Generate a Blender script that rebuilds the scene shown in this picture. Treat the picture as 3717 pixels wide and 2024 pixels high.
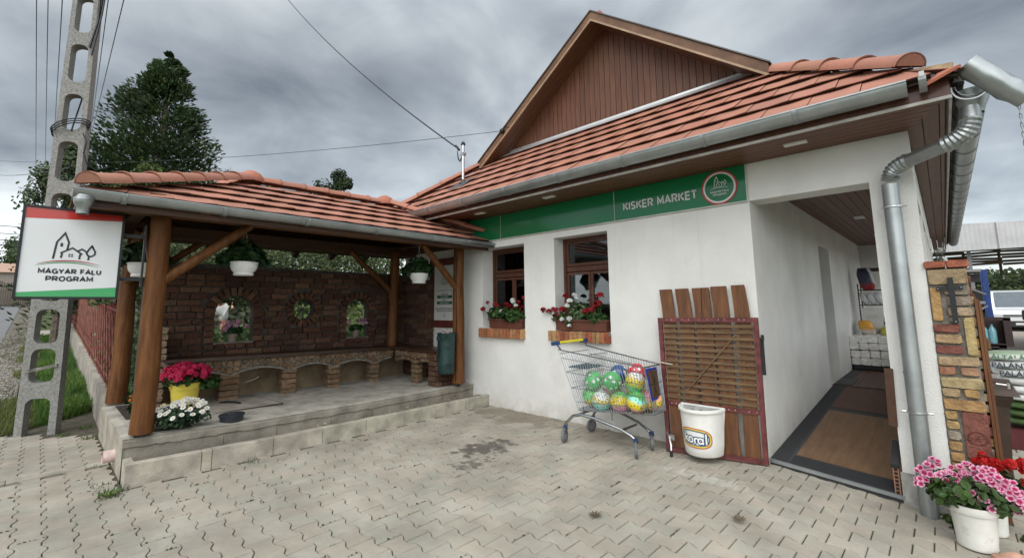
import bpy, bmesh, math, random
from math import sin, cos, pi, radians, sqrt, atan2
from mathutils import Vector, Matrix, noise
random.seed(7)
S = bpy.context.scene
for o in list(bpy.data.objects): bpy.data.objects.remove(o, do_unlink=True)

# ------------------------------------------------------------------ camera
YAW, PITCH, ROLL, FPX, CYP = 0.76172, 0.12842, -0.01185, 1629.12, 898.16
fwd = Vector((-sin(YAW)*cos(PITCH), cos(YAW)*cos(PITCH), sin(PITCH)))
rgt = Vector((cos(YAW), sin(YAW), 0)); upv = rgt.cross(fwd)
r2 = rgt*cos(ROLL) + upv*sin(ROLL); u2 = -rgt*sin(ROLL) + upv*cos(ROLL)
cd = bpy.data.cameras.new("Camera"); cam = bpy.data.objects.new("Camera", cd); S.collection.objects.link(cam)
cam.matrix_world = Matrix(((r2.x,u2.x,-fwd.x,1.2886),(r2.y,u2.y,-fwd.y,-4.7286),(r2.z,u2.z,-fwd.z,1.45),(0,0,0,1)))
cd.sensor_fit = 'HORIZONTAL'; cd.sensor_width = 36; cd.lens = FPX/3717*36
cd.shift_y = -(1012-CYP)/3717; cd.clip_start = .05; cd.clip_end = 2000
S.camera = cam
S.render.resolution_x, S.render.resolution_y = 1024, 557

# ------------------------------------------------------------------ light
SUN_EL, SUN_AZ = radians(42), radians(160)      # azimuth measured from +Y towards +X
w = bpy.data.worlds.new("World"); S.world = w; w.use_nodes = True
nt = w.node_tree; N = nt.nodes; L = nt.links; N.clear()
def wn(t, **k):
    n = N.new(t)
    for a, b in k.items(): setattr(n, a, b)
    return n
out = wn('ShaderNodeOutputWorld'); add = wn('ShaderNodeAddShader')
bg1 = wn('ShaderNodeBackground'); bg2 = wn('ShaderNodeBackground')
sky = wn('ShaderNodeTexSky'); sky.sky_type = 'NISHITA'; sky.sun_disc = False
sky.sun_elevation = SUN_EL; sky.sun_rotation = SUN_AZ
L.new(sky.outputs[0], bg1.inputs[0]); bg1.inputs[1].default_value = 0.012
tc = wn('ShaderNodeTexCoord'); sep = wn('ShaderNodeSeparateXYZ'); L.new(tc.outputs['Generated'], sep.inputs[0])
def math_(op, a, b=None, clamp=False):
    n = wn('ShaderNodeMath', operation=op); n.use_clamp = clamp
    for i, v in enumerate((a, b)):
        if v is None: continue
        if isinstance(v, (int, float)): n.inputs[i].default_value = v
        else: L.new(v, n.inputs[i])
    return n.outputs[0]
zc = math_('MAXIMUM', sep.outputs[2], 0.0); zd = math_('ADD', zc, 0.30)
cx = math_('DIVIDE', sep.outputs[0], zd); cy = math_('DIVIDE', sep.outputs[1], zd)
comb = wn('ShaderNodeCombineXYZ'); L.new(cx, comb.inputs[0]); L.new(cy, comb.inputs[1]); comb.inputs[2].default_value = 3.3
def noi(sc, det, rough, dist):
    n = wn('ShaderNodeTexNoise'); n.inputs['Scale'].default_value = sc; n.inputs['Detail'].default_value = det
    n.inputs['Roughness'].default_value = rough; n.inputs['Distortion'].default_value = dist
    L.new(comb.outputs[0], n.inputs['Vector']); return n.outputs[0]
n1 = noi(.75, 5, .52, .35); n2 = noi(2.6, 6, .55, .5)
cl = math_('ADD', math_('MULTIPLY', n1, .78), math_('MULTIPLY', n2, .22))
rp = wn('ShaderNodeValToRGB'); L.new(cl, rp.inputs[0])
e = rp.color_ramp.elements; e[0].position = .38; e[0].color = (.125,.138,.148,1); e[1].position = .64; e[1].color = (.75,.77,.765,1)
m = e.new(.465); m.color = (.27,.292,.305,1); m = e.new(.545); m.color = (.45,.475,.482,1)
er = wn('ShaderNodeValToRGB'); L.new(zc, er.inputs[0])
e = er.color_ramp.elements; e[0].position = 0; e[0].color = (1.25,1.22,1.2,1); e[1].position = 1; e[1].color = (1.75,1.75,1.75,1)
for p, c in ((.10,.86),(.25,.56),(.50,.53),(.66,.9),(.80,1.45)):
    m = e.new(p); m.color = (c,c,c,1)
mx = wn('ShaderNodeMix', data_type='RGBA', blend_type='MULTIPLY'); mx.inputs[0].default_value = 1
L.new(rp.outputs[0], mx.inputs[6]); L.new(er.outputs[0], mx.inputs[7])
# unseen sky behind the camera, brightened to throw more light on the front wall
dt = math_('ADD', math_('MULTIPLY', sep.outputs[0], .62), math_('MULTIPLY', sep.outputs[1], -.78))
mr = wn('ShaderNodeMapRange'); L.new(dt, mr.inputs[0]); mr.inputs['From Min'].default_value = .05; mr.inputs['From Max'].default_value = .75; mr.inputs['To Min'].default_value = 1.0; mr.inputs['To Max'].default_value = 2.0
L.new(mx.outputs[2], bg2.inputs[0]); L.new(mr.outputs[0], bg2.inputs[1])
L.new(bg1.outputs[0], add.inputs[0]); L.new(bg2.outputs[0], add.inputs[1]); L.new(add.outputs[0], out.inputs[0])
sd = bpy.data.lights.new("Sun", 'SUN'); sd.energy = .8; sd.angle = radians(60); sd.color = (1,.965,.92)
so = bpy.data.objects.new("Sun", sd); S.collection.objects.link(so)
sv = Vector((sin(SUN_AZ)*cos(SUN_EL), cos(SUN_AZ)*cos(SUN_EL), sin(SUN_EL)))
so.rotation_euler = sv.to_track_quat('Z','Y').to_euler()
S.view_settings.view_transform = 'Standard'; S.view_settings.look = 'None'
S.view_settings.exposure = 1.25; S.view_settings.gamma = 1
S.render.engine = 'CYCLES'

# ------------------------------------------------------------------ materials
MATS = {}
def mat(name, col, rough=.7, metal=0, var=.12, vs=6., bump=0, bs=40., attr=False, spec=.4, stretch=None, col2=None, dirt=None, det=4, coat=0, trans=0):
    """Procedural Principled material: colour varied by noise, optional bump, optional vertex tint."""
    if name in MATS: return MATS[name]
    m = bpy.data.materials.new(name); m.use_nodes = True; t = m.node_tree; n = t.nodes; l = t.links
    b = n['Principled BSDF']; b.inputs['Roughness'].default_value = rough; b.inputs['Metallic'].default_value = metal
    b.inputs['Specular IOR Level'].default_value = spec; b.inputs['Coat Weight'].default_value = coat
    tc = n.new('ShaderNodeTexCoord'); mp = n.new('ShaderNodeMapping'); l.new(tc.outputs['Object'], mp.inputs[0])
    if stretch: mp.inputs['Scale'].default_value = stretch
    nz = n.new('ShaderNodeTexNoise'); nz.inputs['Scale'].default_value = vs; nz.inputs['Detail'].default_value = det; nz.inputs['Roughness'].default_value = .6
    l.new(mp.outputs[0], nz.inputs['Vector'])
    rmp = n.new('ShaderNodeValToRGB'); l.new(nz.outputs[0], rmp.inputs[0])
    c2 = col2 if col2 else tuple(c*(1-2*var) for c in col); c1 = col if col2 else tuple(min(1, c*(1+2*var)) for c in col)
    rmp.color_ramp.elements[0].position = .32; rmp.color_ramp.elements[0].color = (*c2, 1)
    rmp.color_ramp.elements[1].position = .68; rmp.color_ramp.elements[1].color = (*c1, 1)
    last = rmp.outputs[0]
    if attr:
        a = n.new('ShaderNodeAttribute'); a.attribute_name = 'Col'
        mm = n.new('ShaderNodeMix'); mm.data_type = 'RGBA'; mm.blend_type = 'MULTIPLY'; mm.inputs[0].default_value = 1
        l.new(last, mm.inputs[6]); l.new(a.outputs[0], mm.inputs[7]); last = mm.outputs[2]
    if dirt:
        dc, dsc, lo, hi = dirt
        d = n.new('ShaderNodeTexNoise'); d.inputs['Scale'].default_value = dsc; d.inputs['Detail'].default_value = 7; d.inputs['Roughness'].default_value = .65
        l.new(tc.outputs['Object'], d.inputs['Vector'])
        dr = n.new('ShaderNodeMapRange'); dr.inputs['From Min'].default_value = lo; dr.inputs['From Max'].default_value = hi
        l.new(d.outputs[0], dr.inputs[0])
        mm = n.new('ShaderNodeMix'); mm.data_type = 'RGBA'; l.new(dr.outputs[0], mm.inputs[0]); l.new(last, mm.inputs[6]); mm.inputs[7].default_value = (*dc, 1); last = mm.outputs[2]
    l.new(last, b.inputs['Base Color'])
    if bump:
        bn = n.new('ShaderNodeTexNoise'); bn.inputs['Scale'].default_value = bs; bn.inputs['Detail'].default_value = 3
        l.new(mp.outputs[0], bn.inputs['Vector'])
        bm_ = n.new('ShaderNodeBump'); bm_.inputs['Strength'].default_value = bump; bm_.inputs['Distance'].default_value = .01
        l.new(bn.outputs[0], bm_.inputs['Height']); l.new(bm_.outputs[0], b.inputs['Normal'])
    MATS[name] = m; return m
def leafmat(name, rough=.5, trans=.25):
    m = mat(name, (1,1,1), rough=rough, var=.12, vs=30, attr=True, spec=.3)
    n = m.node_tree.nodes; l = m.node_tree.links; b = n['Principled BSDF']
    tb = n.new('ShaderNodeBsdfTranslucent'); ms = n.new('ShaderNodeMixShader'); ms.inputs[0].default_value = trans
    src = b.inputs['Base Color'].links[0].from_socket; l.new(src, tb.inputs[0])
    l.new(b.outputs[0], ms.inputs[1]); l.new(tb.outputs[0], ms.inputs[2]); l.new(ms.outputs[0], n['Material Output'].inputs[0])
    return m

stucco = mat('white_stucco', (.68,.675,.65), rough=.9, var=.035, vs=1.6, bump=.55, bs=90, dirt=((.42,.40,.35), 1.1, .62, .95))
def splash():
    n = stucco.node_tree.nodes; l = stucco.node_tree.links; b = n['Principled BSDF']; src = b.inputs['Base Color'].links[0].from_socket
    tc = n.new('ShaderNodeTexCoord'); sp = n.new('ShaderNodeSeparateXYZ'); l.new(tc.outputs['Object'], sp.inputs[0])
    nz = n.new('ShaderNodeTexNoise'); nz.inputs['Scale'].default_value = 5; nz.inputs['Detail'].default_value = 6; nz.inputs['Roughness'].default_value = .65; l.new(tc.outputs['Object'], nz.inputs['Vector'])
    mr = n.new('ShaderNodeMapRange'); l.new(sp.outputs[2], mr.inputs[0]); mr.inputs['From Min'].default_value = .45; mr.inputs['From Max'].default_value = -.05; mr.inputs['To Min'].default_value = 0; mr.inputs['To Max'].default_value = 1
    pw = n.new('ShaderNodeMath'); pw.operation = 'POWER'; l.new(mr.outputs[0], pw.inputs[0]); pw.inputs[1].default_value = 1.8
    m1 = n.new('ShaderNodeMapRange'); l.new(nz.outputs[0], m1.inputs[0]); m1.inputs['From Min'].default_value = .32; m1.inputs['From Max'].default_value = .62
    mu = n.new('ShaderNodeMath'); mu.operation = 'MULTIPLY'; l.new(pw.outputs[0], mu.inputs[0]); l.new(m1.outputs[0], mu.inputs[1])
    m2 = n.new('ShaderNodeMath'); m2.operation = 'MULTIPLY'; m2.use_clamp = True; l.new(mu.outputs[0], m2.inputs[0]); m2.inputs[1].default_value = .75
    mx = n.new('ShaderNodeMix'); mx.data_type = 'RGBA'; l.new(m2.outputs[0], mx.inputs[0]); l.new(src, mx.inputs[6]); mx.inputs[7].default_value = (.36,.32,.25,1)
    st = n.new('ShaderNodeMapping'); st.inputs['Scale'].default_value = (5,5,.35); l.new(tc.outputs['Object'], st.inputs[0])
    ns = n.new('ShaderNodeTexNoise'); ns.inputs['Scale'].default_value = 2.2; ns.inputs['Detail'].default_value = 5; l.new(st.outputs[0], ns.inputs['Vector'])
    m3 = n.new('ShaderNodeMapRange'); l.new(ns.outputs[0], m3.inputs[0]); m3.inputs['From Min'].default_value = .58; m3.inputs['From Max'].default_value = .85; m3.inputs['To Max'].default_value = .30
    my = n.new('ShaderNodeMix'); my.data_type = 'RGBA'; l.new(m3.outputs[0], my.inputs[0]); l.new(mx.outputs[2], my.inputs[6]); my.inputs[7].default_value = (.50,.48,.43,1)
    l.new(my.outputs[2], b.inputs['Base Color'])
splash()
plinthm = mat('grey_plinth', (.30,.29,.27), rough=.95, var=.15, vs=12, bump=.8, bs=60)
conc = mat('concrete', (.37,.345,.295), rough=.95, var=.16, vs=5, bump=.7, bs=70, dirt=((.17,.155,.13), 3.0, .55, .85), attr=True)
poleconc = mat('pole_concrete', (.25,.245,.23), rough=.95, var=.14, vs=45, bump=.7, bs=90, dirt=((.09,.09,.085), 38., .56, .70))
mortar = mat('mortar', (.07,.06,.05), rough=.95, var=.2, vs=15, bump=.8, bs=60)
mortarl = mat('mortar_grey', (.20,.185,.16), rough=.95, var=.2, vs=15, bump=.8, bs=60)
brickm = mat('brick', (1,1,1), rough=.9, var=.22, vs=22, bump=1., bs=55, attr=True, dirt=((.16,.11,.07), 14., .60, .85))
tilem = mat('clay_tile', (1,1,1), rough=.75, var=.07, vs=4, bump=.35, bs=160, attr=True, spec=.3, dirt=((.17,.115,.085), 2.3, .55, 1.0))
zinc = mat('galvanised_zinc', (.36,.385,.39), rough=.43, metal=.85, var=.07, vs=5, bump=.06, bs=14)
steel = mat('bright_steel', (.60,.60,.60), rough=.3, metal=1, var=.08)
logm = mat('log_wood', (.165,.065,.017), rough=.55, col2=(.072,.025,.007), vs=3.2, stretch=(7,7,.9), bump=.5, bs=9, det=7, spec=.25, dirt=((.055,.020,.008), 4.5, .62, .78))
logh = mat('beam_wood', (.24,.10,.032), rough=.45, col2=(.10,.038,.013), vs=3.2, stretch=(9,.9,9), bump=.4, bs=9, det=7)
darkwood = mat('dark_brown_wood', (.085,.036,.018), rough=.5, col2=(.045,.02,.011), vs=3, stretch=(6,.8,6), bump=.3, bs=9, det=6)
gablew = mat('gable_boards', (1,1,1), rough=.5, vs=3, stretch=(9,9,.9), bump=.3, bs=10, det=7, attr=True, col2=(.62,.55,.5))
barge = mat('barge_board_wood', (.20,.105,.055), rough=.5, col2=(.095,.045,.024), vs=2.4, stretch=(1.1,6,1.1), bump=.3, bs=9, det=7)
soffm = mat('soffit_boards', (1,1,1), rough=.45, vs=2.6, stretch=(1.2,6,6), bump=.2, bs=10, det=6, attr=True, col2=(.7,.62,.58))
soffy = mat('soffit_boards_side', (1,1,1), rough=.45, vs=2.6, stretch=(6,1.2,6), bump=.2, bs=10, det=6, attr=True, col2=(.7,.62,.58))
framew = mat('window_frame_wood', (.10,.036,.020), rough=.45, col2=(.055,.020,.011), vs=3, stretch=(8,8,1), det=6, coat=.2)
plankw = mat('gate_planks', (.17,.068,.022), rough=.55, col2=(.075,.028,.010), vs=3, stretch=(8,8,.8), bump=.3, bs=9, det=7)
slatw = mat('gate_slats', (.165,.100,.042), rough=.55, col2=(.07,.036,.018), vs=4, stretch=(1,8,8), bump=.3, bs=9, det=7)
redsteel = mat('oxide_red_steel', (.115,.026,.024), rough=.5, var=.25, vs=14, bump=.2, bs=40)
white = mat('white_plastic', (.74,.74,.72), rough=.4, var=.03, vs=5)
oldwhite = mat('worn_white_plastic', (.72,.71,.67), rough=.5, var=.04, vs=7, dirt=((.30,.29,.26), 26., .66, .80))
potwhite = mat('weathered_white_pot', (.66,.65,.60), rough=.6, var=.06, vs=5, dirt=((.33,.29,.22), 7., .60, .82), bump=.2, bs=30)
black = mat('black_paint', (.014,.015,.017), rough=.45, var=.15)
rubber = mat('grey_rubber', (.13,.13,.135), rough=.7, var=.15, vs=20)
blackrub = mat('black_rubber', (.012,.012,.012), rough=.6, var=.1)
green = mat('sign_green', (.007,.140,.050), rough=.12, var=.03, vs=.8, spec=.4, coat=.1)
dgreen = mat('bin_green', (.012,.036,.034), rough=.45, var=.25, vs=9, bump=.2, bs=30)
blue = mat('blue_plastic', (.015,.045,.13), rough=.4, var=.1)
yellow = mat('yellow_enamel', (.62,.50,.075), rough=.3, var=.05, coat=.3)
yhandle = mat('yellow_plastic', (.68,.62,.03), rough=.35, var=.05)
terracotta = mat('brown_planter_plastic', (.115,.040,.026), rough=.5, var=.08)
paintc = mat('painted_colour', (1,1,1), rough=.45, var=.02, attr=True)
matte = mat('matte_colour', (1,1,1), rough=.85, var=.08, vs=12, attr=True, bump=.2, bs=30)
leafm = leafmat('leaf'); petal = leafmat('petal', rough=.6, trans=.3)
bark = mat('bark', (.11,.085,.065), rough=.95, var=.3, vs=12, bump=1, bs=25)
soil = mat('soil', (.035,.026,.018), rough=1, var=.3, vs=25, bump=1, bs=60)
def glassmat():
    m = bpy.data.materials.new('window_glass'); m.use_nodes = True; n = m.node_tree.nodes; l = m.node_tree.links; n.clear()
    o = n.new('ShaderNodeOutputMaterial'); g = n.new('ShaderNodeBsdfGlossy'); g.inputs['Roughness'].default_value = .02; g.inputs[0].default_value = (.6,.62,.64,1)
    t = n.new('ShaderNodeBsdfTransparent'); t.inputs[0].default_value = (.75,.8,.82,1); f = n.new('ShaderNodeFresnel'); f.inputs[0].default_value = 1.6
    mx = n.new('ShaderNodeMixShader'); l.new(f.outputs[0], mx.inputs[0]); l.new(t.outputs[0], mx.inputs[1]); l.new(g.outputs[0], mx.inputs[2]); l.new(mx.outputs[0], o.inputs[0])
    return m
glass = glassmat()

# ------------------------------------------------------------------ mesh helpers
class MB:
    def __init__(s): s.v = []; s.f = []; s.c = []; s.col = (1,1,1); s.T = None
    def add(s, vs, fs, col=None):
        o = len(s.v); c = col or s.col
        for p in vs:
            p = Vector(p)
            if s.T: p = s.T(p) if callable(s.T) else s.T @ p
            s.v.append(p); s.c.append(c)
        s.f += [tuple(i+o for i in f) for f in fs]
    def box(s, lo, hi, col=None):
        x0,y0,z0 = lo; x1,y1,z1 = hi
        s.add([(x0,y0,z0),(x1,y0,z0),(x1,y1,z0),(x0,y1,z0),(x0,y0,z1),(x1,y0,z1),(x1,y1,z1),(x0,y1,z1)],
              [(0,3,2,1),(4,5,6,7),(0,1,5,4),(1,2,6,5),(2,3,7,6),(3,0,4,7)], col)
    def obox(s, c, ax, ay, az, col=None):   # centre and three half-extent vectors
        c,ax,ay,az = map(Vector,(c,ax,ay,az))
        P = [c+ax*i+ay*j+az*k for k in (-1,1) for i,j in ((-1,-1),(1,-1),(1,1),(-1,1))]
        s.add(P, [(0,3,2,1),(4,5,6,7),(0,1,5,4),(1,2,6,5),(2,3,7,6),(3,0,4,7)], col)
    def bar(s, a, b, w, h, up=(0,0,1), col=None):
        a = Vector(a); b = Vector(b); d = (b-a); up = Vector(up); x = d.normalized().cross(up)
        if x.length < 1e-4: x = Vector((1,0,0))
        x.normalize(); y = x.cross(d.normalized())
        s.obox((a+b)/2, d/2, x*w/2, y*h/2, col)
    def brick(s, c, ax, ay, az, col, ch=.006, jit=.004):
        ch *= .62
        """A chamfered, slightly uneven brick: octagonal front outline on ax/az, ay is depth (front at -ay)."""
        c,ax,ay,az = map(Vector,(c,ax,ay,az)); J = lambda: random.uniform(-jit, jit)
        lx, lz = ax.length, az.length; ux, uy, uz = ax/lx, ay.normalized(), az/lz; ly = ay.length
        ring = []
        for sx,sz in ((-1,-1),(1,-1),(1,1),(-1,1)):
            ring.append((sx*lx, sz*(lz-ch*1.6)) if sx*sz > 0 else (sx*(lx-ch*1.6), sz*lz))
            ring.append((sx*(lx-ch*1.6), sz*lz) if sx*sz > 0 else (sx*lx, sz*(lz-ch*1.6)))
        jj = [(J(),J(),J()) for _ in ring]; P = []
        for d, k in ((ly,1),(-(ly-ch),1),(-ly,None)):
            for (a,b),(j1,j2,j3) in zip(ring, jj):
                q = 1 if k else 1-.8*ch/max(lx,lz)
                P.append(c+ux*(a*q+j1)+uz*(b*q+j2)+uy*(d+(j3 if d < 0 else 0)))
        F = [tuple(range(23,15,-1))]
        for k in (0,8):
            for i in range(8): F.append((k+i,k+(i+1)%8,k+8+(i+1)%8,k+8+i))
        s.add(P, F, col)
    def tube(s, path, r, n=8, caps=True, col=None, closed=False):
        path = [Vector(p) for p in path]; rs = r if isinstance(r,(list,tuple)) else [r]*len(path)
        d0 = (path[1]-path[0]).normalized(); a = Vector((0,0,1)) if abs(d0.z) < .9 else Vector((1,0,0)); a = (a-d0*a.dot(d0)).normalized()
        P = []; F = []; m = len(path)
        for i,p in enumerate(path):
            if closed: d = (path[(i+1)%m]-path[i-1]).normalized()
            else: d = (path[min(i+1,m-1)]-path[max(i-1,0)]).normalized()
            a = (a-d*a.dot(d)).normalized(); b = d.cross(a)
            for k in range(n): t = 2*pi*k/n; P.append(p+(a*cos(t)+b*sin(t))*rs[i])
        for i in range(m if closed else m-1):
            j = (i+1)%m
            for k in range(n): F.append((i*n+k,i*n+(k+1)%n,j*n+(k+1)%n,j*n+k))
        if caps and not closed: F.append(tuple(range(n-1,-1,-1))); F.append(tuple(range((m-1)*n,m*n)))
        s.add(P,F,col)
    def lathe(s, prof, c=(0,0,0), n=24, col=None, a0=0, a1=2*pi, sy=1):
        c = Vector(c); full = abs(a1-a0-2*pi) < 1e-6; k = n if full else n+1; P = []; F = []
        for r,z in prof:
            for i in range(k): t = a0+(a1-a0)*i/n; P.append(c+Vector((r*cos(t),r*sin(t)*sy,z)))
        for j in range(len(prof)-1):
            for i in range(n): F.append((j*k+i,j*k+(i+1)%k,(j+1)*k+(i+1)%k,(j+1)*k+i))
        s.add(P,F,col)
    def prism(s, poly, f0, f1, col=None):  # poly 2D, f0/f1 map 2D -> 3D
        n = len(poly); P = [f0(*p) for p in poly]+[f1(*p) for p in poly]
        s.add(P, [tuple(range(n-1,-1,-1)), tuple(range(n,2*n))]+[(i,(i+1)%n,n+(i+1)%n,n+i) for i in range(n)], col)
    def ico(s, c, r, sub=2, col=None, amp=0, seed=0, sc=(1,1,1)):
        b = bmesh.new(); bmesh.ops.create_icosphere(b, subdivisions=sub, radius=1); P = []
        for v in b.verts:
            q = v.co*(1+amp*noise.noise(v.co*1.7+Vector((seed,seed*2,0)))); P.append(Vector(c)+Vector((q.x*sc[0],q.y*sc[1],q.z*sc[2]))*r)
        b.verts.ensure_lookup_table(); F = [tuple(x.index for x in f.verts) for f in b.faces]; b.free(); s.add(P,F,col)
    def build(s, name, m, parent=None, smooth=False, angle=40, recalc=False):
        me = bpy.data.meshes.new(name); me.from_pydata([tuple(v) for v in s.v], [], s.f)
        a = me.color_attributes.new('Col','FLOAT_COLOR','POINT')
        a.data.foreach_set('color', [x for c in s.c for x in (c[0],c[1],c[2],1)])
        if recalc:
            b = bmesh.new(); b.from_mesh(me); bmesh.ops.recalc_face_normals(b, faces=b.faces); b.to_mesh(me); b.free()
        if smooth:
            me.polygons.foreach_set('use_smooth', [True]*len(me.polygons)); me.set_sharp_from_angle(angle=radians(angle))
        me.materials.append(m); me.update()
        return link(name, me, parent)
def link(name, me, parent=None):
    o = bpy.data.objects.new(name, me); S.collection.objects.link(o)
    if parent:
        o.parent = parent; o.matrix_parent_inverse = parent.matrix_basis.inverted()
    return o
def tag(o, label, cat, group=None):
    o['label'] = label; o['category'] = cat
    if group: o['group'] = group
    return o
def thing(name, loc, label, cat, group=None):
    o = bpy.data.objects.new(name, None); o.location = loc; o.empty_display_size = .1; S.collection.objects.link(o)
    return tag(o, label, cat, group)
def struct(name, mb, m, kind='structure', **k):
    o = mb.build(name, m, **k); o['kind'] = kind; return o
def curve_mesh(splines, extrude=0):
    cu = bpy.data.curves.new('tmp','CURVE'); cu.dimensions = '2D'; cu.fill_mode = 'BOTH'; cu.extrude = extrude
    for pts in splines:
        sp = cu.splines.new('POLY'); sp.points.add(len(pts)-1); sp.use_cyclic_u = True
        for p,q in zip(sp.points, pts): p.co = (q[0],q[1],0,1)
    return _conv(cu)
def _conv(cu):
    o = bpy.data.objects.new('tmp', cu); S.collection.objects.link(o)
    dg = bpy.context.evaluated_depsgraph_get(); me = bpy.data.meshes.new_from_object(o.evaluated_get(dg))
    V = [v.co.copy() for v in me.vertices]; F = [tuple(p.vertices) for p in me.polygons]
    bpy.data.objects.remove(o); bpy.data.curves.remove(cu); bpy.data.meshes.remove(me); return V, F
def plate(mb, splines, thick, f, col=None):
    """2D outline with holes; f maps (u,v,w) to the scene with w from 0 to thick."""
    V,F = curve_mesh(splines, thick/2)
    mb.add([f(v.x,v.y,v.z+thick/2) for v in V], F, col)
def text(mb, s, size, f, bold=0., align='CENTER', xs=1., col=None, spacing=1., sx=0):
    cu = bpy.data.curves.new('tmp','FONT'); cu.body = s; cu.size = size; cu.align_x = align; cu.offset = bold; cu.resolution_u = 4
    cu.space_character = spacing; V,F = _conv(cu)
    mb.add([f(v.x*xs+sx, v.y) for v in V], F, col)
def textfit(mb, s, x0, x1, z0, z1, f, bold=0., col=None, spacing=1.):
    cu = bpy.data.curves.new('tmp','FONT'); cu.body = s; cu.size = 1; cu.offset = bold; cu.resolution_u = 4; cu.space_character = spacing; V,F = _conv(cu)
    a,b = min(v.x for v in V),max(v.x for v in V); c,d = min(v.y for v in V),max(v.y for v in V)
    mb.add([f(x0+(v.x-a)/(b-a)*(x1-x0), z0+(v.y-c)/(d-c)*(z1-z0)) for v in V], F, col)
def stroke(mb, pts, wd, f, col=None, taper=False):
    pts = [p for i,p in enumerate(pts) if i == 0 or (Vector(p)-Vector(pts[i-1])).length > 1e-7]; n = len(pts); P = []; F = []
    for i,(x,y) in enumerate(pts):
        d1 = (Vector(pts[i])-Vector(pts[i-1])).normalized() if i else None; d2 = (Vector(pts[i+1])-Vector(pts[i])).normalized() if i < n-1 else None
        k = wd/2; d = d1 or d2
        if d1 and d2:
            q = d1+d2; d = q.normalized() if q.length > 1e-3 else d1; k /= max(.42,q.length/2)
        if taper: k *= sin(pi*min(max(i/(n-1),.02),.98))**.6
        P += [f(x-d.y*k,y+d.x*k), f(x+d.y*k,y-d.x*k)]
    for i in range(n-1): F.append((2*i,2*i+1,2*i+3,2*i+2))
    mb.add(P,F,col)
def _a(cx,cy,rx,ry,a0,a1,n=10): return [(cx+rx*cos(radians(a0+(a1-a0)*i/n)),cy+ry*sin(radians(a0+(a1-a0)*i/n))) for i in range(n+1)]
GLY = {'M':(1.05,[[(.05,0),(.05,1),(.525,.25),(1.0,1),(1.0,0)]]),'A':(.95,[[(0,0),(.475,1),(.95,0)],[(.16,.30),(.79,.30)]]),'G':(.95,[_a(.5,.5,.45,.5,48,300,16)+[(.92,.08),(.92,.46),(.55,.46)]]),
'Y':(.9,[[(0,1),(.45,.5),(.9,1)],[(.45,.5),(.45,0)]]),'R':(.85,[[(.05,0),(.05,1),(.5,1)]+_a(.5,.73,.3,.27,90,-90,8)+[(.05,.46)],[(.42,.46),(.82,0)]]),'F':(.72,[[(.05,0),(.05,1),(.72,1)],[(.05,.5),(.62,.5)]]),
'L':(.7,[[(.05,1),(.05,0),(.68,0)]]),'U':(.85,[[(.05,1),(.05,.38)]+_a(.425,.38,.375,.38,180,360,10)+[(.80,1)]]),'P':(.8,[[(.05,0),(.05,1),(.48,1)]+_a(.48,.70,.3,.30,90,-90,8)+[(.05,.40)]]),
'O':(1.0,[_a(.5,.5,.46,.5,0,360,22)]),'K':(.85,[[(.05,0),(.05,1)],[(.80,1),(.07,.36)],[(.32,.58),(.84,0)]]),'I':(.12,[[(.06,0),(.06,1)]]),'S':(.8,[_a(.4,.73,.33,.27,30,270,12)+_a(.4,.24,.35,.24,90,-150,12)]),
'E':(.75,[[(.74,1),(.05,1),(.05,0),(.75,0)],[(.05,.5),(.68,.5)]]),'T':(.8,[[(0,1),(.8,1)],[(.4,1),(.4,0)]]),'N':(.85,[[(.05,0),(.05,1),(.8,0),(.8,1)]]),'Á':(.95,[[(0,0),(.475,1),(.95,0)],[(.16,.30),(.79,.30)],[(.45,1.12),(.6,1.3)]]),' ':(.35,[])}
def letters(mb, s_, x0, x1, z0, z1, f, wt=.2, col=None, gap=.28):
    tot = sum(GLY[c][0] for c in s_)+gap*(len(s_)-1); k = (x1-x0)/tot; x = x0; h = z1-z0
    for c in s_:
        w_,ps = GLY[c]
        for p in ps: stroke(mb, [(x+a*k, z0+wt*h/2+b*h*(1-wt)) for a,b in p], wt*h, f, col)
        x += (w_+gap)*k
def arc(c, r, a0, a1, n=16, rz=None): return [(c[0]+r*cos(a0+(a1-a0)*i/n), c[1]+(rz or r)*sin(a0+(a1-a0)*i/n)) for i in range(n+1)]
def rv(a,b): return random.uniform(a,b)
def tint(c, v=.15, h=.02): k = 1+rv(-v,v); return tuple(max(0,x*k*(1+rv(-h,h))) for x in c)

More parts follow.
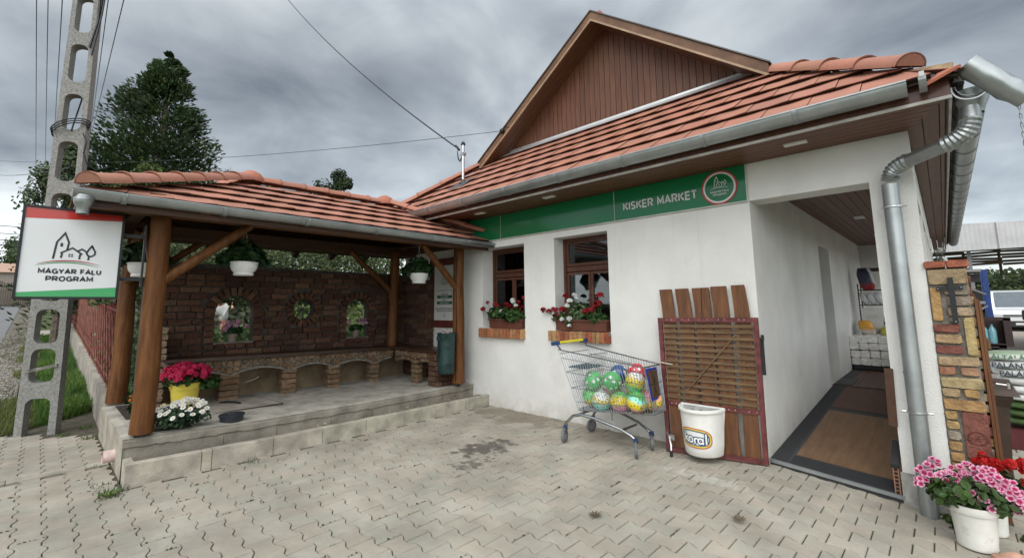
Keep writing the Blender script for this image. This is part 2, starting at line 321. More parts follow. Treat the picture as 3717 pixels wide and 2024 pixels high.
# foliage ------------------------------------------------------------
def rdir():
    z = rv(-1,1); t = rv(0,2*pi); q = sqrt(1-z*z); return Vector((q*cos(t),q*sin(t),z))
def leaf(mb, p, nrm, r, col, asp=1.):
    n = nrm.normalized(); a = n.orthogonal().normalized(); a = Matrix.Rotation(rv(0,6.28),3,n) @ a; b = n.cross(a)
    P = [p-a*r, p-a*r*.35+b*r*.62*asp+n*r*.12, p+a*r*.55+b*r*.5*asp+n*r*.1, p+a*r-n*r*.15, p+a*r*.55-b*r*.5*asp+n*r*.1, p-a*r*.35-b*r*.62*asp+n*r*.12]
    mb.add(P, [(0,1,2,3),(0,3,4,5)], col)
def floret(mb, p, nrm, r, cols, n=5):
    nrm = nrm.normalized(); a = nrm.orthogonal().normalized(); a = Matrix.Rotation(rv(0,6.28),3,nrm) @ a; b = nrm.cross(a)
    cc, cm, ce = cols
    for k in range(n):
        t = 2*pi*k/n; d = a*cos(t)+b*sin(t); e = -a*sin(t)+b*cos(t)
        q0 = p+d*r*.12; q1 = p+d*r*.55+nrm*r*.1; q2 = p+d*r+nrm*r*rv(0,.25)
        o = len(mb.v)
        mb.add([q0-e*r*.1,q0+e*r*.1],[],cc); mb.add([q1-e*r*.42,q1+e*r*.42],[],cm); mb.add([q2-e*r*.36,q2+e*r*.36],[],ce)
        mb.f += [(o,o+1,o+3,o+2),(o+2,o+3,o+5,o+4)]
def head(mb, c, r, cols, nf=14, fr=.45):
    c = Vector(c)
    for i in range(nf):
        d = rdir(); d.z = abs(d.z)*.9-.1 if random.random() < .8 else d.z
        floret(mb, c+d*r*.75, d+Vector((0,0,.15)), r*fr*rv(.85,1.15), tuple(tint(x,.12) for x in cols))
def clump(mb, c, rad, n, r, cols, up=.5, shell=.5):
    c = Vector(c)
    for i in range(n):
        d = rdir(); k = rv(shell,1)
        p = c+Vector((d.x*rad[0],d.y*rad[1],d.z*rad[2]))*k
        leaf(mb, p, d+Vector((0,0,up))+rdir()*.5, r*rv(.7,1.3), tint(random.choice(cols),.3,.06))
GER = [(.035,.085,.018),(.05,.11,.024),(.025,.06,.014)]
# ================================================================== GROUND
def gz(x, y):
    z = 0.
    if x > 0: z -= .1*min(x,1.25)
    if x < -6.9: z += .05*min(-6.9-x, 120)
    return z
mb = MB(); xs = [-400,-200,-127,-60,-40,-30,-25]+[-20+i*.5 for i in range(60)]+[10,14,20,40,90,400]; ys = [-60,-20,-10,-7,-5,-4,-3,-2,-1,0,1,2,3,5,8,12,20,40,100,400]
for y in ys:
    for x in xs: mb.v.append(Vector((x,y,gz(x,y)-.06))); mb.c.append((1,1,1))
nx = len(xs)
for j in range(len(ys)-1):
    for i in range(nx-1): mb.f.append((j*nx+i,j*nx+i+1,(j+1)*nx+i+1,(j+1)*nx+i))
grassground = mat('grass_ground', (.075,.095,.028), rough=1, col2=(.035,.055,.012), vs=5, bump=1, bs=60, dirt=((.15,.13,.09), 1.3, .58, .75))
struct('ground', mb, grassground, smooth=True)
def strip(name, P, m, dz, n=40):
    """sheet between two edge polylines given as (xa,ya,xb,yb) stations, following the ground"""
    mb = MB()
    for i in range(len(P)):
        a = P[i]; 
        mb.v += [Vector((a[0],a[1],gz(a[0],a[1])+dz)), Vector((a[2],a[3],gz(a[2],a[3])+dz))]; mb.c += [(1,1,1)]*2
    for i in range(len(P)-1): mb.f.append((2*i,2*i+1,2*i+3,2*i+2))
    return struct(name, mb, m)
asph = mat('asphalt', (.17,.17,.17), rough=.95, var=.08, vs=30, bump=.4, bs=120, dirt=((.10,.10,.10), .8, .55, .9))
xsL = [-6.6,-8,-10,-14,-18,-22.7,-30,-40,-60,-90,-126]
strip('road', [(x,-9.8-.02*(-x-6),x,-5.42-.0065*(-x-22)) for x in xsL], asph, .0)
grav = mat('gravel', (.19,.165,.135), rough=1, col2=(.08,.068,.055), vs=28, bump=1, bs=45, det=2)
strip('gravel_path', [(x,-5.42-.0065*(-x-22),x,-4.86+.0035*(-x-7)) for x in xsL], grav, -.012)
strip('driveway', [(-20.1,-4.8,-22.2,-4.8),(-20.1,-4.05,-22.2,-4.05)], mat('driveway_concrete',(.34,.31,.27),rough=.95,vs=4), .0)
# asphalt / paved yard behind on the right
mb = MB(); mb.add([(1.2,5,-.137),(30,5,-.137),(30,60,-.137),(1.2,60,-.137)],[(0,1,2,3)])
struct('yard', mb, mat('yard_paving',(.30,.26,.22),rough=.95,var=.15,vs=8,bump=.5,bs=30))
# pavers ---------------------------------------------------------------
PL, PW = .198, .143
pav = mat('paver_concrete', (.360,.332,.278), rough=.92, var=.08, vs=2.2, bump=.75, bs=140, attr=True, dirt=((.17,.15,.12), 1.5, .46, .95))
def paver_extra():
    n = pav.node_tree.nodes; l = pav.node_tree.links; b = n['Principled BSDF']
    src = b.inputs['Base Color'].links[0].from_socket
    tc = n.new('ShaderNodeTexCoord')
    def spot(cx, cy, rx, ry, col, base, sc, last, amt=.85):
        mp = n.new('ShaderNodeMapping'); l.new(tc.outputs['Object'], mp.inputs[0])
        mp.inputs['Location'].default_value = (-cx/rx,-cy/ry,0); mp.inputs['Scale'].default_value = (1/rx,1/ry,0)
        ln = n.new('ShaderNodeVectorMath'); ln.operation = 'LENGTH'; l.new(mp.outputs[0], ln.inputs[0])
        nz = n.new('ShaderNodeTexNoise'); nz.inputs['Scale'].default_value = sc; nz.inputs['Detail'].default_value = 6; nz.inputs['Roughness'].default_value = .58
        l.new(tc.outputs['Object'], nz.inputs['Vector'])
        s = n.new('ShaderNodeMath'); s.operation = 'MULTIPLY_ADD'; l.new(nz.outputs[0], s.inputs[0]); s.inputs[1].default_value = 2.4; s.inputs[2].default_value = base
        d = n.new('ShaderNodeMath'); d.operation = 'SUBTRACT'; l.new(s.outputs[0], d.inputs[0]); l.new(ln.outputs['Value'], d.inputs[1])
        r = n.new('ShaderNodeMapRange'); l.new(d.outputs[0], r.inputs[0]); r.inputs['From Min'].default_value = .0; r.inputs['From Max'].default_value = .26; r.inputs['To Max'].default_value = amt
        mm = n.new('ShaderNodeMix'); mm.data_type = 'RGBA'; l.new(r.outputs[0], mm.inputs[0]); l.new(last, mm.inputs[6]); mm.inputs[7].default_value = (*col,1)
        return mm.outputs[2]
    last = spot(-2.30,-1.42,.38,.60,(.075,.064,.053),-.60,8.5,src,.85)
    last = spot(-2.02,-1.85,.42,.75,(.10,.085,.07),-.90,13,last,.8)
    last = spot(-.3,-.75,.75,.22,(.50,.47,.41),-.70,13,last,.6)
    last = spot(-3.0,-.22,.8,.35,(.15,.115,.08),-.2,4,last,.5)
    nz = n.new('ShaderNodeTexNoise'); nz.inputs['Scale'].default_value = 26; nz.inputs['Detail'].default_value = 1; l.new(tc.outputs['Object'], nz.inputs['Vector'])
    r = n.new('ShaderNodeMapRange'); l.new(nz.outputs[0], r.inputs[0]); r.inputs['From Min'].default_value = .79; r.inputs['From Max'].default_value = .82; r.inputs['To Max'].default_value = .7
    mm = n.new('ShaderNodeMix'); mm.data_type = 'RGBA'; l.new(r.outputs[0], mm.inputs[0]); l.new(last, mm.inputs[6]); mm.inputs[7].default_value = (.07,.06,.05,1)
    l.new(mm.outputs[2], b.inputs['Base Color'])
paver_extra()
AMP = .0135
BB = [(0,-1),(.13,-1),(.39,1),(.61,1),(.87,-1),(1,-1)]; BT = [(0,1),(.11,1),(.37,-1),(.63,-1),(.89,1),(1,1)]
def inpave(x, y):
    if x > 3.9 or y < -5.6: return False
    if y > -4.13 and y < .02: 
        if x > -3.74 and (x < -.02 or y < -.03): return True
        return x > 1.25 or (x > 0 and y < -.02)
    if y <= -4.13 and x > -4.60: return True
    if x < -4.74 and y < -4.13: return x > -6.80+(-y-4.9)*-.97 if y > -4.95 else x > -6.83
    return y >= .02 and x > 1.46 and y < 5
mb = MB(); jm = MB(); tufts = MB()
i0 = int(-8.2/PL); i1 = int(4/PL); j0 = int(-5.7/PW); j1 = int(5/PW)
for j in range(j0, j1):
    for i in range(i0, i1):
        x0 = i*PL+(j%2)*PL/2; y0 = j*PW
        if not inpave(x0+PL/2, y0+PW/2): continue
        g = .0033; ox,oy = rv(-.001,.001),rv(-.0012,.0012); dz = rv(-.0018,.0018); ta, tb = rv(-.008,.008), rv(-.008,.008)
        # outline: bottom edge left to right then top edge right to left
        pts = []; sg_ = g/PL
        for u,v in BB: pts.append((x0+min(max(u,sg_),1-sg_)*PL, y0+v*AMP+g))
        for u,v in reversed(BT): pts.append((x0+min(max(u,sg_),1-sg_)*PL, y0+PW+v*AMP-g))
        cxm, cym = x0+PL/2, y0+PW/2; gz0 = gz(cxm, cym); n = len(pts); P = []
        for sc_, z in ((.955,0),(1,-.005),(1,-.03)):
            for (px,py) in pts:
                qx = cxm+(px-cxm)*sc_+ox; qy = cym+(py-cym)*sc_+oy
                P.append((qx,qy,gz(qx,qy)+z+dz+ta*(qx-cxm)+tb*(qy-cym)))
        F = [tuple(range(n))]+[(a+k*n,a+n+k*n,(a+1)%n+n+k*n,(a+1)%n+k*n) for k in (0,1) for a in range(n)]
        c = random.choice([(1,1,1),(1.0,.99,.965),(.97,.985,.97),(1.02,.985,.96),(1.0,.96,.935),(.96,.965,.95)]) 
        k = rv(.93,1.06); mb.add(P, F, tuple(min(1.3,q*k) for q in c))
        if random.random() < .17 and cxm > -4.5 and y0 < .1:
            for _ in range(random.randint(2,7)):
                q = rv(0,PW); leaf(tufts, Vector((x0+rv(-.004,.004), y0+q, gz0+.003)), Vector((rv(-.6,.6),rv(-.6,.6),1)), rv(.004,.012), tint((.05,.06,.02),.4))
pv = struct('paving', mb, pav)
struct('joint_weeds', tufts, leafm, kind='stuff')
mb = MB()
for (a,b,c,d) in ((-4.60,-5.7,4,-4.13),(-3.74,-4.13,0,0),(-7.75,-5.7,-4.72,-4.0),(0,-4.13,4,0),(1.3,0,4,5)):
    nx_ = max(2,int((c-a)/.25))
    for i in range(nx_):
        xa = a+(c-a)*i/nx_; xb = a+(c-a)*(i+1)/nx_
        mb.add([(xa,b,gz(xa,0)-.011),(xb,b,gz(xb,0)-.011),(xb,d,gz(xb,0)-.011),(xa,d,gz(xa,0)-.011)],[(0,1,2,3)])
struct('joint_bed', mb, mat('joint_sand', (.115,.10,.075), rough=1, col2=(.05,.046,.028), vs=9, bump=1, bs=80))
# flush kerb strip across the pavement
mb = MB(); y = -5.8
while y < -4.2:
    y2 = min(y+.5,-4.14); mb.box((-4.735,y+.002,-.05),(-4.605,y2-.003,.006), tint((.9,.88,.85),.05)); y = y2
struct('kerb', mb, conc)

# ================================================================== SHOP BUILDING
B = thing('shop_building', (-2.2,3,0), 'single storey white rendered shop with red tiled roof and brown boarded gable', 'shop')
fy = lambda u,v,w: (u, w, v)                     # vertical plate in the x/z plane, depth along +y
def rect(x0,z0,x1,z1): return [(x0,z0),(x1,z0),(x1,z1),(x0,z1)]
W1 = (-3.86,1.12,-2.985,2.33); W2 = (-2.44,1.12,-1.611,2.345)
mb = MB()
plate(mb, [[(-6.0,-.2),(0,-.2),(0,2.439),(.927,2.439),(.927,-.2),(1.207,-.2),(1.207,2.812),(-6.0,2.812)], rect(*W1), rect(*W2)], .28, fy)
px_ = lambda u,v,w: (w-.28, u, v)                # plate in the y/z plane, passage wall
plate(mb, [[(.281,-.2),(8.2,-.2),(8.2,2.80),(.281,2.80)], rect(3.26,.2,4.09,2.29)], .28, px_)
mb.box((0,8.0,-.2),(1.2,8.2,2.8)); mb.box((-6,.281,-.2),(-5.8,9,2.8)); mb.box((-6,9,-.2),(1.2,9.2,2.8))
mb.box((-5.8,3.0,-.2),(-.281,3.1,2.8))           # back wall of the front room
# outer wall of the passage: parapet and posts with open glazing between
mb.box((1.0,.281,-.2),(1.203,8.0,1.05)); mb.box((1.0,.281,2.35),(1.203,8.0,2.8))
for y in (1.6,3.2,4.8,6.4): mb.box((1.002,y,1.05),(1.201,y+.25,2.35))
mb.build('wall', stucco, B, recalc=True)
mb = MB(); mb.box((.915,-.012,-.2),(1.225,-.001,.14)); mb.box((1.208,-.01,-.2),(1.222,.28,.13)); mb.build('plinth', plinthm, B)
# room inside
mb = MB(); mb.box((-5.8,.281,-.1),(-.281,3.0,.02), (.30,.27,.24)); mb.build('room_floor', matte, B)
mb = MB(); mb.box((-5.79,.282,2.70),(-.282,2.99,2.74), (.5,.5,.48)); mb.build('room_ceiling', matte, B)
# ---- ramp floor in the passage
mb = MB()
def rz_(y): return .06+.062*min(y,3.3)
nseg = 40
def rzx(x,y): return rz_(y)-.015-.088*x*max(0,1-y/3.3)
def deck(mb, x0, x1, y0, y1, dz, col, th=.02):
    ny_ = max(1,round((y1-y0)/.15)); nx_ = max(1,round((x1-x0)/.1))
    for a in range(ny_):
        for b in range(nx_):
            xa,xb = x0+(x1-x0)*b/nx_,x0+(x1-x0)*(b+1)/nx_; ya,yb = y0+(y1-y0)*a/ny_,y0+(y1-y0)*(a+1)/ny_
            mb.add([(x,y,rzx(x,y)+dz) for x,y in ((xa,ya),(xb,ya),(xb,yb),(xa,yb))],[(0,1,2,3)],col)
deck(mb, .003,.998,.0,3.3,0,(.055,.056,.06)); mb.box((.003,3.3,.2),(.998,8,rz_(4)), (.06,.06,.06)); mb.add([(.003,-.004,-.15),(.92,-.004,-.15),(.92,-.004,-.04),(.003,-.004,.043)],[(0,1,2,3)],(.05,.05,.05))
mb.build('passage_floor', matte, B)
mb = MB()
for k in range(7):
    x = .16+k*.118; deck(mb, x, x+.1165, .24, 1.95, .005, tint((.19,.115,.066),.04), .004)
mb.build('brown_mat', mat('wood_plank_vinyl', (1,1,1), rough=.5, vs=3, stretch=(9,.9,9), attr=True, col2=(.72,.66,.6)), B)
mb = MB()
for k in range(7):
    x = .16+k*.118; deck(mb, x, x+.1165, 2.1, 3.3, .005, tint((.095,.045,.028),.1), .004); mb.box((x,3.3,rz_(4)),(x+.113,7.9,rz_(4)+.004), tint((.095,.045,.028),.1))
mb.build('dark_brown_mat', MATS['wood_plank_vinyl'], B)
mb = MB()
for k in range(8): deck(mb, .01+k*.016,.02+k*.016, .01, 3.2, .006, (.038,.039,.042), .004)
for k in range(12): deck(mb, .15,.91, .015+k*.017,.025+k*.017, .006, (.036,.037,.04), .004)
mb.build('ribbed_rubber_strip', matte, B)
mb = MB(); mb.bar((.003,-.012,.034),(.925,-.012,-.048),.02,.028); mb.build('metal_threshold', zinc, B)
mb = MB(); mb.box((-.2,3.27,.2),(-.16,4.08,2.28),(.16,.15,.14)); mb.build('side_door', matte, B)
mb = MB(); mb.box((0.001,2.89,1.46),(.012,2.97,1.56),(.75,.75,.73)); mb.box((.012,2.905,1.485),(.018,2.955,1.535),(.82,.82,.80)); mb.build('light_switch', paintc, B)
mb = MB(); mb.box((.02,3.35,.262),(.22,4.0,.275)); mb.build('door_mat', black, B)
# ---- boarded ceiling of passage + soffit
def boards(mb, x0,x1,y0,y1,z,along,wd,colf,clip=None,dz=.004,th=.018):
    if along == 'x':
        y = y0
        while y < y1-.001:
            yb = min(y+wd, y1); xa,xb = x0,x1
            if clip: xa0,xb0 = clip(y); xa1,xb1 = clip(yb-.006)
            else: xa0=xa1=x0; xb0=xb1=x1
            mb.add([(xa0,y,z),(xb0,y,z),(xb1,yb-.006,z),(xa1,yb-.006,z),(xa0,y,z+th),(xb0,y,z+th),(xb1,yb-.006,z+th),(xa1,yb-.006,z+th)],
              [(0,3,2,1),(4,5,6,7),(0,1,5,4),(1,2,6,5),(2,3,7,6),(3,0,4,7)], colf()); y += wd
    else:
        x = x0
        while x < x1-.001:
            xb = min(x+wd, x1)
            if clip: ya0,yb0 = clip(x); ya1,yb1 = clip(xb-.006)
            else: ya0=ya1=y0; yb0=yb1=y1
            mb.add([(x,ya0,z),(xb-.006,ya1,z),(xb-.006,yb1,z),(x,yb0,z),(x,ya0,z+th),(xb-.006,ya1,z+th),(xb-.006,yb1,z+th),(x,yb0,z+th)],
              [(0,3,2,1),(4,5,6,7),(0,1,5,4),(1,2,6,5),(2,3,7,6),(3,0,4,7)], colf()); x += wd
sc = lambda: tint((.150,.066,.038),.12)
mb = MB(); boards(mb, -6.0,1.43,-.585,.0,2.812,'x',.096,sc, clip=lambda y: (-6.0, 1.43-(y+.585)*.38)); mb.build('soffit', soffm, B)
mb = MB(); boards(mb, 1.207,1.43,0,12,2.812,'y',.0955,sc, clip=lambda x: (-.585+(1.43-x)/.38, 12)); mb.build('soffit', soffy, B)
mb = MB(); boards(mb, 0,1.0,.28,8,2.70,'y',.0955,sc); mb.build('passage_ceiling', soffy, B)
mb = MB(); mb.box((-6.05,-.60,2.83),(1.45,9,2.85),(.1,.08,.07)); mb.build('roof_underlay', matte, B)
mb = MB(); mb.bar((-6.0,-.603,2.812),(1.452,-.603,2.812),.016,.022); mb.bar((1.452,-.603,2.812),(1.452,12,2.812),.016,.022); mb.build('soffit_trim', mat('pale_trim',(.45,.43,.40),rough=.5), B)
mb = MB(); mb.box((-6.02,-.612,2.824),(1.452,-.59,2.945)); mb.box((1.436,-.59,2.824),(1.458,12,2.945)); mb.build('fascia', framew, B)
def lamp(x,y,z,lx,ly):
    m_ = MB(); m_.box((x-lx,y-ly,z-.012),(x+lx,y+ly,z+.001)); o = m_.build('ceiling_light', white, B)
    m_ = MB(); m_.box((x-lx*.8,y-ly*.8,z-.0135),(x+lx*.8,y+ly*.8,z-.011),(.72,.74,.72)); m_.build('diffuser', paintc, o)
for x,y in ((.49,-.337),(-2.205,-.376),(-3.55,-.33),(-4.3,-.33)): lamp(x,y,2.812,.085,.036)
lamp(.49,3.65,2.70,.06,.12); lamp(.5,6.2,2.70,.06,.12)
# ---- windows
def window(Wr, yrec, left_off):
    x0,z0,x1,z1 = Wr; x0 += left_off; z0 += .0
    f = 0.042; m_ = MB()
    plate(m_, [rect(x0,z0,x1,z1), rect(x0+f,z0+f,x1-f,z1-f)], .07, lambda u,v,w: (u,yrec+w,v))
    zt = z0+(z1-z0)*.66; xm = (x0+x1)/2
    o = m_.build('window', framew, B, recalc=True)
    m_ = MB(); m_.box((x0+f,yrec+.012,zt-.035),(x1-f,yrec+.06,zt+.03)); m_.bar((x0+f,yrec+.004,zt+.042),(x1-f,yrec+.004,zt+.042),.02,.012); m_.build('transom', framew, o)
    for a,b,c,d,nm in ((x0+f,z0+f,xm+.01,zt-.045,'casement'),(xm-.01+.02,z0+f,x1-f,zt-.045,'casement'),(x0+f,zt+.04,x1-f,z1-f,'top_light')):
        m_ = MB(); q = .036
        plate(m_, [rect(a+.002,b+.002,c-.002,d-.002), rect(a+q,b+q,c-q,d-q)], .045, lambda u,v,w: (u,yrec+.016+w,v)); m_.build(nm, framew, o, recalc=True)
        m_ = MB(); m_.box((a+q-.004,yrec+.03,b+q-.004),(c-q+.004,yrec+.034,d-q+.004)); m_.build('pane', glass, o)
    return o
window(W1, .22, .0); window(W2, .2, .0)
mb = MB()
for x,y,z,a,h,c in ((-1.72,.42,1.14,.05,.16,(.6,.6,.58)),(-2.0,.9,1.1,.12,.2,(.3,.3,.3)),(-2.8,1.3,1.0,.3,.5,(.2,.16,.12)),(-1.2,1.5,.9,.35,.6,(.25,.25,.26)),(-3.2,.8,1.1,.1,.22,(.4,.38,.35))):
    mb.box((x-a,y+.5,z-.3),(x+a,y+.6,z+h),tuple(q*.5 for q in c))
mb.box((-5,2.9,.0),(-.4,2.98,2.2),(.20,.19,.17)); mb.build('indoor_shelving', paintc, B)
for (x0,x1,zt,zb) in ((-3.895,-2.98,1.118,.985),(-2.525,-1.605,1.118,.99)):
    m_ = MB(); n = 13; x = x0; m2 = MB(); m2.box((x0+.006,-.055,zb+.004),(x1-.006,.18,zt-.006)); 
    while x < x1-.02:
        wd = min(rv(.058,.075), x1-x); c = random.choice([(.36,.13,.06),(.42,.20,.09),(.45,.27,.12),(.33,.10,.05),(.40,.16,.075)])
        m_.brick((x+wd/2,.05,(zt+zb)/2),(wd/2-.004,0,0),(0,.115,0),(0,0,(zt-zb)/2),tint(c,.15),.006,.003); x += wd
    o = m_.build('window_sill', brickm, B); m2.build('sill_mortar', mortarl, o)
# ---- roof tiles
TILE = [(.39,.172,.116),(.38,.163,.108),(.41,.185,.128),(.365,.162,.110),(.39,.176,.120),(.36,.165,.118)]
def tiles(mb, O, U, V, Nn, vmax, lo, hi, ex=.31, tw=.33, start=0):
    """rows of flat interlocking tiles on the plane O+u*U+v*V; lo(v), hi(v) bound each row; front edges are thick"""
    O,U,V,Nn = map(Vector,(O,U,V,Nn)); r = 0; v0 = start
    while v0 < vmax-.04:
        v1 = min(v0+ex, vmax); ul,uh = min(lo(v0),lo(v1)),max(hi(v0),hi(v1)); k = math.floor(ul/tw)-1; off = (r%2)*tw/2
        while k*tw+off < uh:
            ua = k*tw+off+.002; ub = ua+tw-.004; nseg = 8; P = []; F = []; cnt = 0
            jz = rv(-.0025,.0025); col = tint(random.choice(TILE),.07,.03)
            us = [ua+(ub-ua)*i/nseg for i in range(nseg+1)]
            for i,u in enumerate(us):
                t = i/nseg; hgt = .043+jz+.0028*cos(2*pi*t)+.004*t
                a = min(max(u,lo(v0)),hi(v0)); b = min(max(u,lo(v1)),hi(v1))
                P += [O+U*a+V*(v0-.012)+Nn*hgt, O+U*b+V*(v1+.02)+Nn*(hgt-.035), O+U*a+V*(v0-.011)+Nn*(hgt-.007), O+U*a+V*(v0+.03)+Nn*(-.004)]
            o = len(mb.v)
            wv = [(P[4*i]-P[4*i+4]).length+(P[4*i+1]-P[4*i+5]).length for i in range(nseg)]
            if sum(wv) > .02:
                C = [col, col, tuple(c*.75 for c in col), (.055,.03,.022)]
                for i in range(nseg+1):
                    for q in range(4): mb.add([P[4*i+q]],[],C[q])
                # separate dark lip so that the tile colour does not bleed into it
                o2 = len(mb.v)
                for i in range(nseg+1): mb.add([P[4*i+2],P[4*i+3]],[],(.045,.026,.020))  # near-black covers the dark tile edge and paints in the shadow below it
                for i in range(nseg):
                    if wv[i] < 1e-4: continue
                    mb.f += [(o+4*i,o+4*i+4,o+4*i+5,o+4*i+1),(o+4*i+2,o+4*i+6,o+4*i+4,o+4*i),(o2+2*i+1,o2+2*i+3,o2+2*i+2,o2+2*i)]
            k += 1
        v0 += ex; r += 1
def caps(mb, A, Bp, n, r=.105, up=Vector((0,0,1)), last=True):
    """overlapping half round ridge tiles from A (low) to Bp (high)"""
    A = Vector(A); Bp = Vector(Bp); d = (Bp-A)/n; dn = d.normalized(); side = dn.cross(up).normalized(); upn = side.cross(dn)
    for i in range(n):
        p0 = A+d*i-dn*.02; p1 = A+d*(i+1)+dn*.05; col = tint(random.choice(TILE),.05,.02); P = []; F = []; m = 14
        prof = [(0,r,.006),(.045,r*1.04,.008),(.055,r*.985,.002),(1,r*.93,-.006)]
        for t,rr,dz in prof:
            c = p0+(p1-p0)*t+upn*dz
            for k in range(m+1):
                a = pi*k/m; P.append(c+side*cos(a)*rr+upn*(sin(a)*rr*.82))
        for j in range(len(prof)-1):
            for k in range(m): F.append((j*(m+1)+k,j*(m+1)+k+1,(j+1)*(m+1)+k+1,(j+1)*(m+1)+k))
        mb.add(P,F,col)
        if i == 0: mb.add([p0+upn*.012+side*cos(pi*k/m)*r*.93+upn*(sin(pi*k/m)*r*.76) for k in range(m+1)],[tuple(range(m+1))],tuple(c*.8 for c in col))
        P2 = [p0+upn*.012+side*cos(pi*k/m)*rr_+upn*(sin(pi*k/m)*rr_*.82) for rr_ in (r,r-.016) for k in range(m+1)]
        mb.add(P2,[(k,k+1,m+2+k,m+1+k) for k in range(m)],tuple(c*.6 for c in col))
K = .75; ce = 1/sqrt(1+K*K)
EY, EZ = -.68, 2.935; EL, ER = -6.02, 1.50
Vd = Vector((0,1,K)).normalized(); Nd = Vector((0,-K,1)).normalized()
def yv(v): return v*ce
XR = -2.08; ZR = 5.69; KLt = (ZR-EZ)/(XR-EL); KRt = (ZR-EZ)/(ER-XR)
mb = MB()
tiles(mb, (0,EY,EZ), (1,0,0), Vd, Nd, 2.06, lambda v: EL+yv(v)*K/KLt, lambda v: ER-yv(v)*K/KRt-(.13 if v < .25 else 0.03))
# side slopes up to the main ridge
slr = (ER-XR)*sqrt(1+KRt**2); sll = (XR-EL)*sqrt(1+KLt**2)
Vr = Vector((-1,0,KRt)).normalized(); Nr = Vector((KRt,0,1)).normalized(); Vl = Vector((1,0,KLt)).normalized(); Nl = Vector((-KLt,0,1)).normalized()
def hip_y(v): return EY+yv(v) if yv(v) < 1.25 else .60
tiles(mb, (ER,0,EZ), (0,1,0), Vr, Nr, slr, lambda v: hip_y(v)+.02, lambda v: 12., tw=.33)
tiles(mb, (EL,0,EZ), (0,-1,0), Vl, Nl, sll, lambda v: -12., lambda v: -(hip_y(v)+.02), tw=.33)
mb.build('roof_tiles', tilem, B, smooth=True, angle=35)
mb = MB()                                           # closed deck under the tiles
dk = (.06,.04,.03); q = .012
mb.add([(EL,EY,EZ-q),(ER,EY,EZ-q),(ER-1.62,EY+1.62,EZ+1.62*K-q),(EL+1.62,EY+1.62,EZ+1.62*K-q)],[(0,1,2,3)],dk)
for X_ in (EL,ER): mb.add([(X_,EY,EZ-q),(X_,12,EZ-q),(XR,12,ZR-q),(XR,.62,ZR-q),(X_+(1.3 if X_ < 0 else -1.3),.62,EZ+1.3*K-q)],[(0,1,2,3,4)],dk)
mb.build('roof_deck', matte, B)
mb = MB(); hz = .055
A = Vector((ER-.24,EY+.23,EZ+.23*K+.045)); A2 = Vector((ER-1.33*K/KRt,EY+1.33,EZ+1.33*K+.03)); caps(mb, A, A2, 4, r=.115)
mb.build('hip_caps', tilem, B, smooth=True); mb = MB()
caps(mb, (EL,EY,EZ+hz), (EL+1.42*K/KLt,EY+1.42,EZ+1.42*K+hz), 5)
mb.build('hip_caps', tilem, B, smooth=True)
# ---- gable
GY = .93; AX = (-2.07,5.66)
gxL,gxR = -4.12,-.12; gz_ = EZ+(GY-EY)*K
mb = MB(); n = 44
for i in range(n):
    xa = gxL+(gxR-gxL)*i/n; xb = gxL+(gxR-gxL)*(i+1)/n-.007
    top = lambda x: 5.66-(AX[0]-x)*.70 if x < AX[0] else 5.66-(x-AX[0])*.755
    za,zb = top(xa),top(xb)
    if max(za,zb) < gz_+.02: continue
    c = tint((.140,.060,.034),.13,.03); z0 = gz_-.02
    P = [(xa,GY,z0),(xb,GY,z0),(xb,GY,max(zb,z0)),(xa,GY,max(za,z0)),(xa,GY+.02,z0),(xb,GY+.02,z0),(xb,GY+.02,max(zb,z0)),(xa,GY+.02,max(za,z0))]
    if xa < AX[0] < xb: P = P
    mb.add(P,[(0,1,2,3),(4,7,6,5),(1,5,6,2),(0,3,7,4)],c)
mb.build('gable_boards', gablew, B)
mb = MB(); mb.add([(gxL-.1,GY+.025,gz_-.1),(gxR+.1,GY+.025,gz_-.1),(AX[0],GY+.025,5.60)],[(0,1,2)],(.03,.018,.012)); mb.build('gable_backing', matte, B)
FY = .56
def rake(mb, x0, z0, x1, z1, w, y0, y1, dn=0, col=None):
    d = Vector((x1-x0,z1-z0)).normalized(); nn = Vector((-d.y,d.x)) if d.x > 0 else Vector((d.y,-d.x))
    P = [(x0,z0-dn),(x1,z1-dn),(x1,z1-dn-w),(x0,z0-dn-w)]
    mb.add([(a,y,b) for y in (y0,y1) for a,b in P],[(0,1,2,3),(7,6,5,4),(0,4,5,1),(1,5,6,2),(2,6,7,3),(3,7,4,0)],col)
AZ = 5.765; AX = (-2.09,5.66)
EndL = (-4.56, 4.02); EndR = (.15, 4.045)
mb = MB(); rake(mb, EndL[0],EndL[1],AX[0],AZ,.15,FY,FY+.03); rake(mb, EndR[0],EndR[1],AX[0],AZ,.15,FY,FY+.03); mb.build('barge_boards', barge, B)
mb = MB(); rake(mb, EndL[0],EndL[1],AX[0],AZ,.03,FY-.012,FY+.0,.128); rake(mb, EndR[0],EndR[1],AX[0],AZ,.03,FY-.012,FY+.0,.128)
mb.build('barge_trim', mat('pale_wood_edge',(.32,.22,.14),rough=.5), B)
mb = MB(); rake(mb, EndL[0]-.02,EndL[1]+.012,AX[0],AZ+.016,.018,FY-.02,FY+.5,0); rake(mb, EndR[0]+.02,EndR[1]+.012,AX[0],AZ+.016,.018,FY-.02,FY+.5,0); mb.build('verge_flashing', mat('dark_tin',(.12,.11,.10),rough=.4,metal=.6), B)
mb = MB()                                           # boarded underside of the overhang
for (ex_,ez_) in (EndL,EndR):
    for k in range(3):
        ya = FY+.03+k*.118; rake(mb, ex_,ez_-.115,AX[0],AZ-.115,.02,ya,ya+.112,0,tint((.12,.055,.028),.1))
mb.build('gable_soffit', mat('gable_soffit_wood',(1,1,1),rough=.5,attr=True,var=.1,vs=5,stretch=(1,8,1)), B)
mb = MB(); zf = gz_
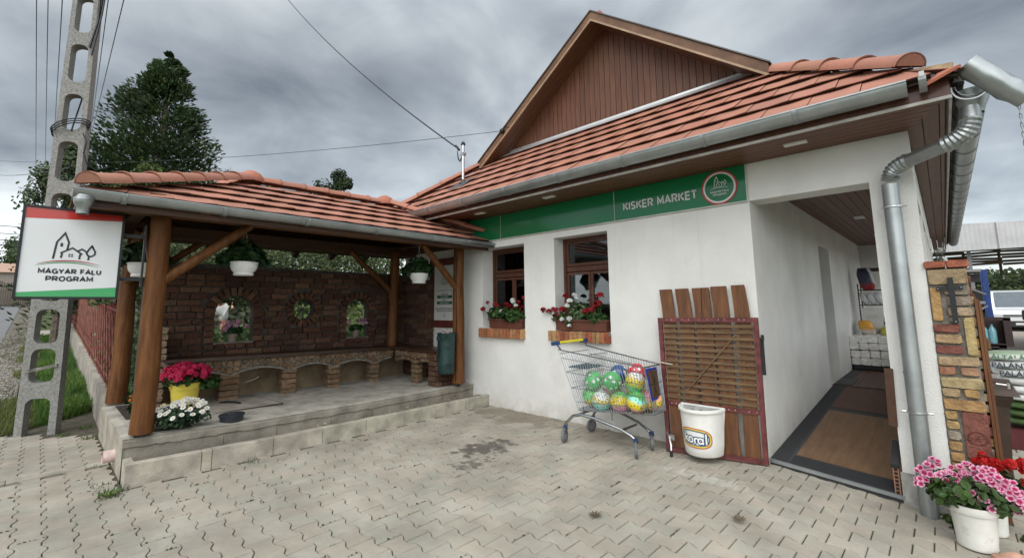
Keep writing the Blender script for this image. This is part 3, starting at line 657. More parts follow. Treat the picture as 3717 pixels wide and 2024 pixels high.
mb.add([(gxL-.05,GY-.012,zf+.075),(gxR+.1,GY-.012,zf+.075),(gxR+.1,GY-.016,zf+.045),(gxL-.05,GY-.016,zf+.045),(gxR+.12,GY-.17,zf-.13+.065),(gxL-.1,GY-.17,zf-.13+.065)],[(0,3,2,1),(3,5,4,2)])
mb.build('roof_flashing', mat('bright_tin',(.62,.63,.63),rough=.35,metal=.6,var=.06,vs=3), B)
mb = MB(); mb.box((XR-.09,.65,ZR+.02),(XR+.09,12,ZR+.09),(.5,.17,.11)); mb.build('ridge_caps', tilem, B)
# ---- gutters
def gutter(mb, a, b, r, t=.004, lip=.009, up=(0,0,1), n=12):
    a = Vector(a); b = Vector(b); d = (b-a).normalized(); s_ = d.cross(Vector(up)).normalized(); u_ = s_.cross(d)
    P = []
    for p in (a,b):
        for rr in (r,r-t):
            for k in range(n+1): th = pi*k/n; P.append(p+s_*cos(th)*rr-u_*sin(th)*rr)
    m = n+1; F = []
    for k in range(n): F += [(k,k+1,2*m+k+1,2*m+k),(m+k,3*m+k,3*m+k+1,m+k+1),(k,m+k,m+k+1,k+1),(2*m+k,2*m+k+1,3*m+k+1,3*m+k)]
    mb.add(P,F)
    mb.tube([a+s_*r,b+s_*r],lip,6); mb.tube([a-s_*r,b-s_*r],lip*.6,6)
def gring(mb, c, d, r, w=.028):
    c = Vector(c); d = Vector(d).normalized(); s_ = d.cross(Vector((0,0,1))).normalized(); P = []; n = 12
    for q in (-w/2,w/2):
        for k in range(n+1): th = pi*k/n; P.append(c+d*q+s_*cos(th)*r-Vector((0,0,1))*sin(th)*r)
    mb.add(P,[(k,k+1,n+2+k,n+1+k) for k in range(n)])
    for q in (-1,1): mb.tube([c+d*q*w/2+s_*cos(pi*k/n)*r-Vector((0,0,1))*sin(pi*k/n)*r for k in range(n+1)],.003,4)
GYc, GZc, GR = -.705, 2.938, .083
mb = MB(); gutter(mb, (-6.0,GYc,GZc),(1.245,GYc,GZc-.006),GR); g = mb.build('gutter', zinc, B, smooth=True)
for x in (.585,-.13,-.95,-1.78,-2.61,-3.45,-4.27,-5.1):
    mb = MB(); gring(mb,(x,GYc,GZc),(1,0,0),GR+.008,.034); mb.build('gutter_clip', zinc, g, smooth=True)
mb = MB(); mb.tube([(1.325,GYc+.085,GZc+.05)]+[(1.325,GYc+.0-cos(pi*k/10)*-.075,GZc-.0-sin(pi*k/10)*.075) for k in range(11)],.006,6)
P = []
for q in (-.02,.02):
    for k in range(11): P.append((1.325+q,GYc+cos(pi*k/10)*.085,GZc-sin(pi*k/10)*.085))
mb.add(P,[(k,k+1,12+k,11+k) for k in range(10)]); mb.box((1.312,GYc-.088,GZc-.005),(1.338,GYc-.084,GZc+.03)); mb.build('gutter_hook', zinc, B)
mb = MB(); gutter(mb,(1.565,-.50,2.90),(1.60,11.6,2.93),.083); g = mb.build('side_gutter', zinc, B, smooth=True)
for k in range(22):
    mb = MB(); gring(mb,(1.567+k*.0017,.15+k*.53,2.90+k*.0014),(0,1,0),.088,.012); mb.build('gutter_clip', zinc, g, smooth=True)
mb = MB(); mb.lathe([(.092,0),(.085,-.07),(.058,-.13),(.052,-.16)],(1.56,-.40,2.88),16); mb.build('gutter_outlet', zinc, B, smooth=True)
# downpipe in two pieces with corrugated elbows
def bez(p0,p1,p2,n): return [Vector(p0)*(1-t)**2+Vector(p1)*2*t*(1-t)+Vector(p2)*t*t for t in [i/n for i in range(n+1)]]
def corr(mb, path, r, n=14, amp=.11):
    pts = []; rs = []
    for i,p in enumerate(path): pts.append(p); rs.append(r*(1+amp*(1 if i%2 else -.4)))
    mb.tube(pts, rs, n)
mb = MB(); mb.tube([(1.545,-.42,2.76),(1.54,-.43,2.66)],.054,16); mb.tube([(1.40,-.37,2.545),(1.18,-.20,2.515)],.050,16); o = mb.build('upper_downpipe', zinc, B, smooth=True)
mb = MB(); corr(mb, bez((1.54,-.43,2.68),(1.525,-.44,2.565),(1.39,-.365,2.543),18), .056); mb.build('pipe_elbow', zinc, o, smooth=True, angle=14)
mb = MB(); corr(mb, bez((1.20,-.215,2.517),(1.075,-.12,2.50),(1.07,-.11,2.405),16), .056); mb.build('pipe_elbow', zinc, o, smooth=True, angle=14)
mb = MB(); n = 28; P = []
for z in (2.375,-.16):
    for k in range(n): t = 2*pi*k/n; r = .053+(.0018 if k%4 < 2 else 0); P.append((1.062+cos(t)*r,-.10+sin(t)*r,z))
mb.add(P,[(k,(k+1)%n,n+(k+1)%n,n+k) for k in range(n)]); mb.lathe([(.056,.62),(.056,.60)],(1.062,-.1,.3),20); 
o = mb.build('downpipe', zinc, B, smooth=True, angle=60)
for z in (2.19,.62):
    mb = MB(); mb.tube([(1.062+.058*cos(k*pi/8),-.10+.058*sin(k*pi/8),z) for k in range(16)],.008,6,closed=True)
    mb.tube([(1.005,-.10,z),(.975,-.10,z)],.009,8); mb.tube([(1.12,-.10,z),(1.15,-.10,z)],.009,8); mb.build('pipe_clamp', steel, o, smooth=True)
mb = MB(); mb.box((.868,.002,-.05),(.905,.06,.17),(.33,.17,.11)); mb.build('hollow_brick', matte, B)
mb = MB()
for k in range(7): mb.box((.876,-.001,-.03+k*.028),(.897,.0035,-.011+k*.028),(.02,.015,.012))
mb.build('brick_holes', matte, B)
mb = MB(); mb.bar((.885,-.01,.175),(.885,.32,.285),.05,.03,col=(.035,.035,.038)); mb.build('rubber_ramp_edge', matte, B)
# board edge fixed to the column, hollow brick by the ramp
mb = MB(); mb.bar((.915,-.012,.92),(.905,-.012,.48),.055,.02,(0,1,0)); mb.build('brown_stop_board', darkwood, B)
# ================================================================== FASCIA SIGN
sg = thing('shop_sign', (-1.5,-.02,2.6), 'long green fascia sign reading KISKER MARKET above the windows', 'sign')
ZS0, ZS1 = 2.445, 2.808
mb = MB()
for a,b in ((-4.9,-3.44),(-3.432,-1.49),(-1.482,-.012)): mb.box((a,-.022,ZS0),(b,-.003,ZS1))
mb.build('sign_panel', green, sg)
mb = MB(); mb.box((-4.9,-.026,ZS0-.012),(-.002,-.003,ZS0)); mb.box((-.012,-.026,ZS0),(-.002,-.003,ZS1)); mb.box((-3.44,-.0205,ZS0),(-3.432,-.004,ZS1)); mb.box((-1.49,-.0205,ZS0),(-1.482,-.004,ZS1)); mb.build('sign_frame', mat('aluminium_edge',(.45,.46,.42),rough=.4), sg)
fs = lambda y: (lambda u,v: (u,y,v))
sc_white = (.70,.70,.68)
mb = MB(); letters(mb,'KISKER MARKET',-1.358,-.494,2.547,2.643,lambda u,v: (u,-.026,v),.175,(.62,.62,.61),.30)
mb.build('sign_lettering', paintc, sg)
def logo(mb, f, s, cdark, cred, cgreen, k=1.):
    """church, houses and tree over two arcs; unit box about 1 wide, centred on 0, baseline of arcs at 0"""
    F_ = lambda x,y: f(x*s,y*s); wd = .030*s*k/s
    T = lambda pts, w_=.030, **q: stroke(mb, [(x*s,y*s) for x,y in pts], w_*s*k, f, cdark, **q)
    T([(-.235,.05),(-.205,.375),(-.105,.555),(-.04,.375),(-.055,.235)])
    T([(-.130,.07),(-.118,.165)]); T([(-.145,.165),(.02,.275),(.165,.155)]); T([(.135,.165),(.125,.06)])
    T([(.10,.225),(.155,.262),(.215,.215)])
    T([(.29,.335),(.345,.225),(.342,.165),(.295,.125),(.245,.14),(.222,.19),(.245,.25),(.29,.335),(.31,.30)]); T([(.262,.125),(.255,.05)])
    for a,b in ((-.03,.135),(.008,.135),(-.03,.098),(.008,.098)): mb.add([f(a*s,b*s),f((a+.028)*s,b*s),f((a+.028)*s,(b+.024)*s),f(a*s,(b+.024)*s)],[(0,1,2,3)],cdark)
    P = [(-.155,.29),(-.118,.29),(-.118,.345),(-.125,.362),(-.137,.368),(-.148,.362),(-.155,.345)]; mb.add([f(a*s,b*s) for a,b in P],[tuple(range(7))],cdark)
    for c_,dx,dy in ((cred,.0,.035),(cgreen,-.02,.0)):
        pts = [((-.44+.88*t+dx)*s,((.0+dy)-(.075)*(2*t-1)**2-.01)*s) for t in [i/24 for i in range(25)]]
        stroke(mb, pts, .022*s, f, c_, taper=True)
mb = MB()
def ringd(mb, c, r0, r1, f, col, n=48, sy=1.):
    P = [f(c[0]+r*cos(2*pi*k/n),c[1]+r*sin(2*pi*k/n)*sy) for r in (r0,r1) for k in range(n)]
    mb.add(P,[(k,(k+1)%n,n+(k+1)%n,n+k) for k in range(n)],col)
cc = (-.262,2.620)
ringd(mb, cc, .142,.160, fs(-.0275),(.64,.62,.62)); ringd(mb, cc, .160,.176, fs(-.0272),(.36,.03,.03))
logo(mb, lambda u,v: (cc[0]+u,-.0275,cc[1]+.002+v), .205, (.55,.62,.56),(.62,.68,.62),(.55,.62,.56),1.05)
letters(mb,'MAGYAR FALU',-.088,.088,-.052,-.030,lambda u,v: (cc[0]+u,-.0275,cc[1]+v),.2,(.55,.62,.56)); letters(mb,'PROGRAM',-.064,.064,-.083,-.061,lambda u,v: (cc[0]+u,-.0275,cc[1]+v),.2,(.55,.62,.56))
mb.build('round_emblem', paintc, sg)
# ================================================================== SHELTER PLATFORM
def lin(y, T):
    for (a,b),(c,d) in zip(T[:-1],T[1:]):
        if y >= c: return b+(d-b)*(y-a)/(c-a)
    return T[-1][1]
def pz(y): return lin(y, [(.1,.28),(-1.8,.283),(-3,.303),(-4.2,.348)])
PF = lambda y: -4.09-.05*(y/4.12)*-1 if False else -4.07+.085*(-y/4.12)      # front edge x
plat = thing('concrete_platform', (-5,-2,0), 'raised concrete platform with a hollow kerb stone step under the shelter', 'platform')
def edge_box(mb, segs, col):
    for s_ in segs: mb.box(*s_, col=col)
mb = MB()
def rough_sheet(mb, x0f, x1f, y0, y1, zf, nx=26, ny=60, amp=.004):
    P = []
    for j in range(ny+1):
        y = y0+(y1-y0)*j/ny
        for i in range(nx+1):
            x = x0f(y)+(x1f(y)-x0f(y))*i/nx; e_ = (i in (0,nx)) or (j in (0,ny))
            P.append((x,y,zf(y)+amp*noise.noise(Vector((x*3,y*3,0)))-(.012 if e_ else 0)))
    mb.add(P,[(j*(nx+1)+i,j*(nx+1)+i+1,(j+1)*(nx+1)+i+1,(j+1)*(nx+1)+i) for j in range(ny) for i in range(nx)])
rough_sheet(mb, lambda y: -5.95, PF, -4.125, -.003, pz)
# front riser with an uneven render band over blocks
ny = 90; P = []; rows = (0,.025,.075,.085,.30)
for j in range(ny+1):
    y = -4.125+4.122*j/ny
    for k,d in enumerate(rows):
        jag = .012*noise.noise(Vector((y*5,0,k//3)))+.014*noise.noise(Vector((y*17,3,k//3)))
        dd = d+(jag if k in (2,3) else 0); off = (.006*noise.noise(Vector((y*9,k*3,7))))+(-.014 if k >= 3 else 0)+(-.008 if k == 0 else 0)
        P.append((PF(y)+off, y, pz(y)-.012-dd if k else pz(y)-.012))
mb.add(P,[(j*5+k,j*5+k+1,(j+1)*5+k+1,(j+1)*5+k) for j in range(ny) for k in range(4)],(.68,.66,.63))
mb.add([(-3.985,-4.125,-.1),(-5.95,-4.125,-.1),(-5.95,-4.125,pz(-4.12)-.012),(-3.985,-4.125,pz(-4.12)-.012)],[(0,1,2,3)],(.86,.84,.8))
mb.add([(-3.985,-4.118,-.1),(PF(-4.12),-4.118,pz(-4.12)-.012),(-3.985,-4.118,pz(-4.12)-.012)],[(0,1,2)],(.86,.84,.8))
mb.build('platform_slab', conc, plat)
for y in (-3.35,-2.85,-2.25,-1.72,-1.15,-.6):
    mb = MB(); mb.box((PF(y)-.03,y-.002,.05),(PF(y)-.011,y+.002,pz(y)-.11),(.3,.28,.25)); mb.build('block_joint', conc, plat)
def st(y): return lin(y, [(.1,.147),(-2.,.154),(-3.,.159),(-4.2,.184)])
mb = MB(); ys_ = [-4.125,-3.59,-3.51,-2.98,-2.48,-1.97,-1.46,-.97,-.46,0.]
for a,b in zip(ys_[:-1],ys_[1:]):
    c = tint((1.0,.98,.93),.07); x1 = -3.725+rv(-.004,.004); x0 = x1-.075; g = .003; za,zb = st(a),st(b)
    q = .006
    mb.add([(x0,a+g,-.05),(x1,a+g,-.05),(x1,b-g,-.05),(x0,b-g,-.05),(x0,a+g,za),(x1-q,a+g,za),(x1-q,b-g,zb),(x0,b-g,zb),(x1,a+g,za-q),(x1,b-g,zb-q)],
       [(4,5,6,7),(1,2,9,8),(8,9,6,5),(0,4,7,3),(0,1,8,5,4),(2,3,7,6,9)],c)
mb.box((-3.97,-4.118,-.05),(-3.798,-4.06,.176),(1.,.98,.93))
mb.build('step_kerb_stones', conc, plat)
mb = MB()                                            # earth infill of the step
P = []; n_ = 60
for j in range(n_+1):
    y = -4.06+4.055*j/n_
    dpt = .022+.11*min(1,max(0,(-2.4-y)/1.2))
    for x in (PF(y)-.02,(PF(y)-3.79)/2,-3.79): P.append((x,y,st(y)-dpt-(.04 if x < -3.95 else 0)+.01*noise.noise(Vector((x*30,y*14,0)))))
mb.add(P,[(j*3+k,j*3+k+1,(j+1)*3+k+1,(j+1)*3+k) for j in range(n_) for k in (0,1)],(.36,.31,.25)); mb.build('step_infill', conc, plat)
mb = MB()
for y in (-1.2,-1.05,-.9,-.6,-.5,-.42,-.3,-1.3,-2.4,-2.5,-1.6,-.75):
    mb.ico((-3.86+rv(-.04,.03),y+rv(-.03,.03),st(y)-.002),rv(.008,.02),1,tint((.8,.74,.62),.2),.4,y)
mb.build('loose_crumbs', conc, plat)
mb = MB(); mb.box((-3.99,-4.1,.30),(-5.94,-4.05,.30)) if False else None
mb = MB()
hx0,hx1,hy0,hy1 = -5.42,-4.66,-3.25,-2.62; zh = pz(-3)
mb.add([(-5.48,-3.24,zh+.018),(-4.63,-3.28,zh+.014),(-4.62,-2.58,zh+.010),(-5.40,-2.66,zh+.012)],[(0,1,2,3)],(.88,.84,.82))
E_ = [(-5.48,-3.24),(-4.63,-3.28),(-4.62,-2.58),(-5.40,-2.66)]
for i in range(4):
    a,b = E_[i],E_[(i+1)%4]; mb.add([(a[0],a[1],zh-.02),(b[0],b[1],zh-.02),(b[0],b[1],zh+.012),(a[0],a[1],zh+.016)],[(0,1,2,3)],(.12,.10,.09))
mb.build('cover_slab', conc, plat)
mb = MB(); mb.tube([(-5.18,-3.08,zh+.02),(-5.12,-3.06,zh+.035),(-5.02,-2.98,zh+.03),(-4.96,-2.95,zh+.02)],.012,6); mb.tube([(-5.2,-3.11,zh+.02),(-5.13,-3.02,zh+.02)],.012,6); mb.build('lifting_ring', blackrub, plat)
lid = thing('drain_lid', (-4.13,-3.26,pz(-3.26)), 'dark blue grey round plastic lid lying on the platform edge', 'lid')
mb = MB(); zl = pz(-3.26)+.004; mb.lathe([(.0,.0),(.105,.0),(.108,.03),(.108,.045),(.118,.047),(.120,.058),(.112,.064),(.03,.068),(0,.068)],(-4.13,-3.26,zl),32,(.030,.036,.046)); mb.box((-4.16,-3.30,zl+.068),(-4.12,-3.24,zl+.071),(.08,.09,.1)); mb.build('lid_disc', mat('lid_plastic',(1,1,1),rough=.4,var=.2,vs=20,attr=True), lid, smooth=True)
pp = MB(); pp.lathe([(.052,0),(.052,-.10)],(0,0,0),20); 
M_ = Matrix.Translation((-4.43,-4.12,.115)) @ Matrix.Rotation(radians(90),4,'X') @ Matrix.Rotation(radians(0),4,'Y')
mb = MB(); mb.T = M_; mb.lathe([(.046,.07),(.046,.0),(.055,.0),(.055,.09),(.058,.09)],(0,0,0),20,(.62,.45,.42)); mb.build('drain_pipe', mat('pink_pvc',(.62,.47,.44),rough=.6,dirt=((.3,.25,.2),8,.5,.8)), plat, smooth=True)

# ================================================================== BRICK BENCH WALLS
BR = [(.095,.042,.024),(.115,.058,.034),(.08,.034,.02),(.135,.075,.044),(.075,.031,.019),(.105,.05,.03)]
bw = thing('brick_wall', (-5.85,-2,.3), 'old brick wall with two arched openings and a round one behind the bench', 'wall')
WX = -5.75
A1 = (-2.865,.235,1.0,1.39); A2 = (-1.075,.19,.965,1.40); CI = (-1.95,1.43,.155)
def archpts(c, r, z0, zs, n=20): return [(c-r,z0),(c+r,z0)]+arc((c,zs),r,0,pi,n)
fx = lambda u,v,w: (WX-.13+w, u, v)
mb = MB(); plate(mb, [[(-3.86,.2),(-.05,.2),(-.05,2.02),(-3.86,2.055)], archpts(*A1), archpts(*A2), arc(CI[:2],CI[2],0,2*pi*23/24,23)], .115, fx)
mb.build('mortar_core', mortar, bw, recalc=True)
mb = MB(); z = .25; row = 0; H = .083
def blocked(y, z, m=.0):
    for c,r,z0,zs in (A1,A2):
        R = r+.135+m
        if z0-.075 < z < zs and abs(y-c) < R: return True
        if z >= zs and (y-c)**2+(z-zs)**2 < R*R: return True
    return (y-CI[0])**2+(z-CI[1])**2 < (CI[2]+.135+m)**2
while z < 1.99:
    y = -3.86+(row%2)*-.1
    while y < -.1:
        wd = rv(.2,.27); a,b = y+.006, y+wd-.006
        # shrink from both sides until outside the arches
        while a < b and blocked(a, z+H/2): a += .01
        while b > a and blocked(b, z+H/2): b -= .01
        mid = (a+b)/2
        if b-a > .05 and not blocked(mid, z+H/2):
            a2 = max(a,-3.86); 
            mb.brick(((WX+.0),(a2+b)/2,z+H/2+rv(-.003,.003)),(0,(b-a2)/2,0),(-.018,0,0),(0,0,H/2-.007),tint(random.choice(BR),.25,.06),.008,.006)
        y += wd
    z += H; row += 1
mb.build('brick_courses', brickm, bw)
mb = MB()
def ringbricks(mb, c, zc, r, a0, a1, n, ln=.115):
    for i in range(n):
        t = a0+(a1-a0)*(i+.5)/n; d = Vector((0,cos(t),sin(t))); tt = Vector((0,-sin(t),cos(t)))
        p = Vector((WX+.012,c,zc))+d*(r+ln/2+.004); wd = (r+ln*.5)*abs(a1-a0)/n/2-.006
        mb.brick(p, tt*wd, Vector((-.035,0,0)), d*(ln/2), tint(random.choice(BR),.22,.05), .008,.004)
for c,r,z0,zs in (A1,A2):
    ringbricks(mb, c, zs, r, 0, pi, int((r+.06)*pi/.075))
    zz = z0-.0
    while zz < zs-.03:
        for s_ in (-1,1): mb.brick((WX+.012,c+s_*(r+.058),zz+.042),(0,.054,0),(-.035,0,0),(0,0,.035),tint(random.choice(BR),.25,.05),.008,.004)
        zz += .082
    y = c-r-.11
    while y < c+r+.1: mb.brick((WX+.012,y+.06,z0-.04),(0,.055,0),(-.035,0,0),(0,0,.034),tint(random.choice(BR),.22,.05),.008,.004); y += .122
    # inner reveal
ringbricks(mb, CI[0], CI[1], CI[2], 0, 2*pi, 19, .10)
mb.build('arch_bricks', brickm, bw)
mb = MB()
for c,r,z0,zs in (A1,A2): mb.box((WX-.13,c-r+.0,z0-.02),(WX+.04,c+r,z0+.004),(.50,.49,.46))
mb.build('opening_ledge', conc, bw)
mb = MB()
for k in range(4): t = pi*k/4+.2; mb.bar((WX-.06,CI[0]-cos(t)*.15,CI[1]-sin(t)*.15),(WX-.06,CI[0]+cos(t)*.15,CI[1]+sin(t)*.15),.012,.02,(1,0,0))
mb.T = Matrix.Translation((WX-.06,CI[0],CI[1])) @ Matrix.Rotation(pi/2,4,'Y'); mb.lathe([(.145,-.01),(.145,.01),(.155,.01),(.155,-.01),(.145,-.01)],(0,0,0),28); mb.lathe([(0,-.015),(.03,-.015),(.03,.015),(0,.015)],(0,0,0),12)
mb.build('iron_wheel', black, bw)
# return wall at the shop side
rw = thing('brick_return_wall', (-5.4,-.2,.3), 'short dark brick wall meeting the shop wall at the bench corner', 'wall')
mb = MB(); mb.box((-5.72,-.16,.2),(-5.10,-.02,1.89)); mb.build('mortar_core', mortar, rw)
mb = MB(); z = .25; row = 0
while z < 1.86:
    x = -5.74+(row%2)*-.11
    while x < -5.12:
        wd = rv(.2,.26); a = max(x,-5.74)+.005; b = min(x+wd-.006,-5.09+rv(-.015,.015))
        if b-a > .04: mb.brick(((a+b)/2,-.165,z+H/2),((b-a)/2,0,0),(0,.018,0),(0,0,H/2-.007),tint(random.choice(BR),.25,.06),.008,.005)
        x += wd
    mb.brick((-5.095,-.09,z+H/2),(0,.07,0),(-.014,0,0),(0,0,H/2-.007),tint(random.choice(BR),.25,.06),.008,.004)
    z += H; row += 1
mb.build('brick_courses', brickm, rw)
# ================================================================== BENCH
bn = thing('brick_bench', (-5.4,-2,.3), 'L shaped bench with dark wooden seat on arched brick supports', 'bench')
def bz(y): return .80+.022*(-y-.8)
SX = -5.36
mb = MB()
mb.add([(WX+.03,-3.66,bz(-3.66)-.035),(SX+.06,-3.66,bz(-3.66)-.035),(SX+.06,-.62,bz(-.62)-.035),(WX+.03,-.2,bz(-.2)-.035),
        (WX+.03,-3.66,bz(-3.66)+.005),(SX+.06,-3.66,bz(-3.66)+.005),(SX+.06,-.62,bz(-.62)+.005),(WX+.03,-.2,bz(-.2)+.005)],
       [(0,3,2,1),(4,5,6,7),(0,1,5,4),(1,2,6,5),(2,3,7,6),(3,0,4,7)])
mb.add([(SX+.061,-.66,.77),(-4.20,-.64,.765),(-4.20,-.20,.765),(WX+.04,-.20,.77),(SX+.061,-.66,.808),(-4.20,-.64,.803),(-4.20,-.20,.803),(WX+.04,-.20,.808)],
       [(0,3,2,1),(4,5,6,7),(0,1,5,4),(1,2,6,5),(2,3,7,6),(3,0,4,7)])
mb.build('seat', mat('seat_wood',(.060,.030,.018),rough=.35,col2=(.03,.016,.011),vs=3,stretch=(6,.8,6),bump=.3,bs=9), bn)
ST = [(.20,.125,.072),(.23,.155,.09),(.17,.10,.055),(.25,.165,.10),(.19,.13,.08)]
piers = [(-3.09,-2.86),(-2.345,-2.15),(-1.70,-1.52),(-1.03,-.88)]
def archz(y):
    # underside of the fascia: drops at the piers
    pc = [(-3.75)]+[(a+b)/2 for a,b in piers]+[-.3]
    for a,b in zip(pc[:-1],pc[1:]):
        if a <= y <= b: t = (y-a)/(b-a); return bz(y)-.245+.085*sin(pi*t)**.8
    return bz(y)-.24
mb = MB(); y = -3.62
top = [(yy,bz(yy)-.035) for yy in (-3.66,-.66)]; bot = [(-.66+(-3.66+.66)*i/60, archz(-.66+(-3.66+.66)*i/60)) for i in range(61)]
plate(mb,[top+bot],.16,lambda u,v,w: (SX-.165+w,u,v))
o = mb.build('fascia_mortar', mortarl, bn, recalc=True)
mb = MB(); mb.tube([(SX+.008,-3.66+3.0*i/60,archz(-3.66+3.0*i/60)) for i in range(61)],.011,5); mb.build('fascia_edge', mortarl, bn)
mb = MB(); y = -3.64
while y < -.68:
    wd = rv(.055,.10); zt = bz(y)-.045; zb = archz(y+wd/2)+.022; zm = zt-(zt-zb)*rv(.45,.62)
    for a,b in ((zm+.006,zt),(zb,zm-.004)):
        if b-a > .03: mb.brick((SX+.0,y+wd/2,(a+b)/2),(0,wd/2-.006,0),(-.022,0,0),(0,rv(-.008,.008),(b-a)/2),tint(random.choice(ST),.22,.05),.013,.007)
    y += wd
x = SX+.04
while x < -4.24:
    wd = rv(.045,.07); t = (x-SX)/(1.15); zb = .765-.19+.05*abs(sin(pi*t*2))
    mb.brick((x+wd/2,-.60,(.755+zb)/2+.03),(wd/2-.005,0,0),(0,.022,0),(0,0,(.755-zb)/2-.03),tint(random.choice(ST),.22,.05),.012,.006)
    mb.brick((x+wd/2,-.60,zb+.02),(wd/2-.005,0,0),(0,.022,0),(0,0,.022),tint(random.choice(ST),.22,.05),.008,.004)
    x += wd
mb.build('stone_fascia', brickm, bn)
mb = MB(); plate(mb,[[(SX,.76),(-4.22,.76)]+[(-4.22-(1.14)*i/40,.765-.205+.06*abs(sin(pi*2*(1-i/40)))) for i in range(41)]],.15,lambda u,v,w:(u,-.575+w,v)); mb.build('side_fascia_mortar', mortarl, bn, recalc=True)
for (a,b) in piers:
    mb = MB(); z = pz(a)-.02
    while z < archz((a+b)/2)+.02:
        mb.brick((SX-.06,(a+b)/2+rv(-.004,.004),z+.035),(0,(b-a)/2-.004,0),(-.065,0,0),(0,0,.032),tint(random.choice(ST),.2,.05),.010,.006); z += .072
    mb.build('pier', brickm, bn)
for x in (-4.78,):
    mb = MB(); z = .28
    while z < .6: mb.brick((x,-.56,z+.035),(.085,0,0),(0,.045,0),(0,0,.032),tint(random.choice(ST),.2,.05),.010,.005); z += .072
    mb.build('pier', brickm, bn)
mb = MB(); z = .285; row = 0
while z < .77:
    for (a,b) in (((-.62,-.42),(-.41,-.22)) if row%2 else ((-.62,-.53),(-.52,-.32),(-.31,-.22))):
        mb.brick((-4.22,(a+b)/2,z+.036),(0,(b-a)/2-.003,0),(-.06,0,0),(0,0,.032),tint(random.choice(BR),.2,.05),.008,.004)
    mb.brick((-4.30,-.60,z+.036),(.08,0,0),(0,.03,0),(0,0,.032),tint(random.choice(BR),.2,.05),.008,.004)
    z += .073; row += 1
mb.box((-4.36,-.59,.27),(-4.20,-.22,.765),(.14,.12,.1)); mb.build('end_pier', brickm, bn)
mb = MB(); z = pz(-3.7)-.02                         # brick end cheek at the left
while z < 1.2:
    mb.brick((-5.555,-3.70,z+.038),(0,.055,0),(-.19+rv(-.01,.01),0,0),(0,0,.034),tint((.30,.22,.15),.2,.05),.012,.007); z += .078
mb.build('end_cheek', brickm, bn)
mb = MB(); mb.box((WX+.019,-3.8,.2),(WX+.03,-.2,.62),(.55,.42,.3)); mb.build('back_plaster', conc, bn)
mb = MB()                                           # litter in the arches
for (y,z) in ((-2.78,.52),(-2.25,.60),(-1.60,.60),(-.95,.6)): mb.tube([(SX-.08,y,z-.03),(SX-.02,y+.10,z+.01),(SX+.0,y+.14,z+.04)],.006,5,col=(.3,.26,.2))
mb.build('dry_twigs', matte, bn)

# ================================================================== SHELTER
SH = thing('timber_shelter', (-5,-2.3,.3), 'open timber shelter with log posts and red hipped tile roof', 'shelter')
def log(mb, a, b, r0, r1, n=20, m=14, seed=0, amp=.05):
    a = Vector(a); b = Vector(b); pts = []; rs = []
    for i in range(m+1):
        t = i/m; p = a.lerp(b,t)+Vector((noise.noise(Vector((t*2.2,seed,0))),noise.noise(Vector((t*2.2,seed,5))),0))*.02
        pts.append(p); rs.append((r0+(r1-r0)*t)*(1+amp*noise.noise(Vector((t*5,seed,9)))))
    mb.tube(pts, rs, n)
for k,(a,b,r0,r1) in enumerate((((-4.03,-4.0,.36),(-4.05,-3.985,2.36),.090,.081),((-5.98,-4.0,.36),(-6.0,-3.96,2.40),.096,.080),((-4.07,-.30,.315),(-4.07,-.30,2.36),.098,.078),((-5.60,-.50,.80),(-5.62,-.47,2.40),.085,.08))):
    mb = MB(); log(mb,a,b,r0,r1,seed=k*3.1); o = mb.build('log_post', logm, SH, smooth=True, angle=60)
    if k == 0:
        mb = MB(); mb.tube([(-4.03,-4.0,.33),(-4.03,-4.0,.42)],.012,8); mb.box((-4.07,-4.05,.336),(-3.99,-3.95,.348)); mb.build('post_foot', black, o)
    if k == 2:
        mb = MB(); mb.tube([(-4.03+.005,-.392,.33),(-4.028,-.385,1.2),(-4.034,-.378,2.2)],.006,5,col=(.02,.01,.005)); mb.build('drying_crack', matte, o); mb = MB(); mb.tube([(-4.07,-.30,.27),(-4.07,-.30,.35)],.02,8); mb.build('post_foot', black, o)
for a,b,sd_ in (((-4.05,-3.93,1.73),(-4.05,-3.22,2.34),1),((-4.06,-.36,1.73),(-4.05,-.98,2.33),2),((-5.99,-3.93,1.75),(-5.99,-3.25,2.36),3),((-5.61,-.55,1.72),(-5.61,-1.3,2.36),4),((-4.1,-4.0,1.80),(-4.75,-4.0,2.36),5),((-5.9,-4.0,1.8),(-5.3,-4.0,2.36),6)):
    mb = MB(); log(mb,a,b,.048,.044,n=12,m=6,seed=sd_,amp=.08); mb.build('brace', logm, SH, smooth=True, angle=60)
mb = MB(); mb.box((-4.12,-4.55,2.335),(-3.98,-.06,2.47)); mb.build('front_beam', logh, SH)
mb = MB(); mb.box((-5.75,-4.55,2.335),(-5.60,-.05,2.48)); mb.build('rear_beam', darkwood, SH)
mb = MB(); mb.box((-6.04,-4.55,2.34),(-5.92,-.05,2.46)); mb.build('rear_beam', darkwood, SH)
for y in (-4.06,-.35): 
    mb = MB(); mb.box((-6.4,y-.06,2.47),(-3.78,y+.06,2.58) if False else (-3.8,y+.06,2.50)); mb.build('tie_beam', darkwood, SH)
EX0, EX1, SY0, SY1 = -3.70, -6.50, -4.58, .02; SZ = 2.405
KX = .46; RXm = -5.10; RZm = SZ+(EX0-RXm)*KX
k1y, k2y = -2.95, -1.00
def seave(y): return 0.004*(-y)
mb = MB()
Vf = Vector((-1,0,KX)).normalized(); Nf = Vector((KX,0,1)).normalized(); cf = 1/sqrt(1+KX*KX)
slf = (EX0-RXm)/cf
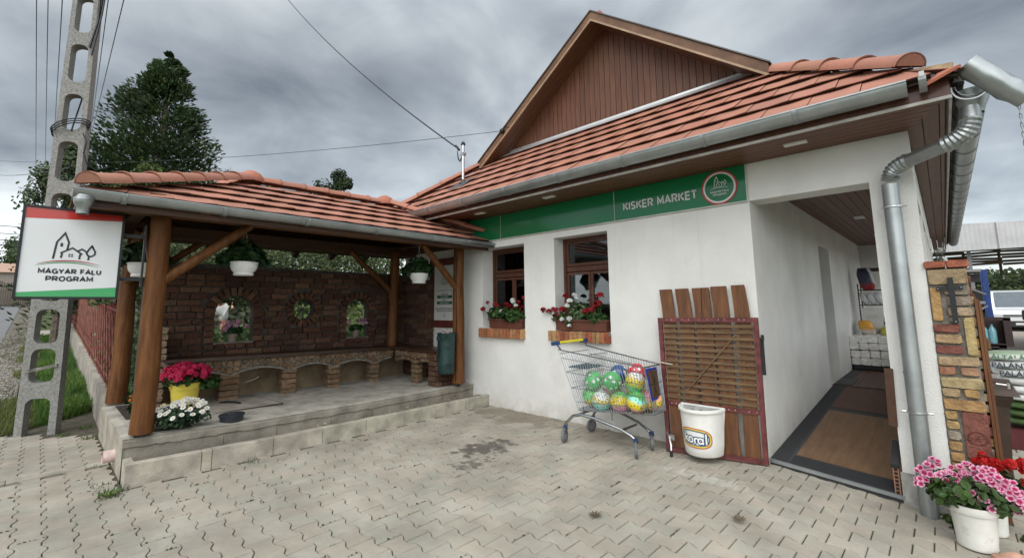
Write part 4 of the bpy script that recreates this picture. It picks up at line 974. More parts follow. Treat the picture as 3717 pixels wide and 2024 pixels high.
# left limits follow the hips
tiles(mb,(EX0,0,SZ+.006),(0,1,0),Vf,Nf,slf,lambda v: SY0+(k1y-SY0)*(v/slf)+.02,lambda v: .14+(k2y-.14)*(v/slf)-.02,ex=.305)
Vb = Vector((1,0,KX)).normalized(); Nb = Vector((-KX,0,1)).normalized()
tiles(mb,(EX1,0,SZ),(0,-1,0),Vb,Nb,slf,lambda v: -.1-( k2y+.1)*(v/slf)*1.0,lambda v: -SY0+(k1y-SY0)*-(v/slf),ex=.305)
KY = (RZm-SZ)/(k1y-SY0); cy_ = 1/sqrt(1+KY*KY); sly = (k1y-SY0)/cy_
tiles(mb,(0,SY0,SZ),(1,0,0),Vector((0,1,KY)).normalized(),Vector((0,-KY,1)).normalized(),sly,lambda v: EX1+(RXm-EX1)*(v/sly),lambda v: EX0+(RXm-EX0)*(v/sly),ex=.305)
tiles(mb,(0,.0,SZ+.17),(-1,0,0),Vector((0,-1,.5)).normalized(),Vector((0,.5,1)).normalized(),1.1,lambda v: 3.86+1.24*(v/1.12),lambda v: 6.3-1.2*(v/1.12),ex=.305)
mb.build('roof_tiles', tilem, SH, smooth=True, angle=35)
mb = MB(); q = .02
k1 = (RXm,k1y,RZm-q); k2 = (RXm,k2y,RZm-q)
mb.add([(EX0,SY0,SZ-q),(EX0,SY1,SZ-q),k2,k1,(EX1,SY0,SZ-q),(EX1,SY1,SZ-q)],[(0,1,2,3),(0,3,4),(4,3,2,5),(1,5,2)],(.06,.026,.013)); mb.build('roof_boards', matte, SH)
mb = MB()
y = SY0+.25
while y < -.1:
    if y < k1y: xt = EX0+(RXm-EX0)*(y-SY0)/(k1y-SY0)
    elif y > k2y: xt = EX0+(RXm-EX0)*(-y)/(-k2y)
    else: xt = RXm
    for s_ in (1,-1):
        xe = EX0 if s_ == 1 else EX1; xt_ = xt if s_ == 1 else 2*RXm-xt
        mb.bar((xe,y,SZ-.075),(xt_,y,SZ-.075+abs(xe-xt_)*KX),.07,.10)
    y += .62
for a in ((EX0,SY0),(EX1,SY0)): mb.bar((a[0],a[1],SZ-.075),(RXm,k1y,RZm-.075),.08,.12)
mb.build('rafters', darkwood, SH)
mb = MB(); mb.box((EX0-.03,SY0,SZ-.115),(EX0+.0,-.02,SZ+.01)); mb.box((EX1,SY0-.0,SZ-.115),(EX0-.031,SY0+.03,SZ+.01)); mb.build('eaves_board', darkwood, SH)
mb = MB(); hz = .05
caps(mb,(EX0+.04,SY0+.06,SZ+hz+.02),(RXm+.04,k1y-.04,RZm+hz+.01),7,r=.115)
caps(mb,(-3.86,.02,SZ+.135+hz),(RXm+.05,k2y+.04,RZm+hz+.02),5,r=.095)
caps(mb,(RXm,k2y,RZm+hz),(RXm,k1y,RZm+hz),6,r=.10)
caps(mb,(EX1,SY0,SZ+hz),(RXm-.03,k1y-.03,RZm+hz),7,r=.11)
mb.build('hip_caps', tilem, SH, smooth=True)
for y in (k1y,k2y):
    mb = MB(); mb.lathe([(0,.135),(.05,.128),(.11,.095),(.145,.045),(.155,.0),(.15,-.02)],(RXm,y,RZm+.055),20,(.40,.15,.10)); mb.build('ridge_knob', tilem, SH, smooth=True)
SG = (EX0+.065)
mb = MB(); gutter(mb,(SG,.0,SZ-.015),(SG,SY0-.04,SZ+.008),.068); P = [(SG+cos(pi*k/12)*.068,SY0-.04,SZ+.008-sin(pi*k/12)*.068) for k in range(13)]; mb.add(P,[tuple(range(13))]); g = mb.build('gutter', zinc, SH, smooth=True)
for y in (-4.31,-3.574,-2.8,-1.97,-1.14,-.53):
    mb = MB(); gring(mb,(SG,y,SZ-.015-.005*y),(0,1,0),.077,.034); mb.build('gutter_clip', zinc, g, smooth=True)
mb = MB(); mb.lathe([(.062,.0),(.066,-.03),(.058,-.075),(.042,-.10),(.040,-.15),(.032,-.15)],(SG-.0,-4.55,SZ-.035),18); mb.lathe([(.0665,-.028),(.068,-.038)],(SG,-4.55,SZ-.035),18,(.1,.1,.1)); mb.build('gutter_outlet', zinc, g, smooth=True)
mb = MB(); mb.add([(-3.64,-.008,2.40),(-3.84,-.008,2.43),(-3.84,-.008,2.58),(-3.66,-.008,2.47)],[(0,1,2,3)]); mb.add([(-3.65,.0,2.405),(-3.86,.0,2.5),(-3.86,-.10,2.46),(-3.65,-.10,2.40)],[(0,1,2,3)]); mb.build('wall_flashing', zinc, SH)
# ================================================================== NOTICE BOARD
nb = thing('notice_board', (-4.8,-.02,1.6), 'tall notice sheet in a broad dark red wooden frame behind the log post', 'notice board')
mb = MB(); plate(mb,[rect(-5.19,1.10,-4.38,2.26),rect(-5.07,1.22,-4.50,2.14)],.03,lambda u,v,w:(u,-.035+w,v)); mb.build('frame', mat('dark_red_wood',(.10,.025,.02),rough=.45,var=.15), nb, recalc=True)
mb = MB(); mb.box((-5.07,-.02,1.22),(-4.50,-.008,2.14),(.60,.60,.58)); mb.build('sheet', paintc, nb)
mb = MB(); cx_ = -4.785; fn = lambda dx,dz: (lambda u,v: (cx_+dx+u,-.0215,dz+v)); dkc = (.05,.055,.06)
logo(mb, fn(0,1.90), .22, dkc,(.25,.03,.03),(.03,.2,.07)); letters(mb,'MAGYAR FALU',-.10,.10,0,.022,fn(0,1.845),.2,dkc); letters(mb,'PROGRAM',-.07,.07,0,.022,fn(0,1.812),.2,dkc)
text(mb,'KEDVEZMÉNYEZETT NEVE',.038,fn(0,1.70),.0005,col=(.22,.22,.23)); text(mb,'TÁMOGATÁS',.03,fn(0,1.645),.0008,col=dkc)
for z in (1.585,1.485): mb.add([(cx_-.205,-.021,z),(cx_+.205,-.021,z),(cx_+.205,-.021,z+.05),(cx_-.205,-.021,z+.05)],[(0,1,2,3)],(.008,.10,.045))
text(mb,'25 100 000 Ft',.036,lambda u,v:(cx_+u,-.0225,1.597+v),.001,col=(.5,.55,.5)); text(mb,'KISKER MARKET',.036,lambda u,v:(cx_+u,-.0225,1.497+v),.001,col=(.5,.55,.5))
text(mb,'PROJEKT',.026,fn(0,1.548),.0006,col=dkc)
text(mb,'MAGYARORSZÁG KORMÁNYA',.034,fn(0,1.40),.001,col=dkc); text(mb,'MAGYAR FALU PROGRAM',.034,fn(0,1.365),.001,col=dkc)
mb.add([fn(0,1.29)(-.008,0),fn(0,1.29)(.008,0),fn(0,1.29)(.006,.045),fn(0,1.29)(-.004,.045)],[(0,1,2,3)],dkc); stroke(mb,[(-.03,0),(-.015,-.012),(.015,-.012),(.03,0)],.005,fn(0,1.285),dkc)
mb.build('print', paintc, nb)
# ================================================================== UTILITY POLE
P0 = Vector((-6.62,-4.64,-.1)); DR = Vector((.138,.338,0)).normalized(); NRM = Vector((DR.y,-DR.x,0))
up_ = thing('utility_pole', P0, 'weathered grey concrete lattice utility pole with rounded openings', 'utility pole')
def hw(z): return .186-.0098*z
def zw(z): return hw(z)*.60
ops = []; 
for (za,zb) in ((-.5,.42),(.60,1.00),(1.06,1.47),(1.57,2.03),(2.12,2.46),(2.60,2.92),(3.08,3.60),(3.76,4.24),(4.41,4.93),(5.10,5.62),(5.8,6.4),(6.6,7.2),(7.4,8.0)):
    w0,w1 = zw(za)*1.05,zw(zb)*1.05; r = min(w0*.9,.075)
    if za < 0: P = [(-w0,-.4),(w0,-.4)]+arc((w1-r,zb-r),r,0,pi/2,5)+arc((-w1+r,zb-r),r,pi/2,pi,5)
    else: P = arc((w0-r,za+r),r,-pi/2,0,5)+arc((w1-r,zb-r),r,0,pi/2,5)+arc((-w1+r,zb-r),r,pi/2,pi,5)+arc((-w0+r,za+r),r,pi,1.5*pi,5)
    ops.append(P)
def pf(dpt):
    return lambda u,v,w: P0+DR*u+Vector((0,0,v+.1))+NRM*(w-dpt)
mb = MB()
out_ = [(-hw(0)-.005,-.05),(-zw(0)-.03+.03,-.05),(-zw(0),-.05)]
foot0 = ops[0]
body = [(-hw(-.1),-.1)]+[(-zw(-.5),-.1)]+[(p[0],p[1]) for p in reversed(foot0[2:])]+[(zw(-.5),-.1),(hw(-.1),-.1),(hw(9),9),(-hw(9),9)]
plate(mb,[body]+ops[1:],.14,pf(.14)); mb.build('pole_shaft', poleconc, up_, recalc=True)
mb = MB(); a = P0+Vector((0,0,.87)); mb.bar(a-DR*.15+NRM*.01-Vector((0,0,.03)),a+DR*.14+NRM*.01+Vector((0,0,.03)),.02,.035); mb.build('iron_strap', mat('rusty_grey_iron',(.16,.15,.13),rough=.8,var=.3,vs=20), up_)
cb = MB()                                            # coiled black service wire on the pole
def pl_(u,z,n=.02): return P0+DR*u+Vector((0,0,z+.1))+NRM*n
for k in range(3):
    pts = [pl_(.17*cos(t)*(1+.05*k)-.01,3.75+.03*k+.06*sin(t)+.08*cos(t),.03+.10*sin(t)-.06) for t in [2*pi*i/22 for i in range(22)]]
    cb.tube(pts,.0075,5,closed=True)
cb.tube([pl_(.14,3.72,.03),pl_(.19,3.6,.05),pl_(.17,3.45,.04),pl_(.21,3.32,.03),pl_(.30,3.25,.02),pl_(.42,3.30,.02)],.008,5)
cb.tube([pl_(.02,3.74,.02),pl_(-.02,4.0,-.16),pl_(.05,4.45,-.16),pl_(.12,5.0,-.10),pl_(.17,6.0,-.05)],.009,5)
cb.tube([pl_(.1,4.9,.02),pl_(.16,5.3,.02),pl_(.14,6.3,.02)],.012,5); cb.tube([pl_(.13,4.8,.02),pl_(.19,5.4,.02),pl_(.23,6.3,.02)],.010,5)
cb.tube([pl_(-.02,3.4,-.16),pl_(-.03,3.0,-.16),pl_(-.05,2.7,-.16)],.008,5); cb.build('wire_coil', black, up_)
for a,b,r,lab in (((-8.566,-5.16,6.3),(-70,-6.04,14.6),.006,'leftmost thin overhead wire running up beside the pole'),((-8.44,-5.035,6.3),(-70,-5.345,14.7),.006,'second thin overhead wire from the left above the street'),((-8.28,-4.88,6.3),(-70,-5.0,17.6),.007,'third overhead wire from the left just beside the pole'),((-7.78,-4.38,6.3),(-70,-2.243,20.1),.007,'thin overhead wire right of the pole towards the dark tree'),((-7.607,-4.21,6.3),(-70,-2.40,19.1),.007,'rightmost thin overhead wire between the pole and the tree')):
    m_ = MB(); a = Vector(a); b = Vector(b); a = a-(b-a)*.03
    m_.tube([a.lerp(b,(t/24)**2) for t in range(25)],[r*(1+2.*(t/24)**2) for t in range(25)],5); tag(m_.build('overhead_wire', black),lab,'wire','overhead wires along the street')
def sag(name, a, b, s_, r, lab, grp=None):
    m_ = MB(); a = Vector(a); b = Vector(b); m_.tube([a.lerp(b,t/30)-Vector((0,0,s_*4*(t/30)*(1-t/30))) for t in range(31)],r,6); return tag(m_.build('service_cable', black),lab,'cable',grp)
sag('c',(-4.44,.0,4.10),(-14.4,.1,12.5),.30,.013,'thick black service cable sagging down to the roof mast')
sag('c',(-3.93,.53,4.43),(-20,-6.0,6.2),.25,.005,'thin grey wire from the gable edge to the left of the sky')
sag('c',(-6.62,-4.6,3.27),(-19.9,-6.2,5.75),.1,.006,'thin dark cable leaving the pole to the left low in the sky')
for k,(z0,z1) in enumerate(((4.6,4.62),(4.25,4.3),(4.0,4.02),(3.75,3.6),(5.0,5.02))):
    m_ = MB(); m_.tube([(-34,-9,z0+.9),(-34,-3.2,z1+.9)],.018,4); tag(m_.build('street_wire', black),['upper pale wire crossing the gap left of the sign','second wire crossing the gap left of the sign','middle wire crossing the gap left of the sign','lowest sloping wire in the gap left of the sign','topmost faint wire in the gap left of the sign'][k],'wire','wires crossing the far street')
# mast on the roof
ms = thing('roof_mast', (-4.37,.03,3.47), 'shiny metal cable mast with a black cap standing on the red roof', 'mast')
mb = MB(); mb.tube([(-4.37,.03,3.45),(-4.37,.03,4.17)],.024,12); mb.build('mast_tube', steel, ms, smooth=True)
mb = MB(); mb.lathe([(.0,.05),(.02,.045),(.034,.02),(.040,.0),(.036,-.012),(.03,-.015)],(-4.37,.03,4.175),14); mb.build('cap', blackrub, ms, smooth=True)
mb = MB(); mb.lathe([(.028,.06),(.05,.0),(.07,-.02)],(-4.37,.03,3.50),14,(.04,.04,.045)); mb.add([(-4.55,-.16,3.375),(-4.19,-.16,3.375),(-4.19,.12,3.585),(-4.55,.12,3.585)],[(0,1,2,3)],(.05,.05,.055)); mb.build('lead_collar', paintc, ms)
mb = MB(); mb.tube([(-4.44,.03,4.0),(-4.30,.03,4.0)],.014,8); mb.box((-4.40,.0,3.975),(-4.34,.065,4.025)); mb.build('clamp', steel, ms)
mb = MB(); mb.tube([(-4.44,.0,4.09),(-4.50,.01,4.15),(-4.56,.02,4.2)],.02,8)
for q in (0,.03,.06): mb.tube(bez((-4.50,.01,4.10),(-4.50+q,.02,3.80-q),(-4.40,.03,3.98),10),.005,5)
mb.build('cable_loops', blackrub, ms)
mb = MB(); mb.ico((-3.93,.53,4.43),.045,2); mb.tube([(-3.93,.53,4.43),(-3.86,.55,4.5),(-3.78,.55,4.45)],.006,5); tag(mb.build('insulator', blackrub),'small black round insulator on the left edge of the gable','insulator')
# ================================================================== HANGING LIGHT BOX SIGN
sn = thing('hanging_sign', (-4.1,-4.55,1.95), 'square projecting sign with village logo and MAGYAR FALU PROGRAM lettering', 'sign')
XS = -4.07; ya,yb,z0,z1 = -4.885,-4.247,1.550,2.320
mb = MB(); mb.box((XS-.09,ya,z0),(XS-.002,yb,z1)); mb.build('sign_case', black, sn)
mb = MB(); f_ = .018; plate(mb,[rect(ya,z0,yb,z1),rect(ya+f_,z0+f_,yb-f_,z1-f_)],.012,lambda u,v,w:(XS-.003+w,u,v)); mb.build('sign_frame', black, sn, recalc=True)
glossy = mat('sign_face', (1,1,1), rough=.22, var=.01, attr=True, coat=.3)
mb = MB(); a,b,c,d = ya+f_,yb-f_,z0+f_,z1-f_; X_ = XS
mb.add([(X_,a,c),(X_,b,c),(X_,b,d),(X_,a,d)],[(0,1,2,3)],(.70,.71,.72))
mb.add([(X_+.001,a,c),(X_+.001,b,c),(X_+.001,b,c+.085),(X_+.001,a,c+.035)],[(0,1,2,3)],(.03,.34,.10))
mb.add([(X_+.001,a,d-.092),(X_+.001,b,d-.052),(X_+.001,b,d),(X_+.001,a,d)],[(0,1,2,3)],(.50,.035,.025)); mb.build('sign_face', glossy, sn)
mb = MB(); ym = (ya+yb)/2; gs = lambda y0,zz: (lambda u,v: (XS+.002,y0+u,zz+v)); dk2 = (.035,.037,.042)
logo(mb, gs(ym-.012,1.862), .44, dk2,(.40,.03,.04),(.03,.26,.08))
letters(mb,'MAGYAR FALU',-.190,.190,0,.045,gs(ym,1.758),.24,dk2,.30); letters(mb,'PROGRAM',-.142,.142,0,.045,gs(ym,1.696),.24,dk2,.30)
mb.build('sign_print', paintc, sn)
mb = MB()
for z in (1.73,2.13): mb.bar((XS-.05,yb,z),(XS-.02,-4.085,z),.03,.03)
mb.box((XS-.03,-4.10,1.66),(XS+.01,-4.085,2.24)); mb.build('bracket', black, sn)
# ================================================================== FENCE
fn_ = thing('red_fence', (-12,-4.0,0), 'red metal and netting fence on a low concrete wall beside the grass', 'fence')
def fyl(x): return -4.06+(-x-5.9)*.006
def ftop(x): return .385+.05*(-5.9-x)
mb = MB(); 
for i in range(26):
    xa,xb = -5.95-i*.8, -5.95-(i+1)*.8
    mb.add([(xa,fyl(xa)-.03,-.2),(xb,fyl(xb)-.03,-.2),(xb,fyl(xb)-.03,ftop(xb)),(xa,fyl(xa)-.03,ftop(xa)),(xa,fyl(xa)+.14,ftop(xa)),(xb,fyl(xb)+.14,ftop(xb)),(xb,fyl(xb)+.14,-.2),(xa,fyl(xa)+.14,-.2)],
      [(0,3,2,1),(3,4,5,2),(4,7,6,5),(0,7,4,3),(1,2,5,6)],tint((.86,.84,.82),.08))
mb.build('base_wall', conc, fn_)
redf = mat('red_fence_paint', (.17,.032,.026), rough=.6, var=.3, vs=14)
mb = MB(); x = -6.02; k = 0
while x > -26:
    y = fyl(x)+.05; zt = ftop(x)
    mb.tube([(x,y,zt-.02),(x+rv(-.008,.008),y,zt+1.10)],.011,5); x -= .21
for h in (.12,1.02): mb.tube([(x_,fyl(x_)+.05,ftop(x_)+h) for x_ in (-6,-10,-15,-20,-26)],.015,5)
mb.build('bars', redf, fn_)
for x in [-6.0-i*2.2 for i in range(9)]:
    mb = MB(); mb.box((x-.025,fyl(x)+.03,ftop(x)-.05),(x+.025,fyl(x)+.08,ftop(x)+1.15)); mb.build('post', redf, fn_)
mb = MB(); x = -6.02
while x > -16:
    for sgn in (1,-1):
        p = [(x-.95*t if True else 0, fyl(x)+.035, ftop(x)+(.0+1.0*t if sgn > 0 else 1.0-1.0*t)) for t in (0,1)]; mb.tube(p,.0035,3,caps=False)
    x -= .4
mb.build('netting', mat('faded_net',(.30,.16,.11),rough=.9), fn_)
# ================================================================== LEANING GATE
GT = thing('leaning_gate', (-.45,-.2,0), 'old wooden gate in a red steel frame leaning against the white wall', 'gate')
BL,BRr,TL,TR = Vector((-.845,-.285,0.0)),Vector((.015,-.10,.012)),Vector((-.962,-.09,1.298)),Vector((.012,-.06,1.31))
def gm(u,v,w=0):
    p = (BL*(1-u)+BRr*u)*(1-v)+(TL*(1-u)+TR*u)*v; n_ = Vector((.09,-1,.13)).normalized(); return p+n_*w
def gbox(mb,u0,v0,u1,v1,w0,w1,col=None,sk=0):
    c = [(u0,v0),(u1,v0+sk),(u1,v1+sk),(u0,v1)]
    mb.add([gm(a,b,w0) for a,b in c]+[gm(a,b,w1) for a,b in c],[(0,1,2,3),(7,6,5,4),(0,4,5,1),(1,5,6,2),(2,6,7,3),(3,7,4,0)],col)
for u0,u1,t0,t1,vt in ((.055,.19,.03,.165,1.235),(.234,.379,.207,.35,1.235),(.408,.574,.388,.560,1.235),(.595,.745,.578,.728,1.24),(.79,.932,.778,.897,1.243)):
    mb = MB(); n_ = 8; P = []
    for i in range(n_+1):
        v = .02+(vt-.02)*i/n_; s_ = max(0,(v-1)/.24); j1,j2 = rv(-.003,.003),rv(-.003,.003)
        a = u0+(t0-u0)*s_+j1; b = u1+(t1-u1)*s_+j2; P += [gm(a,v,-.002),gm(b,v,-.002),gm(b,v,-.024),gm(a,v,-.024)]
    F = [(0,1,2,3),(4*n_+3,4*n_+2,4*n_+1,4*n_)]
    for i in range(n_): F += [(4*i+q,4*i+4+q,4*i+4+(q+1)%4,4*i+(q+1)%4) for q in range(4)]
    mb.add(P,F); pk = mb.build('plank', plankw, GT, recalc=True)
    if u0 == .408: m2 = MB(); m2.tube([gm(.487,1.23,.0),gm(.484,1.16,.001),gm(.478,1.05,.001),gm(.476,.9,.001)],[.005,.004,.003,.002],4); m2.build('split', matte if False else mat('split_dark',(.02,.012,.008)), pk)
for k in range(13):
    v = .935-.535*k/12; mb = MB(); gbox(mb,.045+.012*rv(-1,1),v-.010,.965+.012*rv(-1,1),v+.011,.003,.016,sk=rv(-.006,.004)-.01*k/12); mb.build('slat', slatw, GT)
mb = MB(); mb.bar(gm(.255,.44,.0),gm(.79,.875,.0),.012,.035,(0,1,0)); mb.build('diagonal_brace', slatw, GT)
for u in (.17,.80):
    mb = MB(); gbox(mb,u-.012,.37,u+.018,.95,-.001,.004); mb.build('batten', slatw, GT)
mb = MB(); t = .045; tv = .034
gbox(mb,0,0,t,1,-.012,.022); gbox(mb,1-t,0,1,1,-.012,.022); gbox(mb,0,1-tv,1,1.0,-.011,.024); gbox(mb,0,0,1,tv,-.011,.024); gbox(mb,t,.335,1-t,.368,-.010,.010,sk=-.012)
mb.build('frame', redsteel, GT)
for u,v,w_ in [(u,.984,.027) for u in (.10,.15,.27,.34,.45,.53,.64,.70,.83,.88)]+[(u,.35-.012*u,.013) for u in (.09,.14,.67,.73,.86,.93)]:
    mb = MB(); mb.ico(gm(u,v,w_),.006,1); mb.build('bolt', mat('bolt_metal',(.45,.36,.32),rough=.5), GT)
mb = MB(); gbox(mb,1.0,.60,1.03,.86,-.03,-.02); gbox(mb,1.01,.84,1.035,.88,-.03,.0); mb.build('hinge_plate', black, GT)
mb = MB(); mb.tube([gm(-.01,.648,.03),gm(.14,.637,.05)],.0065,6,col=(.5,.44,.36)); gbox(mb,.005,.545,.035,.60,.022,.03,(.08,.02,.02)); mb.build('latch_pin', paintc, GT)
mb = MB(); mb.tube([gm(.035,.14,.05),(-.748,-.40,.10),(-.742,-.42,.02)],.011,8); mb.box((-.80,-.34,.13),(-.74,-.33,.18)); ks = mb.build('drop_bolt', steel, GT, smooth=True)
mb = MB(); mb.tube([(-.742,-.42,.055),(-.741,-.425,.0)],.014,8); mb.build('rubber_tip', blackrub, ks)
# ================================================================== KORAL BIN
kb = thing('wall_litter_bin', (-.475,-.3,.07), 'white half round plastic litter bin with a koral logo hung on the gate', 'litter bin')
cxk, yk = -.478, -.265
def kring(r,ry,z,n=26): return [(cxk+r*cos(pi+pi*k/n), yk+ry*sin(pi+pi*k/n)) for k in range(n+1)]
mb = MB(); prof = [(.160,.150,.062),(.168,.162,.075),(.178,.175,.16),(.186,.185,.30),(.194,.196,.455),(.205,.212,.457),(.208,.216,.470),(.205,.212,.483),(.196,.198,.486),(.186,.186,.478),(.170,.165,.10)]
P = []; n_ = 26
for r,ry,z in prof: P += [(x,y,z) for x,y in kring(r,ry*1.28,z,n_)]
F = [(j*(n_+1)+k,j*(n_+1)+k+1,(j+1)*(n_+1)+k+1,(j+1)*(n_+1)+k) for j in range(len(prof)-1) for k in range(n_)]
F.append(tuple(range(n_+1))); F.append(tuple(range(10*(n_+1),11*(n_+1))))
mb.add(P,F)
mb.add([(cxk-.160,yk,.062),(cxk+.160,yk,.062),(cxk+.205,yk,.483),(cxk-.205,yk,.483)],[(0,1,2,3)]); mb.add([(cxk-.165,yk-.012,.1),(cxk+.165,yk-.012,.1),(cxk+.19,yk-.012,.483),(cxk-.19,yk-.012,.483)],[(0,1,2,3)])
mb.box((cxk-.205,yk-.014,.476),(cxk+.205,yk+.002,.488)); mb.build('bin_body', oldwhite, kb, smooth=True, angle=50)
mb = MB(); mb.add([(cxk-.17,yk-.0135,.12),(cxk+.17,yk-.0135,.12),(cxk+.184,yk-.0135,.476),(cxk-.184,yk-.0135,.476)],[(0,1,2,3)]); mb.build('bin_inside', mat('scuffed_grey_plastic',(.36,.36,.34),rough=.7,var=.12,vs=14,dirt=((.12,.12,.115),24.,.55,.7)), kb)
mb = MB()
for x,z in ((-.09,.43),(.10,.425),(0,.40),(.02,.385),(-.03,.39),(.045,.405),(-.01,.445)): mb.ico((cxk+x,yk-.014,z),rv(.005,.009),1)
mb.build('screw_hole', black, kb)
def kw(u,v,off=.0):   # wrap onto the bin front; u is arc length about the middle
    z = .235+v; t = z/.455; r = .172+.023*t+off; ry = (.168+.028*t)*1.28+off; a = -pi/2+u/r; return (cxk+cos(a)*r, yk+sin(a)*ry, z-.05*u)
def oval(rx,rz,n=40,e=.72):
    o=[]
    for k in range(n):
        t = 2*pi*k/n; c_,s_ = cos(t),sin(t); o.append((rx*abs(c_)**e*(1 if c_ > 0 else -1)-.0, rz*abs(s_)**e*(1 if s_ > 0 else -1)))
    return o
def orng(mb,a,b,off,col):
    A_,B_ = oval(*a),oval(*b); n=len(A_); mb.add([kw(u,v,off) for u,v in A_]+[kw(u,v,off) for u,v in B_],[(k,(k+1)%n,n+(k+1)%n,n+k) for k in range(n)],col)
mb = MB()
orng(mb,(.150,.088),(.143,.081),.0015,(.42,.07,.03)); orng(mb,(.143,.081),(.129,.067),.0016,(.62,.42,.09)); orng(mb,(.129,.067),(.119,.057),.0017,(.03,.13,.16))
A_ = oval(.119,.057); mb.add([kw(u,v,.0012) for u,v in A_]+[kw(u*.5,v*.5,.0012) for u,v in A_]+[kw(0,0,.0012)],[(k,(k+1)%40,40+(k+1)%40,40+k) for k in range(40)]+[(40+k,40+(k+1)%40,80) for k in range(40)],(.70,.70,.68))
# rounded lettering drawn as strokes: dark blue halo first, white on top
def glyphs(wd,off,col):
    def K(pts): 
        q=[]
        for a,b in zip(pts[:-1],pts[1:]):
            n_=max(2,int((Vector(b)-Vector(a)).length/.012)); q+=[tuple(Vector(a).lerp(Vector(b),i/n_)) for i in range(n_)]
        q.append(pts[-1]); stroke(mb,q,wd,lambda u,v:kw(u-.0,v-.012,off),col)
        for c_ in (pts[0],pts[-1]): mb.add([kw(c_[0]+wd/2*cos(2*pi*i/10),c_[1]-.012+wd/2*sin(2*pi*i/10),off) for i in range(10)],[tuple(range(10))],col)
    K([(-.098,-.028),(-.098,.055)]); K([(-.066,.016),(-.094,-.004)]); K([(-.090,-.002),(-.064,-.028)])
    K([(-.035+.020*cos(t),-.006+.022*sin(t)) for t in [2*pi*i/16 for i in range(17)]])
    K([(.003,-.028),(.003,.012)]); K([(.004,.0),(.012,.014),(.026,.014)])
    K([(.052+.020*cos(t),-.006+.022*sin(t)) for t in [2*pi*i/16 for i in range(17)]]); K([(.073,.014),(.073,-.028)])
    K([(.100,-.028),(.100,.055)])
glyphs(.030,.0022,(.01,.045,.12)); glyphs(.0135,.0030,(.75,.75,.74))
mb.build('koral_logo', paintc, kb)
# ================================================================== SHOPPING CART
ct = thing('shopping_cart', (-1.4,-.45,0), 'steel shopping cart with yellow and blue handle full of coloured balls', 'shopping cart')
yn0,yf0,yn1,yf1 = -.735,-.175,-.64,-.30
def cp(t,side,h):   # t 0 rear..1 front, side -1 near..1 far, h 0 bottom..1 top
    # bottom and top rails, tapering to the front
    xb = -1.615+.80*t; zb = .345+.055*t; xt = -1.835+.965*t; zt = .965-.125*t
    yn = yn0+(yn1-yn0)*t; yf = yf0+(yf1-yf0)*t; inset = .045*(1-h)
    y = (yn+inset)*(1-(side+1)/2)+(yf-inset)*((side+1)/2); return Vector((xb+(xt-xb)*h,y,zb+(zt-zb)*h))
chrome = mat('cart_chrome', (.30,.31,.32), rough=.35, metal=1, var=.12, vs=30)
mb = MB(); R_ = .0046
for side in (-1,1):
    for h,r in ((0,.0045),(.14,.0035),(.36,.0035),(.62,.0035),(.86,.0035),(1,.0065)): mb.tube([cp(t,side,h) for t in (0,.5,1)],r,6)
    for k in range(31): t = k/30; mb.tube([cp(t,side,0),cp(t,side,1 if k in (0,30) or k > 0 else 1)],R_*.75 if k not in (0,30) else .006,4,caps=False)
for h,r in ((0,.0045),(.36,.0035),(.62,.0035),(1,.0065)): mb.tube([cp(1,-1,h),cp(1,1,h)],r,6)
for k in range(1,12): s_ = -1+2*k/12; mb.tube([cp(1,s_,0),cp(1,s_,1)],R_*.8,4,caps=False)
for k in range(0,19): s_ = -1+2*k/18; mb.tube([cp(0,s_,0),cp(1,s_,0)],R_*.8,4,caps=False)
for k in range(0,13): t = k/12; mb.tube([cp(t,-1,0),cp(t,1,0)],R_,4,caps=False)
for k in range(0,15): s_ = -1+2*k/14; mb.tube([cp(0,s_,.0),cp(0,s_,.93)],R_*.8,4,caps=False)
for h in (.02,.36,.62,.93): mb.tube([cp(0,-1,h),cp(0,1,h)],.004,6)
mb.build('basket', chrome, ct)
mb = MB()
for k in range(9):
    y = -.62+.33*k/8; mb.tube([(-1.60,y,.55),(-1.50,y,.92)],.0025,4,caps=False); mb.tube([(-1.76,y,.62),(-1.60,y,.55)],.0025,4,caps=False)
for a,b in (((-1.60,-.62,.55),(-1.60,-.29,.55)),((-1.50,-.62,.92),(-1.50,-.29,.92)),((-1.55,-.62,.73),(-1.55,-.29,.73))): mb.tube([a,b],.004,5)
mb.build('child_seat', chrome, ct)
mb = MB(); mb.box((-1.79,-.62,.765),(-1.56,-.28,.775)); 
for k in range(6): mb.box((-1.77+.035*k,-.60,.775),(-1.755+.035*k,-.30,.783))
mb.build('seat_flap', mat('blue_grey_plastic',(.035,.075,.10),rough=.5), ct)
hl = MB(); hl.tube([(-1.885,-.70,1.03),(-1.875,-.20,1.035)],.015,12); hb = hl.build('handle', yhandle, ct, smooth=True)
for y in (-.73,-.185):
    m_ = MB(); m_.obox((-1.875,y,1.028),(.040,0,.006),(0,.030,0),(-.003,0,.020)); m_.ico((-1.90,y,1.025),.024,2,sc=(1.1,1.15,.9)); m_.tube([(-1.86,y,1.02),(-1.82,y+(.02 if y < -.5 else -.02),.965)],.008,6); m_.build('handle_end', blue, ct, smooth=True)
mb = MB()                                           # chassis
def sidetube(y0,y1,s_):
    p = [(-1.79,y0,.165),(-1.775,y0,.20),(-1.70,y0+s_*.02,.275),(-1.60,y0+s_*.03,.30),(-1.45,y0+s_*.04,.285),(-1.15,(y0+y1)/2+s_*.03,.225),(-1.03,y1+s_*.0,.185),(-.985,y1,.155)]
    q = []
    for i in range(len(p)-1):
        for t in (0,.5): q.append(Vector(p[i]).lerp(Vector(p[i+1]),t))
    q.append(Vector(p[-1])); mb.tube(q,.0155,10)
sidetube(-.70,-.655,1); sidetube(-.17,-.33,-1)
